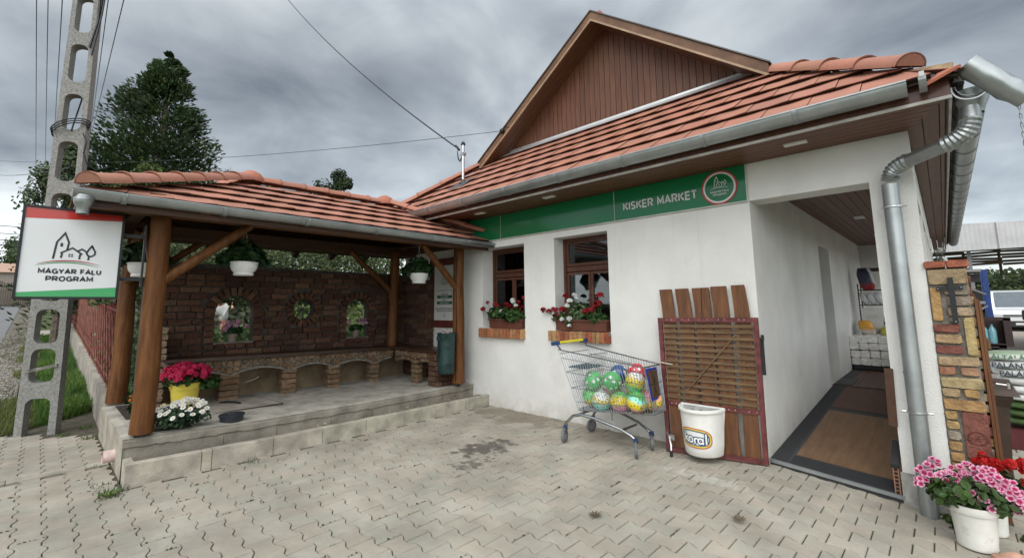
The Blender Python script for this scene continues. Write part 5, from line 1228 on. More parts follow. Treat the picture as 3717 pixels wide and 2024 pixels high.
mb.tube([(-1.13,-.62,.222),(-1.13,-.36,.222)],.012,8); mb.tube([(-1.62,-.66,.305),(-1.62,-.22,.305)],.012,8)
for x,z in ((-1.60,.315),(-1.25,.33)): 
    for y in (-.63,-.27): mb.tube([(x,y,z-.04),(x,y,z+.06)],.008,6)
mb.build('chassis', mat('cart_frame_tube',(.36,.37,.39),rough=.22,metal=1,var=.12,vs=6), ct, smooth=True)
def caster(x,y,ang):
    d = Vector((cos(ang),sin(ang),0)); s_ = Vector((-d.y,d.x,0)); c_ = Vector((x,y,.070))+d*.03
    m_ = MB(); 
    for r0,r1,hw_,col in ((.042,.070,.015,None),):
        P = []; n_ = 22
        for q,w_ in ((r0,-hw_),(r1-.004,-hw_),(r1,-hw_*.5),(r1,hw_*.5),(r1-.004,hw_),(r0,hw_)):
            for k in range(n_): t = 2*pi*k/n_; P.append(c_+d*cos(t)*q+Vector((0,0,1))*sin(t)*q+s_*w_)
        m_.add(P,[(j*n_+k,j*n_+(k+1)%n_,(j+1)*n_+(k+1)%n_,(j+1)*n_+k) for j in range(5) for k in range(n_)])
    o = m_.build('wheel', rubber, ct, smooth=True)
    m_ = MB(); P = []; n_=18
    for w_ in (-.012,.012):
        for k in range(n_): t = 2*pi*k/n_; P.append(c_+d*cos(t)*.041+Vector((0,0,1))*sin(t)*.041+s_*w_)
    m_.add(P,[tuple(range(n_)),tuple(range(2*n_-1,n_-1,-1))]); m_.tube([c_-s_*.022,c_+s_*.022],.008,8); m_.build('rim', mat('pale_rim',(.34,.34,.35),rough=.4,metal=.5), o)
    m_ = MB()
    for q in (-1,1): m_.add([c_+s_*q*.019+v for v in (-d*.012-Vector((0,0,.012)),d*.014-Vector((0,0,.012)),-d*.01+Vector((0,0,.075)),-d*.052+Vector((0,0,.075)))],[(0,1,2,3)])
    m_.box((x-.022,y-.022,.132),(x+.022,y+.022,.145)); m_.build('fork', chrome, ct)
    m_ = MB(); m_.tube([(x,y,.142),(x,y,.172)],.022,12); m_.build('blue_collar', blue, ct)
caster(-1.79,-.70,radians(-75)); caster(-1.79,-.17,radians(-100)); caster(-.985,-.655,radians(-60)); caster(-.985,-.33,radians(-60))
mb = MB(); q0,q1 = cp(1,-.93,.30),cp(1,.35,.30); r0,r1 = cp(1,-.93,.97),cp(1,.35,.97); o_ = Vector((.014,0,0))
mb.add([q0+o_,q1+o_,r1+o_,r0+o_,q0+o_*.4,q1+o_*.4,r1+o_*.4,r0+o_*.4],[(0,1,2,3),(7,6,5,4),(0,4,5,1),(1,5,6,2),(2,6,7,3),(3,7,4,0)],(.01,.035,.30)); 
pc_ = (q0+q1+r0+r1)/4
def ins(p,k): return p+(pc_-p)*k+o_*1.15
mb.add([ins(p,.12) for p in (q0,q1,r1,r0)],[(0,1,2,3)],(.09,.055,.03))
for a,b in ((.1,.9),(.35,.65),(.65,.35)):
    A_ = ins(q0.lerp(q1,a),.15)+o_*.1; B_ = ins(r0.lerp(r1,b),.15)+o_*.1; mb.bar(A_,B_,.003,.008,(1,0,0),(.035,.022,.014))
mb.bar(ins(q0.lerp(r0,.5),.15)+o_*.1,ins(q1.lerp(r1,.5),.15)+o_*.1,.003,.008,(1,0,0),(.035,.022,.014)); mb.build('advert_panel', paintc, ct)
# balls ----------------------------------------------------------------
def ballmat(name, stops, dot, sc, thr, seed=0):
    m = bpy.data.materials.new(name); m.use_nodes = True; n = m.node_tree.nodes; l = m.node_tree.links; b = n['Principled BSDF']; b.inputs['Roughness'].default_value = .28; b.inputs['Coat Weight'].default_value = .2
    tc = n.new('ShaderNodeTexCoord'); sp = n.new('ShaderNodeSeparateXYZ'); l.new(tc.outputs['Object'], sp.inputs[0])
    mr = n.new('ShaderNodeMapRange'); mr.inputs['From Min'].default_value = -.105; mr.inputs['From Max'].default_value = .105; l.new(sp.outputs[2], mr.inputs[0])
    nz = n.new('ShaderNodeTexNoise'); nz.inputs['Scale'].default_value = 6; l.new(tc.outputs['Object'], nz.inputs['Vector'])
    ad = n.new('ShaderNodeMath'); ad.operation = 'MULTIPLY_ADD'; l.new(nz.outputs[0], ad.inputs[0]); ad.inputs[1].default_value = .3; l.new(mr.outputs[0], ad.inputs[2])
    r = n.new('ShaderNodeValToRGB'); l.new(ad.outputs[0], r.inputs[0]); e = r.color_ramp.elements
    while len(e) > 1: e.remove(e[0])
    e[0].position = 0; e[0].color = (*stops[0],1)
    for i,c in enumerate(stops[1:]): q = e.new((i+1)/len(stops)*1.15+.1); q.color = (*c,1)
    v = n.new('ShaderNodeTexVoronoi'); v.inputs['Scale'].default_value = sc; v.inputs['Randomness'].default_value = .55
    mp = n.new('ShaderNodeMapping'); mp.inputs['Location'].default_value = (seed,seed*.7,0); l.new(tc.outputs['Object'], mp.inputs[0]); l.new(mp.outputs[0], v.inputs['Vector'])
    c = n.new('ShaderNodeMath'); c.operation = 'LESS_THAN'; l.new(v.outputs['Distance'], c.inputs[0]); c.inputs[1].default_value = thr
    mm = n.new('ShaderNodeMix'); mm.data_type = 'RGBA'; l.new(c.outputs[0], mm.inputs[0]); l.new(r.outputs[0], mm.inputs[6]); mm.inputs[7].default_value = (*dot,1); l.new(mm.outputs[2], b.inputs['Base Color'])
    return m
WH = (.78,.78,.76); Yb,Gb,Bb,Pb,Cb = (.72,.56,.03),(.12,.55,.12),(.01,.12,.38),(.75,.25,.40),(.25,.70,.62); DKd = (.03,.03,.04)
bm_g = ballmat('green_ball',[(.05,.40,.09),(.08,.46,.12)],WH,17,.30); bm_b = ballmat('navy_ball',[(.01,.04,.16),(.02,.06,.22)],WH,17,.30,2); bm_r = ballmat('red_ball',[(.40,.02,.04),(.50,.03,.05)],WH,17,.30,4)
bm1 = ballmat('yellow_green_ball',[Bb,Cb,Gb,Yb,Yb,WH],DKd,38,.26,1); bm2 = ballmat('blue_cyan_ball',[Bb,Bb,Cb,Cb,Yb,WH],DKd,38,.26,3); bm3 = ballmat('yellow_pink_ball',[Pb,Pb,Yb,Yb,Gb,Gb],DKd,38,.26,5); bm4 = ballmat('pastel_ball',[WH,Pb,Yb,Yb,Cb,Gb],DKd,38,.26,7); bm5 = ballmat('yellow_ball',[Gb,Yb,Yb,Gb,Gb],DKd,38,.26,9); bm6 = ballmat('pink_orange_ball',[Pb,(.75,.35,.10),Yb,Pb],DKd,38,.26,11)
balls = [((-1.545,-.50,.632),bm_g,'green ball with white spots at the left of the cart pile'),((-1.305,-.52,.655),bm_g,'green ball with white spots nearest the middle of the cart'),
 ((-1.60,-.47,.460),bm5,'yellow and green ball low at the left corner of the cart'),((-1.415,-.56,.452),bm2,'light blue ball with a dark blue base low in the cart'),((-1.205,-.54,.465),bm3,'yellow and pink dotted ball in the bottom row of the cart'),
 ((-1.008,-.55,.490),bm4,'pastel dotted ball with a pink side below the white topped one'),((-1.055,-.49,.665),bm1,'white topped yellow and green dotted ball at the upper right of the cart'),((-1.33,-.33,.70),bm_b,'dark blue ball with white spots behind the green balls'),
 ((-1.11,-.34,.735),bm_r,'red ball with white spots at the back of the cart'),((-.905,-.44,.505),bm6,'pink and orange dotted ball beside the advert panel'),((-1.44,-.30,.51),bm6,'pink dotted ball buried at the back of the cart'),((-1.15,-.31,.53),bm1,'yellow green dotted ball buried at the back of the pile')]
for k,(c_,m_,lb) in enumerate(balls):
    me = bpy.data.meshes.new('ball'); b = bmesh.new(); bmesh.ops.create_uvsphere(b,u_segments=28,v_segments=18,radius=.102); b.to_mesh(me); b.free(); me.polygons.foreach_set('use_smooth',[True]*len(me.polygons)); me.materials.append(m_)
    o = link('ball', me); o.location = c_; o.rotation_euler = (rv(-.5,.5),rv(-.5,.5),rv(0,6)); tag(o, lb, 'ball', 'balls piled in the shopping cart')
# ================================================================== GREEN BIN ON THE POST
gb = thing('green_litter_bin', (-4.05,-.55,.47), 'dark green perforated metal litter bin strapped to the right log post', 'litter bin')
mb = MB(); c_ = (-4.06,-.545,0); mb.lathe([(0,.485),(.115,.485),(.118,.50),(.122,.62),(.125,.63),(.123,.64),(.126,.86),(.130,.88),(.128,.90),(.130,1.04),(.137,1.05),(.137,1.065),(.125,1.065),(.118,.6),(0,.6)],c_,28)
for s_ in (-1,1): mb.obox((-4.06,-.545+s_*.14,.99),(.02,0,0),(0,.02,0),(0,0,.03))
mb.build('bin_drum', dgreen, gb, smooth=True, angle=50)
mb = MB(); clump(mb,(-4.05,-.55,1.06),(.09,.09,.05),40,.03,[(.30,.26,.24),(.22,.2,.18),(.4,.36,.33)]); mb.build('rubbish', matte, gb)
# ================================================================== BRICK PILLAR (right)
bp = thing('brick_pillar', (1.32,.15,-.12), 'gate pillar of yellow and red bricks with a flat red cap', 'pillar')
PX0,PX1 = 1.208,1.434
mb = MB(); mb.box((PX0,.008,-.14),(PX1-.004,.26,1.69)); mb.build('mortar_core', mortarl, bp)
Yc,Oc,Gc,Rc = (.42,.31,.175),(.40,.25,.105),(.30,.25,.185),(.23,.085,.06)
LAY = [(1.685,1.569,0,1,Yc),(1.545,1.294,0,.30,Oc),(1.555,1.49,.36,1,Gc),(1.477,1.412,.40,1,Gc),(1.395,1.335,.40,1,(.40,.31,.19)),(1.325,1.285,.40,.68,Gc),(1.323,1.048,.72,1,(.50,.36,.18)),
 (1.275,1.213,.0,.66,Rc),(1.198,1.135,0,.66,(.46,.31,.16)),(1.12,1.058,0,.66,Rc),(1.038,.97,0,1,Yc),(.962,.903,0,.42,(.38,.17,.10)),(.962,.903,.50,.95,(.40,.22,.13)),(.885,.812,0,1,Yc),(.805,.745,0,.45,Yc),(.805,.745,.52,.90,Oc),
 (.732,.655,0,1,Oc),(.64,.585,0,.34,Oc),(.572,.515,0,.34,(.44,.30,.14)),(.50,.44,0,.34,Gc),(.425,.365,0,.34,Oc),(.645,.322,.40,1,Rc),(.35,.29,0,.36,Oc)]
z = .28
while z > -.1: LAY.append((z,z-.062,0,.47,random.choice([Yc,Oc,Rc]))); LAY.append((z,z-.062,.53,1,random.choice([Yc,Oc,Gc]))); z -= .077
mb = MB()
for zt,zb,u0,u1,c_ in LAY:
    xa,xb = PX0+.226*u0+.004,PX0+.226*u1-.003
    mb.brick(((xa+xb)/2,.002,(zt+zb)/2),((xb-xa)/2,0,0),(0,.022,0),(0,0,(zt-zb)/2),tint(c_,.08,.04),.010,.004)
z = 1.60
while z > -.1: mb.brick((PX1-.004,.14,z),(0,.11,0),(-.016,0,0),(0,0,.031),tint(random.choice([Yc,Oc,Rc,Gc]),.1),.008,.004); z -= .077
mb.build('bricks', brickm, bp)
mb = MB(); cm = (PX0+PX0+.113*2)/2; mb.brick((PX0+.052,.12,1.722),(.060,0,0),(0,.15,0),(0,0,.026),(.38,.12,.07),.008,.003); mb.brick((PX0+.178,.12,1.722),(.060,0,0),(0,.15,0),(0,0,.026),(.40,.13,.075),.008,.003); mb.build('cap', brickm, bp)
mb = MB(); fm = lambda u,v: (PX0+.158+u,-.0235,.47+v)
for rr,rz in ((.052,.046),(.046,.040)): stroke(mb,arc((0,0),rr,0,2*pi,28,rz),.004,fm,(.15,.045,.03))
for k in range(6): t = k*pi/3; stroke(mb,[(0,0),(.028*cos(t),.024*sin(t))],.006,fm,(.16,.05,.035))
mb.build('medallion', brickm, bp)
mb = MB(); mb.bar((PX0+.126,-.035,1.62),(PX0+.128,-.035,1.285),.032,.012,(0,1,0)); mb.bar((PX0+.045,-.030,1.538),(PX0+.19,-.030,1.545),.012,.030,(0,0,1)); o = mb.build('iron_bracket', black, bp)
mb = MB()
for x,z in ((PX0+.055,1.538),(PX0+.18,1.545),(PX0+.128,1.295)): mb.ico((x,-.045,z),.006,1)
mb.build('screws', steel, o)
# open board gate edge-on beside the pillar
og = thing('open_board_gate', (1.47,.3,-.1), 'brown plank gate standing open and seen edge on beside the pillar', 'gate')
for k,(x,zt) in enumerate(((1.448,1.50),(1.466,1.46))):
    for j in range(5): 
        mb = MB(); y = .02+j*.14; mb.box((x,y,-.08),(x+.016,y+.125,zt-.02*abs(j-2))); mb.build('plank', plankw, og)
mb = MB(); mb.box((1.484,.03,.2),(1.500,.7,.26)); mb.box((1.484,.03,1.1),(1.500,.7,1.16)); mb.build('rail', slatw, og)
mb = MB(); mb.tube([(1.50,.10,.85),(1.56,.10,.845)],.007,8); mb.tube([(1.56,.10,.86),(1.56,.10,.82)],.010,8); mb.build('handle', steel, og)
# ================================================================== FLOWERS AND POTS
REDG = ((.17,.004,.010),(.26,.007,.014),(.31,.012,.018)); CRIM = ((.42,.006,.05),(.52,.010,.07),(.58,.03,.10)); WHT = ((.6,.6,.5),(.74,.74,.72),(.78,.78,.76)); PNK = ((.35,.01,.06),(.60,.22,.34),(.80,.52,.62)); LIL = ((.38,.08,.20),(.60,.28,.44),(.70,.46,.58))
def plant(root, leafs, heads, name='foliage', hname='flowers'):
    mb = MB()
    for (c,rad,n,r,cols) in leafs: clump(mb,c,rad,n,r,cols)
    mb.build(name, leafm, root)
    mb = MB()
    if len(heads) <= 24:
        for (c,r,cols,nf) in heads: mb = MB(); head(mb,c,r,cols,nf); mb.build('flower_head', petal, root)
    else:
        for (c,r,cols,nf) in heads: head(mb,c,r,cols,nf)
        mb.build(hname, petal, root)
# window boxes
for (x0,x1,y,z,lab,hd,lf) in ((-3.66,-3.02,.03,1.125,'brown window box with red and white geraniums on the left sill',
      [(-3.80,-.05,1.40,.045,REDG),(-3.73,-.02,1.50,.032,REDG),(-3.56,-.02,1.47,.045,REDG),(-3.46,-.06,1.44,.03,REDG),(-3.40,-.04,1.36,.045,WHT),(-3.33,-.02,1.46,.048,REDG),(-3.25,.03,1.53,.04,WHT),(-3.21,0,1.50,.04,WHT),(-3.22,-.04,1.42,.05,REDG),(-3.12,-.04,1.45,.032,WHT),(-3.05,-.02,1.42,.05,REDG),(-3.02,.02,1.56,.035,REDG),(-3.10,0,1.50,.03,REDG)],
      [((-3.55,.02,1.33),(.18,.12,.11),300,.035,GER),((-3.2,.0,1.31),(.24,.14,.10),330,.035,GER),((-3.35,.0,1.36),(.25,.1,.09),120,.03,GER)]),
     (-2.40,-1.65,.03,1.13,'brown window box with dark red and trailing white geraniums below the right window',
      [(-2.60,-.06,1.39,.042,REDG),(-2.52,-.04,1.37,.04,REDG),(-2.47,0,1.40,.035,REDG),(-2.40,-.03,1.38,.045,REDG),(-2.31,-.02,1.39,.05,REDG),(-2.29,.03,1.56,.045,REDG),(-2.36,-.05,1.31,.035,REDG),(-2.20,0,1.50,.045,WHT),(-2.14,.02,1.57,.04,WHT),(-2.24,-.01,1.44,.04,WHT),(-2.10,.0,1.52,.035,WHT),(-2.27,-.08,1.27,.035,WHT),(-2.15,-.09,1.28,.04,WHT),(-2.15,-.10,1.19,.03,WHT),(-1.95,-.02,1.37,.045,REDG),(-1.88,-.0,1.39,.04,REDG),(-1.78,0,1.46,.055,REDG),(-1.76,.02,1.56,.05,REDG),(-1.82,0,1.42,.04,REDG)],
      [((-2.08,.02,1.36),(.16,.09,.15),200,.026,[(.09,.14,.06),(.14,.2,.1),(.06,.11,.04)]),((-1.82,.0,1.29),(.18,.11,.08),200,.026,GER),((-2.35,.0,1.29),(.18,.09,.07),170,.022,GER),((-2.2,-.06,1.24),(.08,.05,.08),30,.02,GER)])):
    wb = thing('window_box', ((x0+x1)/2,y,z), lab, 'window box', 'planted boxes on the window sills')
    mb = MB(); d = .075; q = .014; zt = z+.135
    pr_ = [(0,0,0),(0,.0,.030),(.006,.006,.034),(.006,.006,.112),(-.008,-.008,.114),(-.008,-.008,.135),(.006,.006,.135),(.008,.008,.11)]
    P = []
    for a,b,h in pr_: P += [(x0-a*-1 if False else x0+.004*0+a*-1*-1*0-q*(h/.135)+a,y-d-q*(h/.135)+b,z+h),(x1+q*(h/.135)-a,y-d-q*(h/.135)+b,z+h),(x1+q*(h/.135)-a,y+d+q*(h/.135)-b,z+h),(x0-q*(h/.135)+a,y+d+q*(h/.135)-b,z+h)]
    mb.add(P,[(j*4+k,j*4+(k+1)%4,j*4+4+(k+1)%4,j*4+4+k) for j in range(len(pr_)-1) for k in range(4)]+[(3,2,1,0)]); mb.build('planter', terracotta, wb)
    mb = MB(); mb.add([(x0,y-d,z+.12),(x1,y-d,z+.12),(x1,y+d,z+.12),(x0,y+d,z+.12)],[(0,1,2,3)]); mb.build('soil', soil, wb)
    plant(wb, lf, [((a,b,c),r*1.02,cc,18) for a,b,c,r,cc in hd])
    mb = MB()
    for a,b,c,r,cc in hd: mb.tube(bez((min(max(a,x0),x1),y,z+.12),(a*.4+.6*min(max(a,x0),x1),b*.5,c-.05),(a,b,c-.01),5),.003,4,col=(.08,.14,.04))
    mb.build('stems', leafm, wb)
# hanging baskets
def basket(x,y,z,ztop,lab,seed):
    hb = thing('hanging_basket',(x,y,z),lab,'hanging basket','white hanging baskets under the shelter roof')
    mb = MB(); n_ = 44; P = []; pr_ = [(.0,.0),(.094,.0),(.101,.012),(.093,.03),(.117,.06),(.131,.10),(.134,.13),(.141,.135),(.139,.147),(.126,.143)]
    for r,h in pr_:
        for k in range(n_): t = 2*pi*k/n_; rr = r+(.0022 if k%2 and .03 < h < .13 else 0); P.append((x+rr*cos(t),y+rr*sin(t),z+h))
    mb.add(P,[(j*n_+k,j*n_+(k+1)%n_,(j+1)*n_+(k+1)%n_,(j+1)*n_+k) for j in range(len(pr_)-1) for k in range(n_)]); mb.build('pot', white, hb, smooth=True)
    mb = MB()
    for k in range(3): t = 2*pi*k/3+.4+seed; mb.tube([(x+.125*cos(t),y+.125*sin(t),z+.14),(x,y,ztop-.02)],.0035,4,col=(.45,.36,.30))
    mb.tube([(x,y,ztop-.03),(x,y,ztop+.02)],.005,5); mb.build('cord', matte, hb)
    dkg = [(.020,.055,.014),(.03,.075,.02),(.014,.04,.01)]
    heads = [((x+.06+rv(-.02,.02),y+rv(-.03,.03),z+.33),.032,((.5,.5,.4),(.62,.62,.50),(.68,.68,.58)),10),((x+.08,y-.03,z+.29),.028,((.5,.5,.4),(.6,.6,.5),(.66,.66,.55)),8)] if seed != 2 else [((x+.08,y-.12,z+.25),.035,((.5,.5,.4),(.6,.6,.5),(.66,.66,.55)),12)]
    plant(hb,[((x,y,z+.235),(.22,.22,.085),230,.05,dkg),((x,y,z+.31),(.15,.15,.10),90,.045,dkg),((x-.02,y+.17,z+.18),(.10,.10,.08),50,.045,dkg),((x-.04,y-.18,z+.18),(.10,.09,.07),45,.045,dkg)],heads)
basket(-4.30,-3.19,1.815,2.33,'white basket with dark leaves hanging left of centre under the shelter beam',0)
basket(-4.35,-.84,1.795,2.33,'white basket hanging near the right log post in front of the notice board',1)
basket(-4.90,-3.99,1.80,2.40,'white basket hanging behind the sign between the two left log posts',2)
# pots on the arch ledges
for x,y,z,r,lab,hs in ((-5.80,-2.86,1.004,.060,'small clay pot of lilac pelargonium in the left arch of the brick wall',8),(-5.80,-1.075,.972,.060,'small clay pot of lilac pelargonium in the right arch of the brick wall',8)):
    fp = thing('flower_pot',(x,y,z),lab,'flower pot','pots in the arched wall openings')
    mb = MB(); mb.lathe([(0,0),(r*.72,0),(r*.95,.085),(r*1.08,.088),(r*1.08,.11),(r*.95,.11)],(x,y,z),18,(.25,.20,.165)); mb.build('pot', matte, fp, smooth=True)
    hd = [((x+.02+rv(-.03,.06),y+rv(-.16,.17),z+rv(.19,.27)),rv(.035,.048),LIL,12) for _ in range(hs)]
    if y < -2: hd += [((x+.05,y-.12,z+.14),.04,LIL,12),((x+.03,y+.15,z+.20),.045,LIL,12)]
    plant(fp,[((x,y,z+.15),(.09,.13,.06),90,.035,[(.02,.055,.016),(.03,.075,.02)])],hd)
# yellow bucket
yk_ = thing('yellow_bucket',(-5.237,-3.46,.36),'yellow enamel bucket full of crimson geraniums on the platform','flower pot')
x,y,z = -5.16,-3.475,pz(-3.47)-.004
mb = MB(); mb.lathe([(0,0),(.112,0),(.116,.008),(.143,.24),(.147,.243),(.147,.252),(.144,.255),(.149,.285),(.154,.288),(.152,.296),(.146,.296),(.142,.28)],(x,y,z),36); mb.lathe([(.1475,.222),(.151,.226),(.1475,.230)],(x,y,z),36)
for s_ in (-1,1): mb.obox((x+.03,y+s_*.152,z+.265),(.018,0,0),(0,.008,0),(0,0,.014))
mb.build('bucket', yellow, yk_, smooth=True, angle=30)
mb = MB(); mb.lathe([(0,.26),(.143,.26)],(x,y,z),24); mb.build('soil', soil, yk_)
hd = []
for _ in range(46):
    d = rdir(); d.z = abs(d.z); hd.append(((x+d.x*.20,y+d.y*.23,z+.36+d.z*.13),rv(.045,.06),CRIM,15))
plant(yk_,[((x,y,z+.36),(.22,.25,.10),240,.038,GER),((x+.05,y+.22,z+.27),(.10,.12,.08),50,.04,GER)],hd)
# flower bed in the platform corner
bd = MB(); bd.add([(-4.80,-3.98,pz(-4)+.006),(-4.13,-3.98,pz(-4)+.006),(-3.98,-3.62,pz(-4)+.006),(-4.95,-3.60,pz(-4)+.006)],[(0,1,2,3)]); struct('flower_bed', bd, soil)
bd = MB(); bd.add([(-5.80,-4.02,pz(-4)+.007),(-4.85,-4.02,pz(-4)+.007),(-4.95,-3.72,pz(-4)+.007),(-5.75,-3.8,pz(-4)+.007)],[(0,1,2,3)]); struct('flower_bed', bd, soil)
ds = thing('daisy_bush',(-4.1,-3.72,.38),'low bush of white daisies at the foot of the front log post','plant')
DG = [(.025,.055,.022),(.035,.075,.03),(.018,.04,.016)]
mb = MB(); clump(mb,(-4.10,-3.74,.45),(.20,.20,.11),700,.020,DG,.3,.2); clump(mb,(-4.10,-3.56,.43),(.13,.13,.08),240,.018,DG,.3,.2); mb.build('foliage', leafm, ds)
mb = MB()
for k in range(60):
    a = rv(0,6.28); q = sqrt(random.random()); c_ = Vector((-4.08+.22*q*cos(a),-3.70+.26*q*sin(a),.475+.11*(1-q*q)+rv(-.02,.02)))
    n_ = Vector((.55,-.35,.8))+rdir()*.35; n_.normalize(); aa = n_.orthogonal().normalized(); bb = n_.cross(aa)
    P = [c_]; R = rv(.022,.029)
    for i in range(20): t = 2*pi*i/20; rr = R*(1 if i%2 else .72); P.append(c_+(aa*cos(t)+bb*sin(t))*rr+n_*.002)
    mb.add(P,[(0,1+i,1+(i+1)%20) for i in range(20)],(.80,.80,.78))
    P = [c_+n_*.006]+[c_+n_*.004+(aa*cos(2*pi*i/8)+bb*sin(2*pi*i/8))*R*.30 for i in range(8)]; mb.add(P,[(0,1+i,1+(i+1)%8) for i in range(8)],(.62,.42,.03))
mb.build('flowers', petal, ds)
pn = thing('pansies',(-4.55,-3.75,.38),'yellow pansies in the flower bed behind the daisies','plant')
plant(pn,[((-4.5,-3.72,.42),(.15,.12,.05),70,.022,GER)],[((-4.38+rv(-.2,.08),-3.72+rv(-.09,.10),.47+rv(-.01,.04)),.022,((.05,.03,.01),(.6,.42,.01),(.66,.50,.02)),5) for _ in range(12)])
mb = MB(); clump(mb,(-4.25,-3.95,.37),(.14,.07,.03),50,.018,GER); clump(mb,(-5.0,-3.9,.37),(.5,.09,.03),160,.02,[(.02,.04,.012),(.05,.05,.02),(.03,.055,.016)]); struct('bed_plants', mb, leafm, kind='stuff')
pn = thing('marigolds',(-5.3,-3.88,.38),'orange marigolds in dark soil between the two left posts','plant')
plant(pn,[((-5.35,-3.88,.42),(.25,.06,.05),60,.02,GER)],[((-5.35+rv(-.25,.25),-3.9+rv(-.05,.05),.47),.022,((.5,.10,.01),(.6,.15,.01),(.6,.2,.01)),6) for _ in range(7)])
# pink pots at the lower right
def bigpot(x,y,z,r0,r1,h,lab):
    t_ = thing('geranium_pot',(x,y,z),lab,'flower pot'); mb = MB()
    mb.lathe([(0,0),(r0,0),(r0+.004,.012),(r0+.002,.02),(r1-.012,h-.05),(r1-.002,h-.048),(r1+.004,h-.03),(r1+.004,h),(r1-.008,h),(r1-.012,h-.02)],(x,y,z),36); mb.build('pot', potwhite, t_, smooth=True, angle=40)
    mb = MB(); mb.lathe([(0,h-.02),(r1-.01,h-.02)],(x,y,z),20); mb.build('soil', soil, t_); return t_
px0,py0,pz0 = 1.292,-.43,-.115
PT = bigpot(px0,py0,pz0,.094,.124,.262,'large white pot of pink edged pelargoniums at the lower right corner')
LG = [(.045,.085,.02),(.065,.115,.03),(.03,.06,.014)]
mb = MB(); clump(mb,(px0-.02,py0,pz0+.345),(.20,.17,.10),420,.030,LG,.5,.3); clump(mb,(px0-.12,py0-.05,pz0+.30),(.11,.1,.07),130,.028,LG); clump(mb,(px0+.12,py0-.02,pz0+.31),(.12,.1,.08),140,.028,LG); mb.build('foliage', leafm, PT)
mb = MB()
def pel(mb, p, n_, r):
    n_ = n_.normalized(); a = n_.orthogonal().normalized(); a = Matrix.Rotation(rv(0,6.28),3,n_) @ a; b = n_.cross(a); k = rv(.9,1.1)
    for i in range(5):
        t = 2*pi*i/5; d = a*cos(t)+b*sin(t); e_ = -a*sin(t)+b*cos(t); o = len(mb.v)
        for q,w_,c_ in ((.08,.08,(.30,.004,.05)),(.42,.34,(.42,.012,.09)),(.62,.46,(.70*k,.22*k,.38*k)),(.9,.44,(.80,.46,.60)),(1.05,.22,(.82,.60,.68))):
            mb.add([p+d*r*q-e_*r*w_+n_*r*(.25*q*q),p+d*r*q+e_*r*w_+n_*r*(.25*q*q)],[],c_)
        mb.f += [(o+2*j,o+2*j+1,o+2*j+3,o+2*j+2) for j in range(4)]
cl_ = [(-.25,-.02,.395,3),(-.20,-.03,.45,4),(-.16,.02,.49,4),(-.235,-.05,.36,2),(-.13,-.03,.41,5),(-.09,-.05,.43,5),(-.05,-.02,.47,6),(-.07,-.06,.385,5),(-.01,-.04,.44,4),(.0,0,.49,4),(.05,-.03,.48,6),(.08,-.03,.44,6),(.11,-.05,.46,6),(.14,-.05,.43,6),(.03,-.10,.36,3),(.06,-.11,.32,4),(.17,-.04,.41,6),(.19,-.06,.37,7),(.21,-.06,.33,5),(.20,.0,.42,4),(.15,.0,.46,4),(-.03,-.12,.345,1),(.10,0,.49,3)]
for dx,dy,dz,nn in cl_:
    for k in range(nn+2):
        d = rdir()*.032; p = Vector((px0+dx,py0+dy,pz0+dz-.02))+d; pel(mb,p,d*14+Vector((-.1,-.75,.55)),rv(.018,.023))
mb.build('flowers', petal, PT)
PT2 = bigpot(1.375,-.10,-.12,.075,.10,.25,'white pot of bright red geraniums partly hidden behind the pink ones')
plant(PT2,[((1.42,-.09,.22),(.17,.13,.08),150,.03,LG)],[((1.45+rv(-.15,.14),-.08+rv(-.08,.08),.33+rv(-.03,.04)),.04,((.35,.004,.006),(.50,.008,.008),(.55,.015,.012)),16) for _ in range(15)]+[((1.60+rv(-.04,.03),-.14,.23+rv(-.03,.04)),.035,((.35,.004,.006),(.50,.008,.008),(.55,.015,.012)),14) for _ in range(6)])
mb = MB(); mb.ico((1.475,-.56,-.12),.11,3,None,.35,3,(1.2,.8,.55)); tag(mb.build('rock', mat('pink_stone',(.42,.24,.17),rough=.9,var=.2,vs=9,bump=1,bs=25), smooth=True),'rough pinkish stone lying beside the white pot at the picture edge','stone')
mb = MB(); rough_ = [(1.17,-.10),(1.22,-.2),(1.5,-.5),(1.6,-.2),(1.55,-.1)]
for x_,y_ in rough_+[(1.62,-.35),(1.68,.1),(1.7,.3)]: clump(mb,(x_,y_,gz(x_,y_)+.02),(.06,.05,.03),26,.022,[(.05,.09,.02),(.07,.11,.03)])
struct('pavement_weeds', mb, leafm, kind='stuff')
mb = MB()
for (x,y,n,r) in ((-3.62,-4.22,60,.035),(-3.70,-3.35,14,.018),(-3.69,-3.05,10,.015),(-3.95,-4.25,30,.018),(-3.68,-4.16,20,.03),(-5.95,-4.2,60,.03),(-4.6,-4.2,14,.02),(-3.66,-3.2,30,.02),(-6.35,-4.4,50,.025),(-6.6,-4.2,70,.03),(-3.0,-.10,12,.015),(-2.5,-.06,10,.014)):
    for _ in range(n):
        p = Vector((x+rv(-.09,.09),y+rv(-.07,.07),gz(x,y))); h = rv(.4,1.8)*r; d = Vector((rv(-.6,.6),rv(-.6,.6),1))*h; s_ = Vector((rv(-1,1),rv(-1,1),0)).normalized()*.004
        mb.add([p-s_,p+s_,p+d],[(0,1,2)],tint((.08,.13,.03),.3))
    if r > .03 and n > 50:
        for k in range(9):
            a = 2*pi*k/9+rv(-.2,.2); d = Vector((cos(a),sin(a),.6)); s_ = Vector((-sin(a),cos(a),0)); p = Vector((x,y,gz(x,y))); L_ = rv(.07,.10); mb.add([p,p+d*L_*.5+s_*.014,p+d*L_+Vector((0,0,-.02)),p+d*L_*.5-s_*.014],[(0,1,2,3)],tint((.12,.17,.05),.2))
struct('edge_weeds', mb, leafm, kind='stuff')
mb = MB()
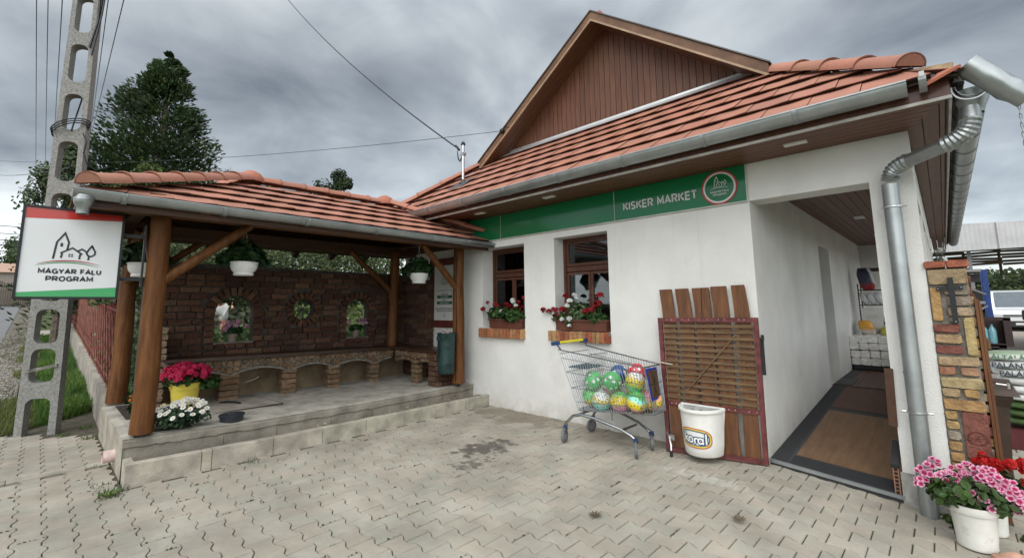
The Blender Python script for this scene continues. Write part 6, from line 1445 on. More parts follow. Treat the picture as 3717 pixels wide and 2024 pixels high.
for x,y in ((-.60,-1.95),(.15,-1.35)):
    for k in range(10):
        a = 2*pi*k/10; q = Vector((cos(a),sin(a),.25)); p = Vector((x,y,.006)); mb.add([p,p+q*.03+Vector((-.008*sin(a),.008*cos(a),0)),p+q*rv(.05,.065),p+q*.03-Vector((-.008*sin(a),.008*cos(a),0))],[(0,1,2,3)],tint((.13,.10,.06),.2))
struct('dry_leaves', mb, leafm, kind='stuff')
# ================================================================== GRASS
mb = MB()
def blade(x,y,h,col):
    z = gz(x,y)-.05; a = rv(0,6.28); wd = .0035+h*.02; s_ = Vector((cos(a),sin(a),0))*wd; ln = Vector((rv(-.4,.4),rv(-.4,.4),0))*h; p = Vector((x,y,z))
    mb.add([p-s_,p+s_,p+ln*.35+Vector((0,0,h*.6))+s_*.6,p+ln*.35+Vector((0,0,h*.6))-s_*.6,p+ln+Vector((0,0,h))],[(0,1,2,3),(3,2,4)],col)
for _ in range(30000):
    t = random.random()**1.7; x = -6.75-t*14; y = rv(-4.95,-4.08)
    if y < -4.95+(x+6.8)*-.97 and x > -7.7: 
        if y < -4.9+( -6.8-x)*1.0: pass
    if x > -6.85-(y+4.95)*.95+.05 : continue
    if -22.2 < x < -20.1: continue
    dens = noise.noise(Vector((x*.9,y*2.2,0)))
    edge = (y+4.95)/.87
    if x < -9 and edge < .4 and dens < .15: continue
    h = rv(.05,.13)*(1+.9*max(0,edge-.3))*(1.25 if dens > 0 else .85)*(.75 if x < -10 else 1)
    c = (.075,.155,.03) if dens < .1 else (.115,.20,.04)
    if edge < .35: c = (.15,.18,.055)
    blade(x,y,h+.04,tint(c,.3,.08))
struct('grass', mb, leafm, kind='stuff')
mb = MB()
for _ in range(5000):
    t = random.random()**1.6; x = -8-t*22; y = rv(-5.3,-4.9); blade(x,y,rv(.02,.06)+.05,tint((.12,.14,.05),.3,.08)) if noise.noise(Vector((x*.8,y*3,4))) > .05 else None
for _ in range(2500):
    x = -6.9-rv(0,2.3); y = rv(-5.15,-4.85); blade(x,y,rv(.02,.07)+.05,tint((.11,.14,.04),.3,.08))
struct('sparse_grass', mb, leafm, kind='stuff')
mb = MB()
for _ in range(5200):
    x = -7-random.random()**1.5*14; y = rv(-5.42-.0065*(-x-22),-4.86); s_ = rv(.010,.026); mb.ico((x,y,gz(x,y)-.005),s_,1,tint(random.choice([(.22,.195,.16),(.14,.125,.10),(.30,.28,.24)]),.15),.3,_,(1,1,.6))
struct('gravel_stones', mb, matte, kind='stuff')
# ================================================================== TREES
def conifer(x,y,zb,h,r,cols,lab,n=9000,ls=.16,seed=1,grp=None):
    t_ = thing('conifer_tree',(x,y,zb),lab,'tree',grp); mb = MB(); mb.tube([(x,y,zb-.2),(x,y,zb+h*.5),(x,y,zb+h*.95)],[.22,.14,.03],8); mb.build('trunk', bark, t_)
    mb = MB(); random.seed(seed); lobes = []
    for i in range(190):
        t = random.random()**1.15; rr = r*(1-t)**.62*(.78+.45*random.random())*(1 if t > .1 else .85); a = rv(0,6.28)
        lobes.append((Vector((x+cos(a)*rr*.62,y+sin(a)*rr*.62,zb+h*(.06+.90*t))),a,rr*.55+.10,t))
    for k in range(9): lobes.append((Vector((x,y,zb+h*(.80+.022*k))),rv(0,6.28),.30*(1-k/10)+.08,1))
    per = n//len(lobes)
    for c_,a,rad,t in lobes:
        out_d = Vector((cos(a),sin(a),.25)); tone = rv(.7,1.35)
        for _ in range(per):
            d = rdir(); p = c_+Vector((d.x,d.y,d.z*.62))*rad*rv(.45,1)+out_d*rad*.2; s_ = ls*rv(.5,1.15); dirn = (out_d+rdir()*.5+Vector((0,0,.25))).normalized(); sd_ = dirn.cross(rdir()).normalized()
            c2 = tint(random.choice(cols),.28,.05); c2 = tuple(q*tone for q in c2)
            mb.add([p-dirn*s_*.4,p+sd_*s_*.22,p+dirn*s_*.7,p-sd_*s_*.22],[(0,1,2,3)],c2)
    mb.build('crown', leafm, t_); return t_
def broad(x,y,zb,h,r,cols,lab,n=4000,ls=.10,seed=2,kind='tree',z0=.35,flat=1.,droop=0,cat='tree',grp=None,nl=40):
    t_ = thing(kind,(x,y,zb),lab,cat,grp); mb = MB(); random.seed(seed); mb.tube([(x,y,zb-.2),(x+.05,y,zb+h*.45),(x,y,zb+h*.8)],[.06*h*.25+.03,.03*h*.25+.02,.01],7)
    lobes = []
    for i in range(nl):
        d = rdir(); q = rv(.3,1); c_ = Vector((x+d.x*r*q*.75,y+d.y*r*q*.75,zb+h*z0+(d.z*.5+.5)*h*(1-z0)*.92)); lobes.append((c_,r*rv(.14,.36),rv(.65,1.4)))
        if i < 9: mb.tube([(x,y,zb+h*z0*.8),tuple(c_)],[.02*h*.2+.01,.006],4)
    mb.build('trunk', bark, t_); mb = MB()
    for c_,rad,tone in lobes:
        for _ in range(n//nl):
            d = rdir(); p = c_+Vector((d.x,d.y,d.z*flat-droop*random.random()))*rad*rv(.4,1.05); c2 = tuple(q*tone for q in tint(random.choice(cols),.3,.06)); leaf(mb,p,d+rdir()*.8+Vector((0,0,.4)),ls*rv(.6,1.3)*.6,c2)
    mb.build('crown', leafm, t_); return t_
DGc = [(.030,.055,.020),(.042,.075,.026),(.022,.042,.016),(.06,.09,.03)]
conifer(-18,-2.22,.5,10.25,2.6,DGc,'tall dark green conifer rising behind the left half of the shelter',n=48000,ls=.165)
broad(-16.5,-4.35,.5,6.0,1.15,[(.07,.10,.045),(.10,.13,.06),(.05,.08,.035)],'loose grey green birch behind the utility pole',n=16000,ls=.075,seed=5,kind='birch_tree',z0=.30,droop=1.2)
broad(-15,-2.9,.5,5.4,1.0,[(.09,.12,.03),(.07,.10,.028),(.12,.15,.04)],'light olive green tree low beside the dark conifer',n=6000,ls=.075,seed=6,kind='small_tree',z0=.3)
broad(-14,2.05,.3,6.1,1.35,[(.045,.07,.03),(.06,.09,.035),(.03,.05,.02)],'small dark treetop showing above the right half of the shelter roof',n=9000,ls=.085,seed=8,kind='dark_tree',z0=.50,nl=20)
conifer(-14.5,.15,.3,5.25,.55,DGc,'lower dark treetop just left of the small one above the shelter ridge',n=2200,ls=.13,seed=9)
conifer(-16,-.65,.3,6.0,.45,DGc,'thin dark tree tip beside the tall conifer',n=1800,ls=.13,seed=10)
for k,(x,y,h,r,c,lab) in enumerate(((-52,-9.2,6.0,3.6,(.07,.12,.04),'bushy green tree at the far end of the street'),(-47,-5.0,5.0,2.6,(.06,.10,.035),'green tree far left partly behind the hanging sign'))):
    broad(x,y,2.1,h,r,[c,tuple(q*.7 for q in c),tuple(q*1.3 for q in c)],lab,n=9000,ls=.19,seed=20+k,kind='street_tree',z0=.15,nl=30)
# garden behind the wall: hedge mass, vine strip, lawn
mb = MB()
for _ in range(17000):
    x = rv(-8.4,-7.0); y = rv(-4.2,1.0); z = rv(1.55,2.62)+.12*noise.noise(Vector((x*2,y*2,0)))
    leaf(mb,Vector((x,y,z)),Vector((1,0,.5))+rdir(),rv(.022,.045),tint(random.choice([(.09,.13,.045),(.13,.17,.07),(.05,.08,.03),(.17,.20,.09)]),.3))
o = mb.build('grape_vine', leafm); tag(o,'leafy vine seen between the brick wall top and the shelter roof','vine')
mb = MB()
for y in (-4,-3,-2,-1,0,1): mb.tube([(-7.5,y,0),(-7.5,y+.05,1.8)],.03,6)
mb.tube([(-7.5,-4.2,1.85),(-7.5,1,1.85)],.012,5); o2 = mb.build('trunks', bark, o)
mb = MB()
for _ in range(7000):
    x = rv(-9.5,-6.2); y = rv(-4.0,.6); leaf(mb,Vector((x,y,gz(x,y)+rv(.25,.98)*(.55 if x > -7 else 1))),Vector((.8,0,1))+rdir()*.8,rv(.03,.055),tint(random.choice([(.09,.17,.045),(.13,.22,.06),(.06,.12,.03)]),.3))
struct('garden_ground_cover', mb, leafm, kind='stuff')
mb = MB()
for _ in range(5200):
    x = rv(-13.5,-11.5); y = rv(-3.3,2.8); z = rv(.4,2.4)+.3*noise.noise(Vector((0,y*1.5,0))); c_ = random.choice([(.10,.11,.07),(.14,.14,.10),(.06,.08,.04),(.17,.19,.09)]) if y < -.4 else random.choice([(.20,.26,.08),(.13,.19,.05),(.30,.32,.16)])
    leaf(mb,Vector((x,y,z)),Vector((1,0,.4))+rdir(),rv(.05,.10),tint(c_,.35))
tag(mb.build('garden_bush', leafm),'pale mottled garden bushes glimpsed through the arched openings','bush')
mb = MB()
for _ in range(500):
    x = rv(-9.6,-7.6); y = rv(-3.85,-3.72); z = gz(x,y)+rv(.35,1.15); leaf(mb,Vector((x,y,z)),Vector((.6,-1,.3))+rdir(),rv(.02,.045),tint((.38,.26,.55),.25))
for _ in range(700):
    x = rv(-10,-6.4); y = rv(-3.85,-3.7); z = gz(x,y)+rv(.2,1.0); leaf(mb,Vector((x,y,z)),Vector((.6,-1,.3))+rdir(),rv(.02,.05),tint((.09,.13,.06),.35))
tag(mb.build('lilac_flowers', leafm),'lilac flowering plants behind the red netting fence','plant')
# person in the garden, bending, seen through the left arch
def skin_person(name, joints, edges, radii, m):
    me = bpy.data.meshes.new(name); me.from_pydata([Vector(j) for j in joints],edges,[]); o = bpy.data.objects.new(name,me); S.collection.objects.link(o)
    md = o.modifiers.new('s','SKIN'); o.modifiers.new('d','SUBSURF').levels = 2; o.modifiers['d'].render_levels = 2
    for i,r in enumerate(radii): me.skin_vertices[0].data[i].radius = (r,r)
    me.skin_vertices[0].data[0].use_root = True
    dg = bpy.context.evaluated_depsgraph_get(); me2 = bpy.data.meshes.new_from_object(o.evaluated_get(dg)); bpy.data.objects.remove(o); me2.materials.clear(); me2.materials.append(m); me2.polygons.foreach_set('use_smooth',[True]*len(me2.polygons)); return me2
pxx,pyy,pg = -10.2,-2.05,.55
sk_ = mat('skin',(.55,.30,.20),rough=.6,var=.05); J = [(0,0,.95),(0,.02,1.12),(.12,.06,1.34),(.16,.08,1.44),(.22,.10,1.56),(-.02,-.10,.90),(.04,-.12,.50),(-.02,-.12,.08),(.10,-.13,.03),(-.02,.12,.90),(.05,.14,.50),(-.01,.14,.08),(.11,.14,.03),(.14,-.12,1.34),(.26,-.17,1.10),(.40,-.16,.94),(.46,-.15,.88),(.14,.24,1.34),(.26,.27,1.10),(.38,.22,.95),(.44,.20,.90)]
E_ = [(0,1),(1,2),(2,3),(3,4),(0,5),(5,6),(6,7),(7,8),(0,9),(9,10),(10,11),(11,12),(2,13),(13,14),(14,15),(15,16),(2,17),(17,18),(18,19),(19,20)]
RR = [.14,.13,.15,.06,.10,.11,.065,.045,.035,.11,.065,.045,.035,.055,.042,.034,.03,.055,.042,.034,.03]
J = [(a+pxx,b+pyy,c+pg) for a,b,c in J]
o = link('person', skin_person('person',J,E_,RR,sk_)); tag(o,'person in white shorts and pale top bending in the garden behind the left arch','person')
cl2 = mat('white_cloth',(.72,.72,.70),rough=.9,var=.05)
idx = [0,5,6,9,10]; JJ = [J[0],J[5],tuple(Vector(J[5]).lerp(Vector(J[6]),.7)),J[9],tuple(Vector(J[9]).lerp(Vector(J[10]),.7))]
link('shorts', skin_person('shorts',JJ,[(0,1),(1,2),(0,3),(3,4)],[.165,.135,.10,.135,.10],cl2), o)
JJ = [J[1],J[2],J[13],J[17],tuple(Vector(J[13]).lerp(Vector(J[14]),.6)),tuple(Vector(J[17]).lerp(Vector(J[18]),.6))]
link('shirt', skin_person('shirt',JJ,[(0,1),(1,2),(2,4),(1,3),(3,5)],[.16,.18,.075,.075,.065,.065],mat('grey_cloth',(.40,.43,.42),rough=.9,var=.1)), o)
mb = MB(); mb.ico((J[4][0]-.02,J[4][1],J[4][2]+.03),.115,2,(.05,.035,.025),.1); mb.build('hair', matte, o)
# house and fence at the far street end
hs = thing('far_house',(-44,-6.6,2.0),'small house with a pale tiled roof behind a wooden fence at the far street end','house')
mb = MB(); mb.box((-46,-7.6,1.9),(-43,-5.4,4.05),(.35,.30,.25)); mb.build('wall', matte, hs)
mb = MB(); mb.add([(-42.8,-7.8,4.0),(-42.8,-5.2,4.0),(-44.5,-5.2,4.7),(-44.5,-7.8,4.7)],[(0,1,2,3)],(.45,.30,.22)); mb.add([(-46.2,-7.8,4.0),(-46.2,-5.2,4.0),(-44.5,-5.2,4.7),(-44.5,-7.8,4.7)],[(3,2,1,0)],(.45,.30,.22)); mb.build('roof', matte, hs)
mb = MB()
for k in range(60): y = -10.5+k*.1; mb.box((-42,y,1.8),(-41.96,y+.075,3.3+.1*sin(k)),tint((.12,.10,.08),.2))
mb.box((-41.97,-10.5,2.8),(-41.93,-4.5,2.88),(.2,.18,.15)); tag(mb.build('plank_fence', matte),'dark weathered plank fence at the far end of the street','fence')
# ================================================================== PASSAGE CONTENTS
tr = thing('plastic_pallet',(.28,5.4,.26),'black plastic tray under the paper packs in the passage','tray'); fz = rz_(4)
mb = MB(); mb.box((.03,5.25,fz+.02),(.56,5.75,fz+.09)); 
for x in (.06,.28,.50): mb.box((x,5.26,fz),(x+.05,5.7,fz+.03))
mb.build('tray_body', black, tr)
film = mat('shrink_wrapped_paper',(.70,.69,.66),rough=.35,var=.10,vs=18,bump=.6,bs=22,coat=.3)
for k,(z,h,xo,lab) in enumerate(((fz+.09,.25,0,'lower shrink wrapped pack of white paper rolls on the black tray'),(fz+.35,.235,-.01,'upper shrink wrapped pack of white paper rolls in the passage'))):
    mb = MB()
    for i in range(4):
        for j in range(2): x = .0+xo+i*.135+.02; 
        for j in range(2): mb.brick((.075+xo+i*.135,5.5,z+h/4+j*h/2),(.067,0,0),(0,.25,0),(0,0,h/4-.001),(1,1,1),.014,.005)
    tag(mb.build('paper_pack', film), lab, 'paper pack','paper packs stacked in the passage')
shf = thing('display_rack',(.5,6.1,.26),'dark wire display rack at the end of the passage','rack')
mb = MB()
for x in (.13,.60):
    for y in (5.95,6.35): mb.tube([(x,y,fz),(x,y,1.78)],.011,6)
for z in (.75,1.06,1.38,1.66):
    for y in (5.95,6.35): mb.tube([(.13,y,z),(.60,y,z)],.009,5)
    for k in range(9): mb.tube([(.15+k*.055,5.95,z),(.15+k*.055,6.35,z)],.004,4)
mb.build('rack_frame', mat('dark_rack',(.05,.025,.02),rough=.5), shf)
def bag(name,c,s_,colf,lab,cat,seed=0,lean=0,sub=3,grp=None,mtl=None):
    mb = MB(); b = bmesh.new(); bmesh.ops.create_cube(b,size=2); bmesh.ops.subdivide_edges(b,edges=b.edges,cuts=5,use_grid_fill=True); P = []
    for v in b.verts:
        q = v.co; k = (1-abs(q.z)**4*.35); m_ = max(abs(q.x),abs(q.y)); r = Vector((q.x*(k*.9+.1*(1-q.y*q.y)),q.y*(k*.9+.1*(1-q.x*q.x)),q.z*(1-.25*(q.x*q.x*q.y*q.y))))
        r *= 1+.07*noise.noise(q*2.2+Vector((seed,0,0))); P.append(Vector(c)+Vector((r.x*s_[0]+lean*q.z,r.y*s_[1],r.z*s_[2])))
    b.verts.ensure_lookup_table(); F = [tuple(x.index for x in f.verts) for f in b.faces]
    for p_,v in zip(P,b.verts): mb.v.append(p_); mb.c.append(colf(v.co))
    mb.f = F; b.free(); o = mb.build(name,mtl or mat('glossy_bag',(1,1,1),rough=.35,var=.05,attr=True,coat=.3,bump=.4,bs=14),smooth=True,angle=70); return tag(o,lab,cat,grp)
bag('pet_food_sack',(.25,6.1,1.87),(.12,.10,.21),lambda q:(.30,.02,.03) if q.z < -.55 else ((.5,.5,.5) if q.x > .75 else (.025,.03,.07)),'navy and red sack standing on top of the passage rack','sack',1,-.03)
for k,x in enumerate((.20,.31,.42)): bag('sugar_bag',(x,6.05,1.50),(.052,.07,.115),lambda q:(.55,.55,.56),['silver grey bag at the left of the middle rack shelf','silver grey bag in the middle of the rack shelf','silver grey bag at the right end of the rack shelf'][k],'bag',k+3,-.03,grp='grey bags on the rack')
mb = MB(); mb.box((.15,5.925,.86),(.45,5.932,1.33),(.60,.60,.58)); fnn = lambda z0: (lambda u,v:(.30+u,5.921,z0+v))
for z,w_ in ((1.29,.05),(1.19,.09),(1.165,.10),(1.14,.09),(.96,.11),(.93,.12),(.90,.11)): mb.add([fnn(z)(-w_,0),fnn(z)(w_,0),fnn(z)(w_,.007),fnn(z)(-w_,.007)],[(0,1,2,3)],(.35,.35,.36))
tag(mb.build('paper_notice', paintc),'white paper notice fixed to the front of the passage rack','notice')
for i in range(3):
    for j in range(2):
        mb = MB(); mb.box((.44+.075*i,6.0,.80+.17*j),(.51+.075*i,6.2,.96+.17*j),(.52,.53,.57)); mb.box((.455+.075*i,5.997,.85+.17*j),(.495+.075*i,6.0,.91+.17*j),(.08,.09,.14)); tag(mb.build('carton', paintc),'small grey printed carton stacked on the lower rack shelf','carton','grey cartons on the rack')
bag('bread_bag',(.22,5.80,.98-.02),(.11,.08,.14),lambda q:(.62,.30,.03) if q.z > -.2 else (.55,.50,.45),'orange and white food sack on the paper packs','sack',8,-.04)
bag('yellow_bag',(.50,5.85,.90),(.10,.10,.09),lambda q:(.45,.42,.05),'yellow green bag lying beside the orange sack','sack',9)
mb = MB(); mb.box((.05,6.9,2.05),(1.0,6.95,2.12),(.06,.03,.025)); mb.box((.56,6.8,.26),(.62,6.86,2.1),(.06,.03,.025)); tag(mb.build('door_frame', paintc),'dark door frame at the far end of the passage','door frame')
# ================================================================== BROKEN ROOF CORNER
bg = thing('broken_gutter',(1.65,-.55,2.9),'bent piece of zinc gutter hanging loose off the broken roof corner','gutter')
mb = MB(); a,b = Vector((1.545,-.60,3.005)),Vector((1.79,-.52,2.70)); d = (b-a).normalized(); s_ = d.cross(Vector((0,1,0.2))).normalized(); u_ = s_.cross(d)
P = []; n_ = 14; m_ = 7
for j in range(m_+1):
    for k in range(n_+1):
        th = -.25+(pi+.5)*k/n_; rr = .070*(1+.22*noise.noise(Vector((j*.9,k*.35,3))))*(1 if j < m_-1 else .86); P.append(a.lerp(b,j/m_)+s_*cos(th)*rr-u_*sin(th)*rr*(1 if j < m_ else .8))
mb.add(P,[(j*(n_+1)+k,j*(n_+1)+k+1,(j+1)*(n_+1)+k+1,(j+1)*(n_+1)+k) for j in range(m_) for k in range(n_)])
mb.build('gutter_sheet', zinc, bg, smooth=True, angle=60)
mb = MB(); P = []
for j in range(4):
    for k in range(13):
        th = -.2+(pi+.2)*k/12; c_ = Vector((1.475,-.55,2.985)).lerp(Vector((1.56,-.58,2.965)),j/3); P.append(c_+Vector((0,.05*cos(th),-.062*sin(th)))+Vector((-.012*cos(th),0,0)))
mb.add(P,[(j*13+k,j*13+k+1,(j+1)*13+k+1,(j+1)*13+k) for j in range(3) for k in range(12)]); mb.build('torn_end', zinc, bg, smooth=True)
mb = MB(); ch = Vector((1.756,-.50,2.700)); 
for k in range(46):
    c_ = ch-Vector((.0003*k,0,.030*k)); hor = Vector((1,0,0)) if k%2 else Vector((.3,1,0)).normalized(); mb.tube([c_+hor*.006*cos(t)+Vector((0,0,1))*.019*sin(t) for t in [2*pi*i/10 for i in range(10)]],.0024,4,closed=True)
tag(mb.build('chain', zinc),'long steel chain hanging down from the loose gutter','chain')
mb = MB()
mb.bar((1.16,-.38,3.145),(1.49,-.44,3.080),.03,.045); mb.bar((1.10,-.36,3.10),(1.33,-.40,3.05),.05,.06)
tag(mb.build('splintered_batten', mat('raw_wood',(.34,.25,.15),rough=.8,var=.2,vs=8,stretch=(1,8,8))),'bare pale roof batten sticking out of the broken corner','batten')
mb = MB(); mb.bar((1.40,-.50,3.02),(1.57,-.46,2.965),.04,.02); mb.bar((1.33,-.50,2.98),(1.44,-.52,2.99),.06,.02); mb.bar((1.36,-.48,3.02),(1.50,-.50,2.99),.02,.015)
for _ in range(8): c_ = Vector((rv(1.28,1.5),rv(-.6,-.4),rv(2.96,3.03))); mb.bar(c_,c_+Vector((rv(-.06,.06),rv(-.05,.05),rv(-.01,.04))),.006,.006)
tag(mb.build('roof_debris', darkwood),'broken dark wooden bits at the damaged roof corner','debris')
mb = MB(); 
mb.T = Matrix.Translation((1.40,-.64,2.955)) @ Matrix.Rotation(radians(-22),4,'Y') @ Matrix.Rotation(radians(24),4,'X'); mb.add([(-.075,-.09,-.009),(.11,-.085,-.009),(.05,.12,-.009),(-.08,.13,-.009),(-.075,-.09,.009),(.11,-.085,.009),(.05,.12,.009),(-.08,.13,.009)],[(0,3,2,1),(4,5,6,7),(0,1,5,4),(1,2,6,5),(2,3,7,6),(3,0,4,7)],(.44,.15,.09)); tag(mb.build('loose_tile', tilem),'broken red roof tile dangling at the corner above the hook','tile')
mb = MB(); mb.tube([(1.555+.095*sin(t),-.56,2.775+.095*(1-cos(t))) for t in [-1.7+3.4*i/16 for i in range(17)]],.007,6); tag(mb.build('gutter_hook_loop', zinc),'bent gutter hook loop hanging below the broken corner','hook'); mb = MB(); mb.tube([(1.26,-.35,3.155),(1.27,-.36,3.19),(1.30,-.37,3.20)],.004,5); tag(mb.build('bent_nail', zinc),'small bent metal strip sticking up from the last hip cap','metal strip')
# ================================================================== RIGHT BACKGROUND
wb = thing('wheelie_bin',(1.5,1.5,-.12),'brown plastic wheeled bin behind the open plank gate','bin'); brn = mat('brown_bin_plastic',(.055,.035,.024),rough=.5,var=.1)
mb = MB(); P = []
for z,hx,hy in ((-.12,.17,.17),(.50,.205,.20),(.58,.235,.235),(.60,.235,.235)): P += [(1.41-hx,1.5-hy,z),(1.41+hx,1.5-hy,z),(1.41+hx,1.5+hy,z),(1.41-hx,1.5+hy,z)]
mb.add(P,[(j*4+k,j*4+(k+1)%4,j*4+4+(k+1)%4,j*4+4+k) for j in range(3) for k in range(4)]+[(3,2,1,0)]); mb.build('body', brn, wb)
mb = MB(); mb.brick((1.42,1.50,.635),(.275,0,0),(0,0,-.001),(0,.26,0),(1,1,1)) if False else mb.add([(1.155,1.24,.605),(1.69,1.24,.605),(1.69,1.76,.605),(1.155,1.76,.605),(1.18,1.28,.665),(1.66,1.28,.665),(1.66,1.72,.70),(1.18,1.72,.70)],[(0,3,2,1),(4,5,6,7),(0,1,5,4),(1,2,6,5),(2,3,7,6),(3,0,4,7)]); mb.tube([(1.52,1.27,.68),(1.52,1.26,.72),(1.64,1.26,.72),(1.64,1.27,.68)],.012,6); mb.build('lid', brn, wb)
labs = ['bottom','second lowest','third lowest','fourth lowest','fifth','sixth','seventh','eighth','second topmost','topmost']
for k in range(9):
    z = .15+.085*k; wc = (lambda q: (.62,.63,.62)) if k > 2 else (lambda q: (.08,.13,.05) if q.z < .3 else (.12,.17,.07))
    o = bag('soil_bag',(1.98+rv(-.03,.03)-.035*max(0,k-5),2.85,z),(.34,.26,.052),(lambda q,k=k: ((.30,.40,.25) if k == 8 and q.z > .5 else ((.64,.65,.64) if k > 2 else (.07,.12,.04)))),('white' if k > 2 else 'green')+' plastic soil bag, '+labs[k if k < 8 else 9]+' in the pile behind the wheeled bin','bag',k,0,grp='soil bags piled in the yard')
    m2 = MB(); y_ = 2.85-.262
    if k == 8: text(m2,'ÁLTALÁNOS',.07,lambda u,v:(1.80+u,y_,z-.025+v),.002,col=(.12,.22,.14))
    elif k in (7,6): text(m2,'PALÁNTA',.075,lambda u,v:(1.76+u+(.05 if k == 6 else 0),y_,z-.025+v),.001,col=(.02,.03,.06)); m2.build('bag_print', paintc, o); m2 = MB(); text(m2,'50 L',.05,lambda u,v:(2.05+u,y_,z-.02+v),.001,col=(.05,.06,.08))
    elif k in (4,5): text(m2,'50 L',.05,lambda u,v:(1.92+u,y_,z-.02+v),.001,col=(.05,.06,.08))
    if m2.v: m2.build('bag_print', paintc, o)
mb = MB(); mb.box((1.62,2.55,-.12),(2.4,3.1,.08)); mb.box((1.66,2.548,-.05),(1.76,2.55,.05)); tag(mb.build('red_crate', mat('dark_red_plastic',(.10,.02,.022),rough=.5,var=.15)),'dark red crate under the pile of soil bags','crate')
# pallet rack with blue uprights and bottled water
rk = thing('pallet_rack',(1.9,12.5,-.13),'tall storage rack with a blue steel upright and dark shelves','rack')
mb = MB()
for x,y in ((2.13,12.5),(1.2,12.5),(2.13,13.5)): mb.box((x-.045,y-.05,-.13),(x+.045,y+.05,2.25)); 
mb.build('upright', mat('blue_steel',(.015,.045,.19),rough=.4,var=.1), rk)
mb = MB(); 
for z in (2.2,1.35,.9,.35): mb.box((1.26,12.46,z),(2.07,12.52,z+.07)); mb.box((1.26,12.5,z-.005),(2.07,13.5,z+.02))
mb.bar((1.4,12.44,2.0),(2.1,12.44,1.6),.02,.04); mb.bar((1.5,12.44,.9),(2.1,12.44,1.3),.02,.04); mb.build('beams', mat('grey_steel',(.22,.22,.22),rough=.5), rk)
mb = MB(); mb.box((1.3,12.9,.4),(2.05,13.4,.85),(.03,.028,.03)); mb.box((1.3,12.9,1.4),(2.05,13.4,1.75),(.035,.03,.03)); mb.box((1.3,12.8,1.95),(2.05,13.4,2.15),(.05,.05,.05)); mb.build('stored_goods', paintc, rk)
for k,(z,lab) in enumerate(((.62,'upper dark crate of blue water bottles beside the soil bags'),(.10,'lower dark crate of blue water bottles beside the soil bags'))):
    cr = thing('bottle_crate',(2.0,8,z),lab,'crate','bottle crates in the yard'); x0,x1 = 1.50,2.06+.10*(1-k); y=8.0; z=z
    mb = MB(); mb.box((x0,y,z-.05),(x1,y+.5,z)); mb.box((x1-.10,y,z),(x1,y+.5,z+.48)); mb.box((x0,y+.48,z),(x1,y+.5,z+.48)); mb.box((x0,y,z+.44),(x1,y+.04,z+.5)); mb.build('crate_frame', mat('dark_crate',(.03,.016,.016),rough=.5), cr)
    for j in range(4):
        mb = MB(); mb.lathe([(.0,0),(.055,0),(.058,.03),(.058,.24),(.045,.28),(.018,.33),(.018,.36),(0,.36)],(x0+.06+j*.115,y+.1,z),12,(.16,.36,.42)); mb.build('bottle', mat('bottle_plastic',(1,1,1),rough=.15,attr=True,coat=.5), cr, smooth=True)
# canopy
cn = thing('canopy_roof',(5,15,0),'large flat canopy with a pale grey metal fascia over the yard','canopy')
mb = MB(); nfl = 90
for i in range(nfl):
    xa = .4+i*.10; mb.add([(xa,14.0,2.89),(xa+.05,13.997,2.89),(xa+.10,14.0,2.89),(xa,14.0,3.70-.06*(xa-1.87)-.01),(xa+.05,13.997,3.70-.06*(xa-1.87)-.01),(xa+.10,14.0,3.70-.06*(xa-1.87)-.01)],[(0,1,4,3),(1,2,5,4)])
mb.build('fascia', mat('pale_grey_sheet',(.48,.48,.485),rough=.5,metal=.1,var=.05,vs=2), cn)
mb = MB(); mb.box((.4,14.02,3.55),(9.4,22,3.62),(.3,.3,.3)); mb.box((2.55,13.97,2.9),(2.57,13.99,3.65),(.25,.25,.25)); mb.build('roof_sheet', paintc, cn)
for x,y in ((1.95,14.3),(6.5,14.3),(6.5,21)):
    mb = MB(); mb.box((x-.04,y,-.13),(x+.04,y+.08,3.5)); mb.build('steel_post', MATS['grey_steel'], cn)
pg_ = thing('timber_trellis',(4,20,0),'long slatted timber trellis hanging under the canopy roof','trellis')
mb = MB()
for k in range(6):
    z = 2.80+k*.105
    for j in range(9): mb.bar((1.0+j*1.0,20+rv(-.1,.1),z+rv(-.03,.03)),(2.0+j*1.0,20+rv(-.1,.1),z+rv(-.03,.03)),.085,.075,(0,1,0),tint((.16,.12,.08),.2))
for j in range(10): mb.box((1.0+j*.95,20.05,2.4),(1.08+j*.95,20.12,3.6),(.13,.10,.07))
mb.build('slats', matte, pg_)
mb = MB()
for _ in range(7000):
    x = rv(1.5,10); y = rv(33,36); z = rv(-.1,3.2)+.4*noise.noise(Vector((x,y,0))); leaf(mb,Vector((x,y,z)),Vector((0,-1,.5))+rdir(),rv(.08,.16),tint(random.choice([(.05,.08,.03),(.08,.11,.04),(.035,.055,.02)]),.3))
tag(mb.build('hedge', leafm),'dark green hedge far behind the white van','hedge')
mb = MB(); mb.box((1,34.5,-.1),(11,37,2.6),(.03,.045,.02)); mb.build('hedge_core', matte, bpy.data.objects['hedge'])
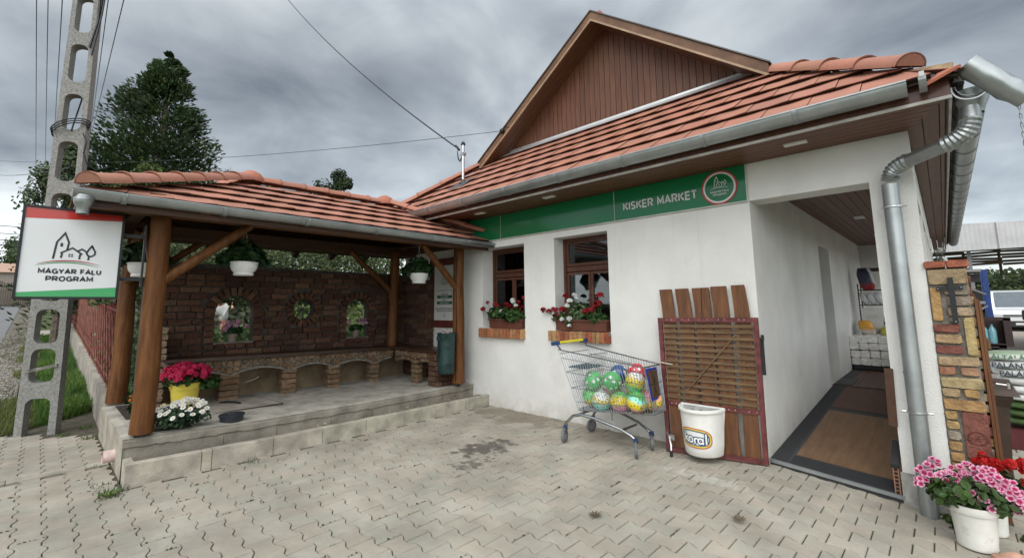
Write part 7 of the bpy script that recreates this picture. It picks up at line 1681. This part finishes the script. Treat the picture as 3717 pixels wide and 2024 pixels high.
# vehicles
vn = thing('white_van',(4.2,30,-.13),'white delivery van parked facing the camera beyond the yard','van')
def vehicle(root, x0,x1,y0,zs,body,hood=.9,glassc=(.10,.12,.14)):
    """front faces -y; zs = (ground clearance, bonnet height, roof height)"""
    zc_,zb,zr = zs; mb = MB(); w_ = x1-x0; P = []
    prof = [(0,zc_),(0,zb*.72),(.10,zb*.95),(hood,zb+.08),(hood+.75,zr-.06),(hood+1.1,zr),(hood+3.6,zr-.02),(hood+3.7,zc_)]
    for side,ins_ in ((x0,1),(x1,-1)):
        for y,z in prof: t = max(0,(z-zb)/(zr-zb)); P.append((side+ins_*(.02+.10*t),y0+y,z))
    n = len(prof); mb.add(P,[tuple(range(n)),tuple(range(2*n-1,n-1,-1))]+[(k,k+n,(k+1)%n+n,(k+1)%n) for k in range(n)],body); mb.build('body', mat('vehicle_paint',(1,1,1),rough=.25,var=.01,attr=True,coat=.6), root)
    mb = MB(); a,b = prof[3],prof[4]; k = .012
    mb.add([(x0+.16,y0+a[0]+.03,a[1]+.03),(x1-.16,y0+a[0]+.03,a[1]+.03),(x1-.2,y0+b[0]-.06,b[1]-.03),(x0+.2,y0+b[0]-.06,b[1]-.03)],[(0,1,2,3)],glassc)
    for i,v in enumerate(mb.v): mb.v[i] = v+Vector((0,-.02,.012))
    mb.build('windscreen', mat('dark_glazing',(1,1,1),rough=.1,attr=True,coat=.5), root)
    mb = MB(); mb.box((x0+.02,y0-.05,zc_),(x1-.02,y0+.06,zc_+.30),(.03,.032,.035)); mb.build('bumper', paintc, root)
    mb = MB(); mb.box((x0+.35,y0-.015,zb*.62),(x1-.35,y0+.02,zb*.74),(.04,.04,.045)); mb.box((x0+.36,y0-.02,zb*.675),(x1-.36,y0,zb*.69),(.5,.5,.5)); mb.build('grille', paintc, root)
    for x in (x0+.04,x1-.34): mb = MB(); mb.box((x,y0-.02,zb*.60),(x+.30,y0+.05,zb*.76),(.55,.58,.60)); mb.build('headlight', paintc, root)
    mb = MB(); mb.box(((x0+x1)/2-.26,y0-.065,zc_+.10),((x0+x1)/2+.26,y0-.052,zc_+.21),(.65,.65,.63)); mb.build('number_plate', paintc, root)
    for x in (x0+.02,x1-.22):
        for yy in (.75,hood+2.8): mb = MB(); mb.tube([(x,y0+yy,.20),(x+.20,y0+yy,.20)],.33,20); mb.build('wheel', blackrub, root)
    for s_,x in ((-1,x0),(1,x1)): mb = MB(); mb.box((x+s_*.12-.08,y0+hood+.1,zb+.05),(x+s_*.12+.08,y0+hood+.18,zb+.35),(.03,.03,.03)); mb.build('mirror', paintc, root)
vehicle(vn,3.05,5.05,29.5,(.08,.95,1.95),(.72,.73,.74))
sv_ = thing('grey_vehicle',(4,13,-.13),'grey vehicle with a black mirror cut off by the right picture edge','car')
vehicle(sv_,3.18,5.0,13.2,(.05,.85,1.72),(.20,.20,.20),hood=.7)
mb = MB(); mb.brick((2.98,13.9,1.02),(.19,0,0),(0,.07,0),(0,0,.15),(.02,.02,.02),.04,.0); mb.build('mirror_housing', paintc, sv_)
wf = thing('wall_flowers',(1.33,6,2.2),'white flowers hanging from the right hand outer wall under the eave','plant')
plant(wf,[((1.30,6,2.1),(.08,.2,.28),60,.04,[(.14,.16,.12)])],[((1.33,6+rv(-.2,.2),2.3-.15*k),.07,WHT,16) for k in range(4)])
# ------------------------------------------------------------------ done
random.seed(1)
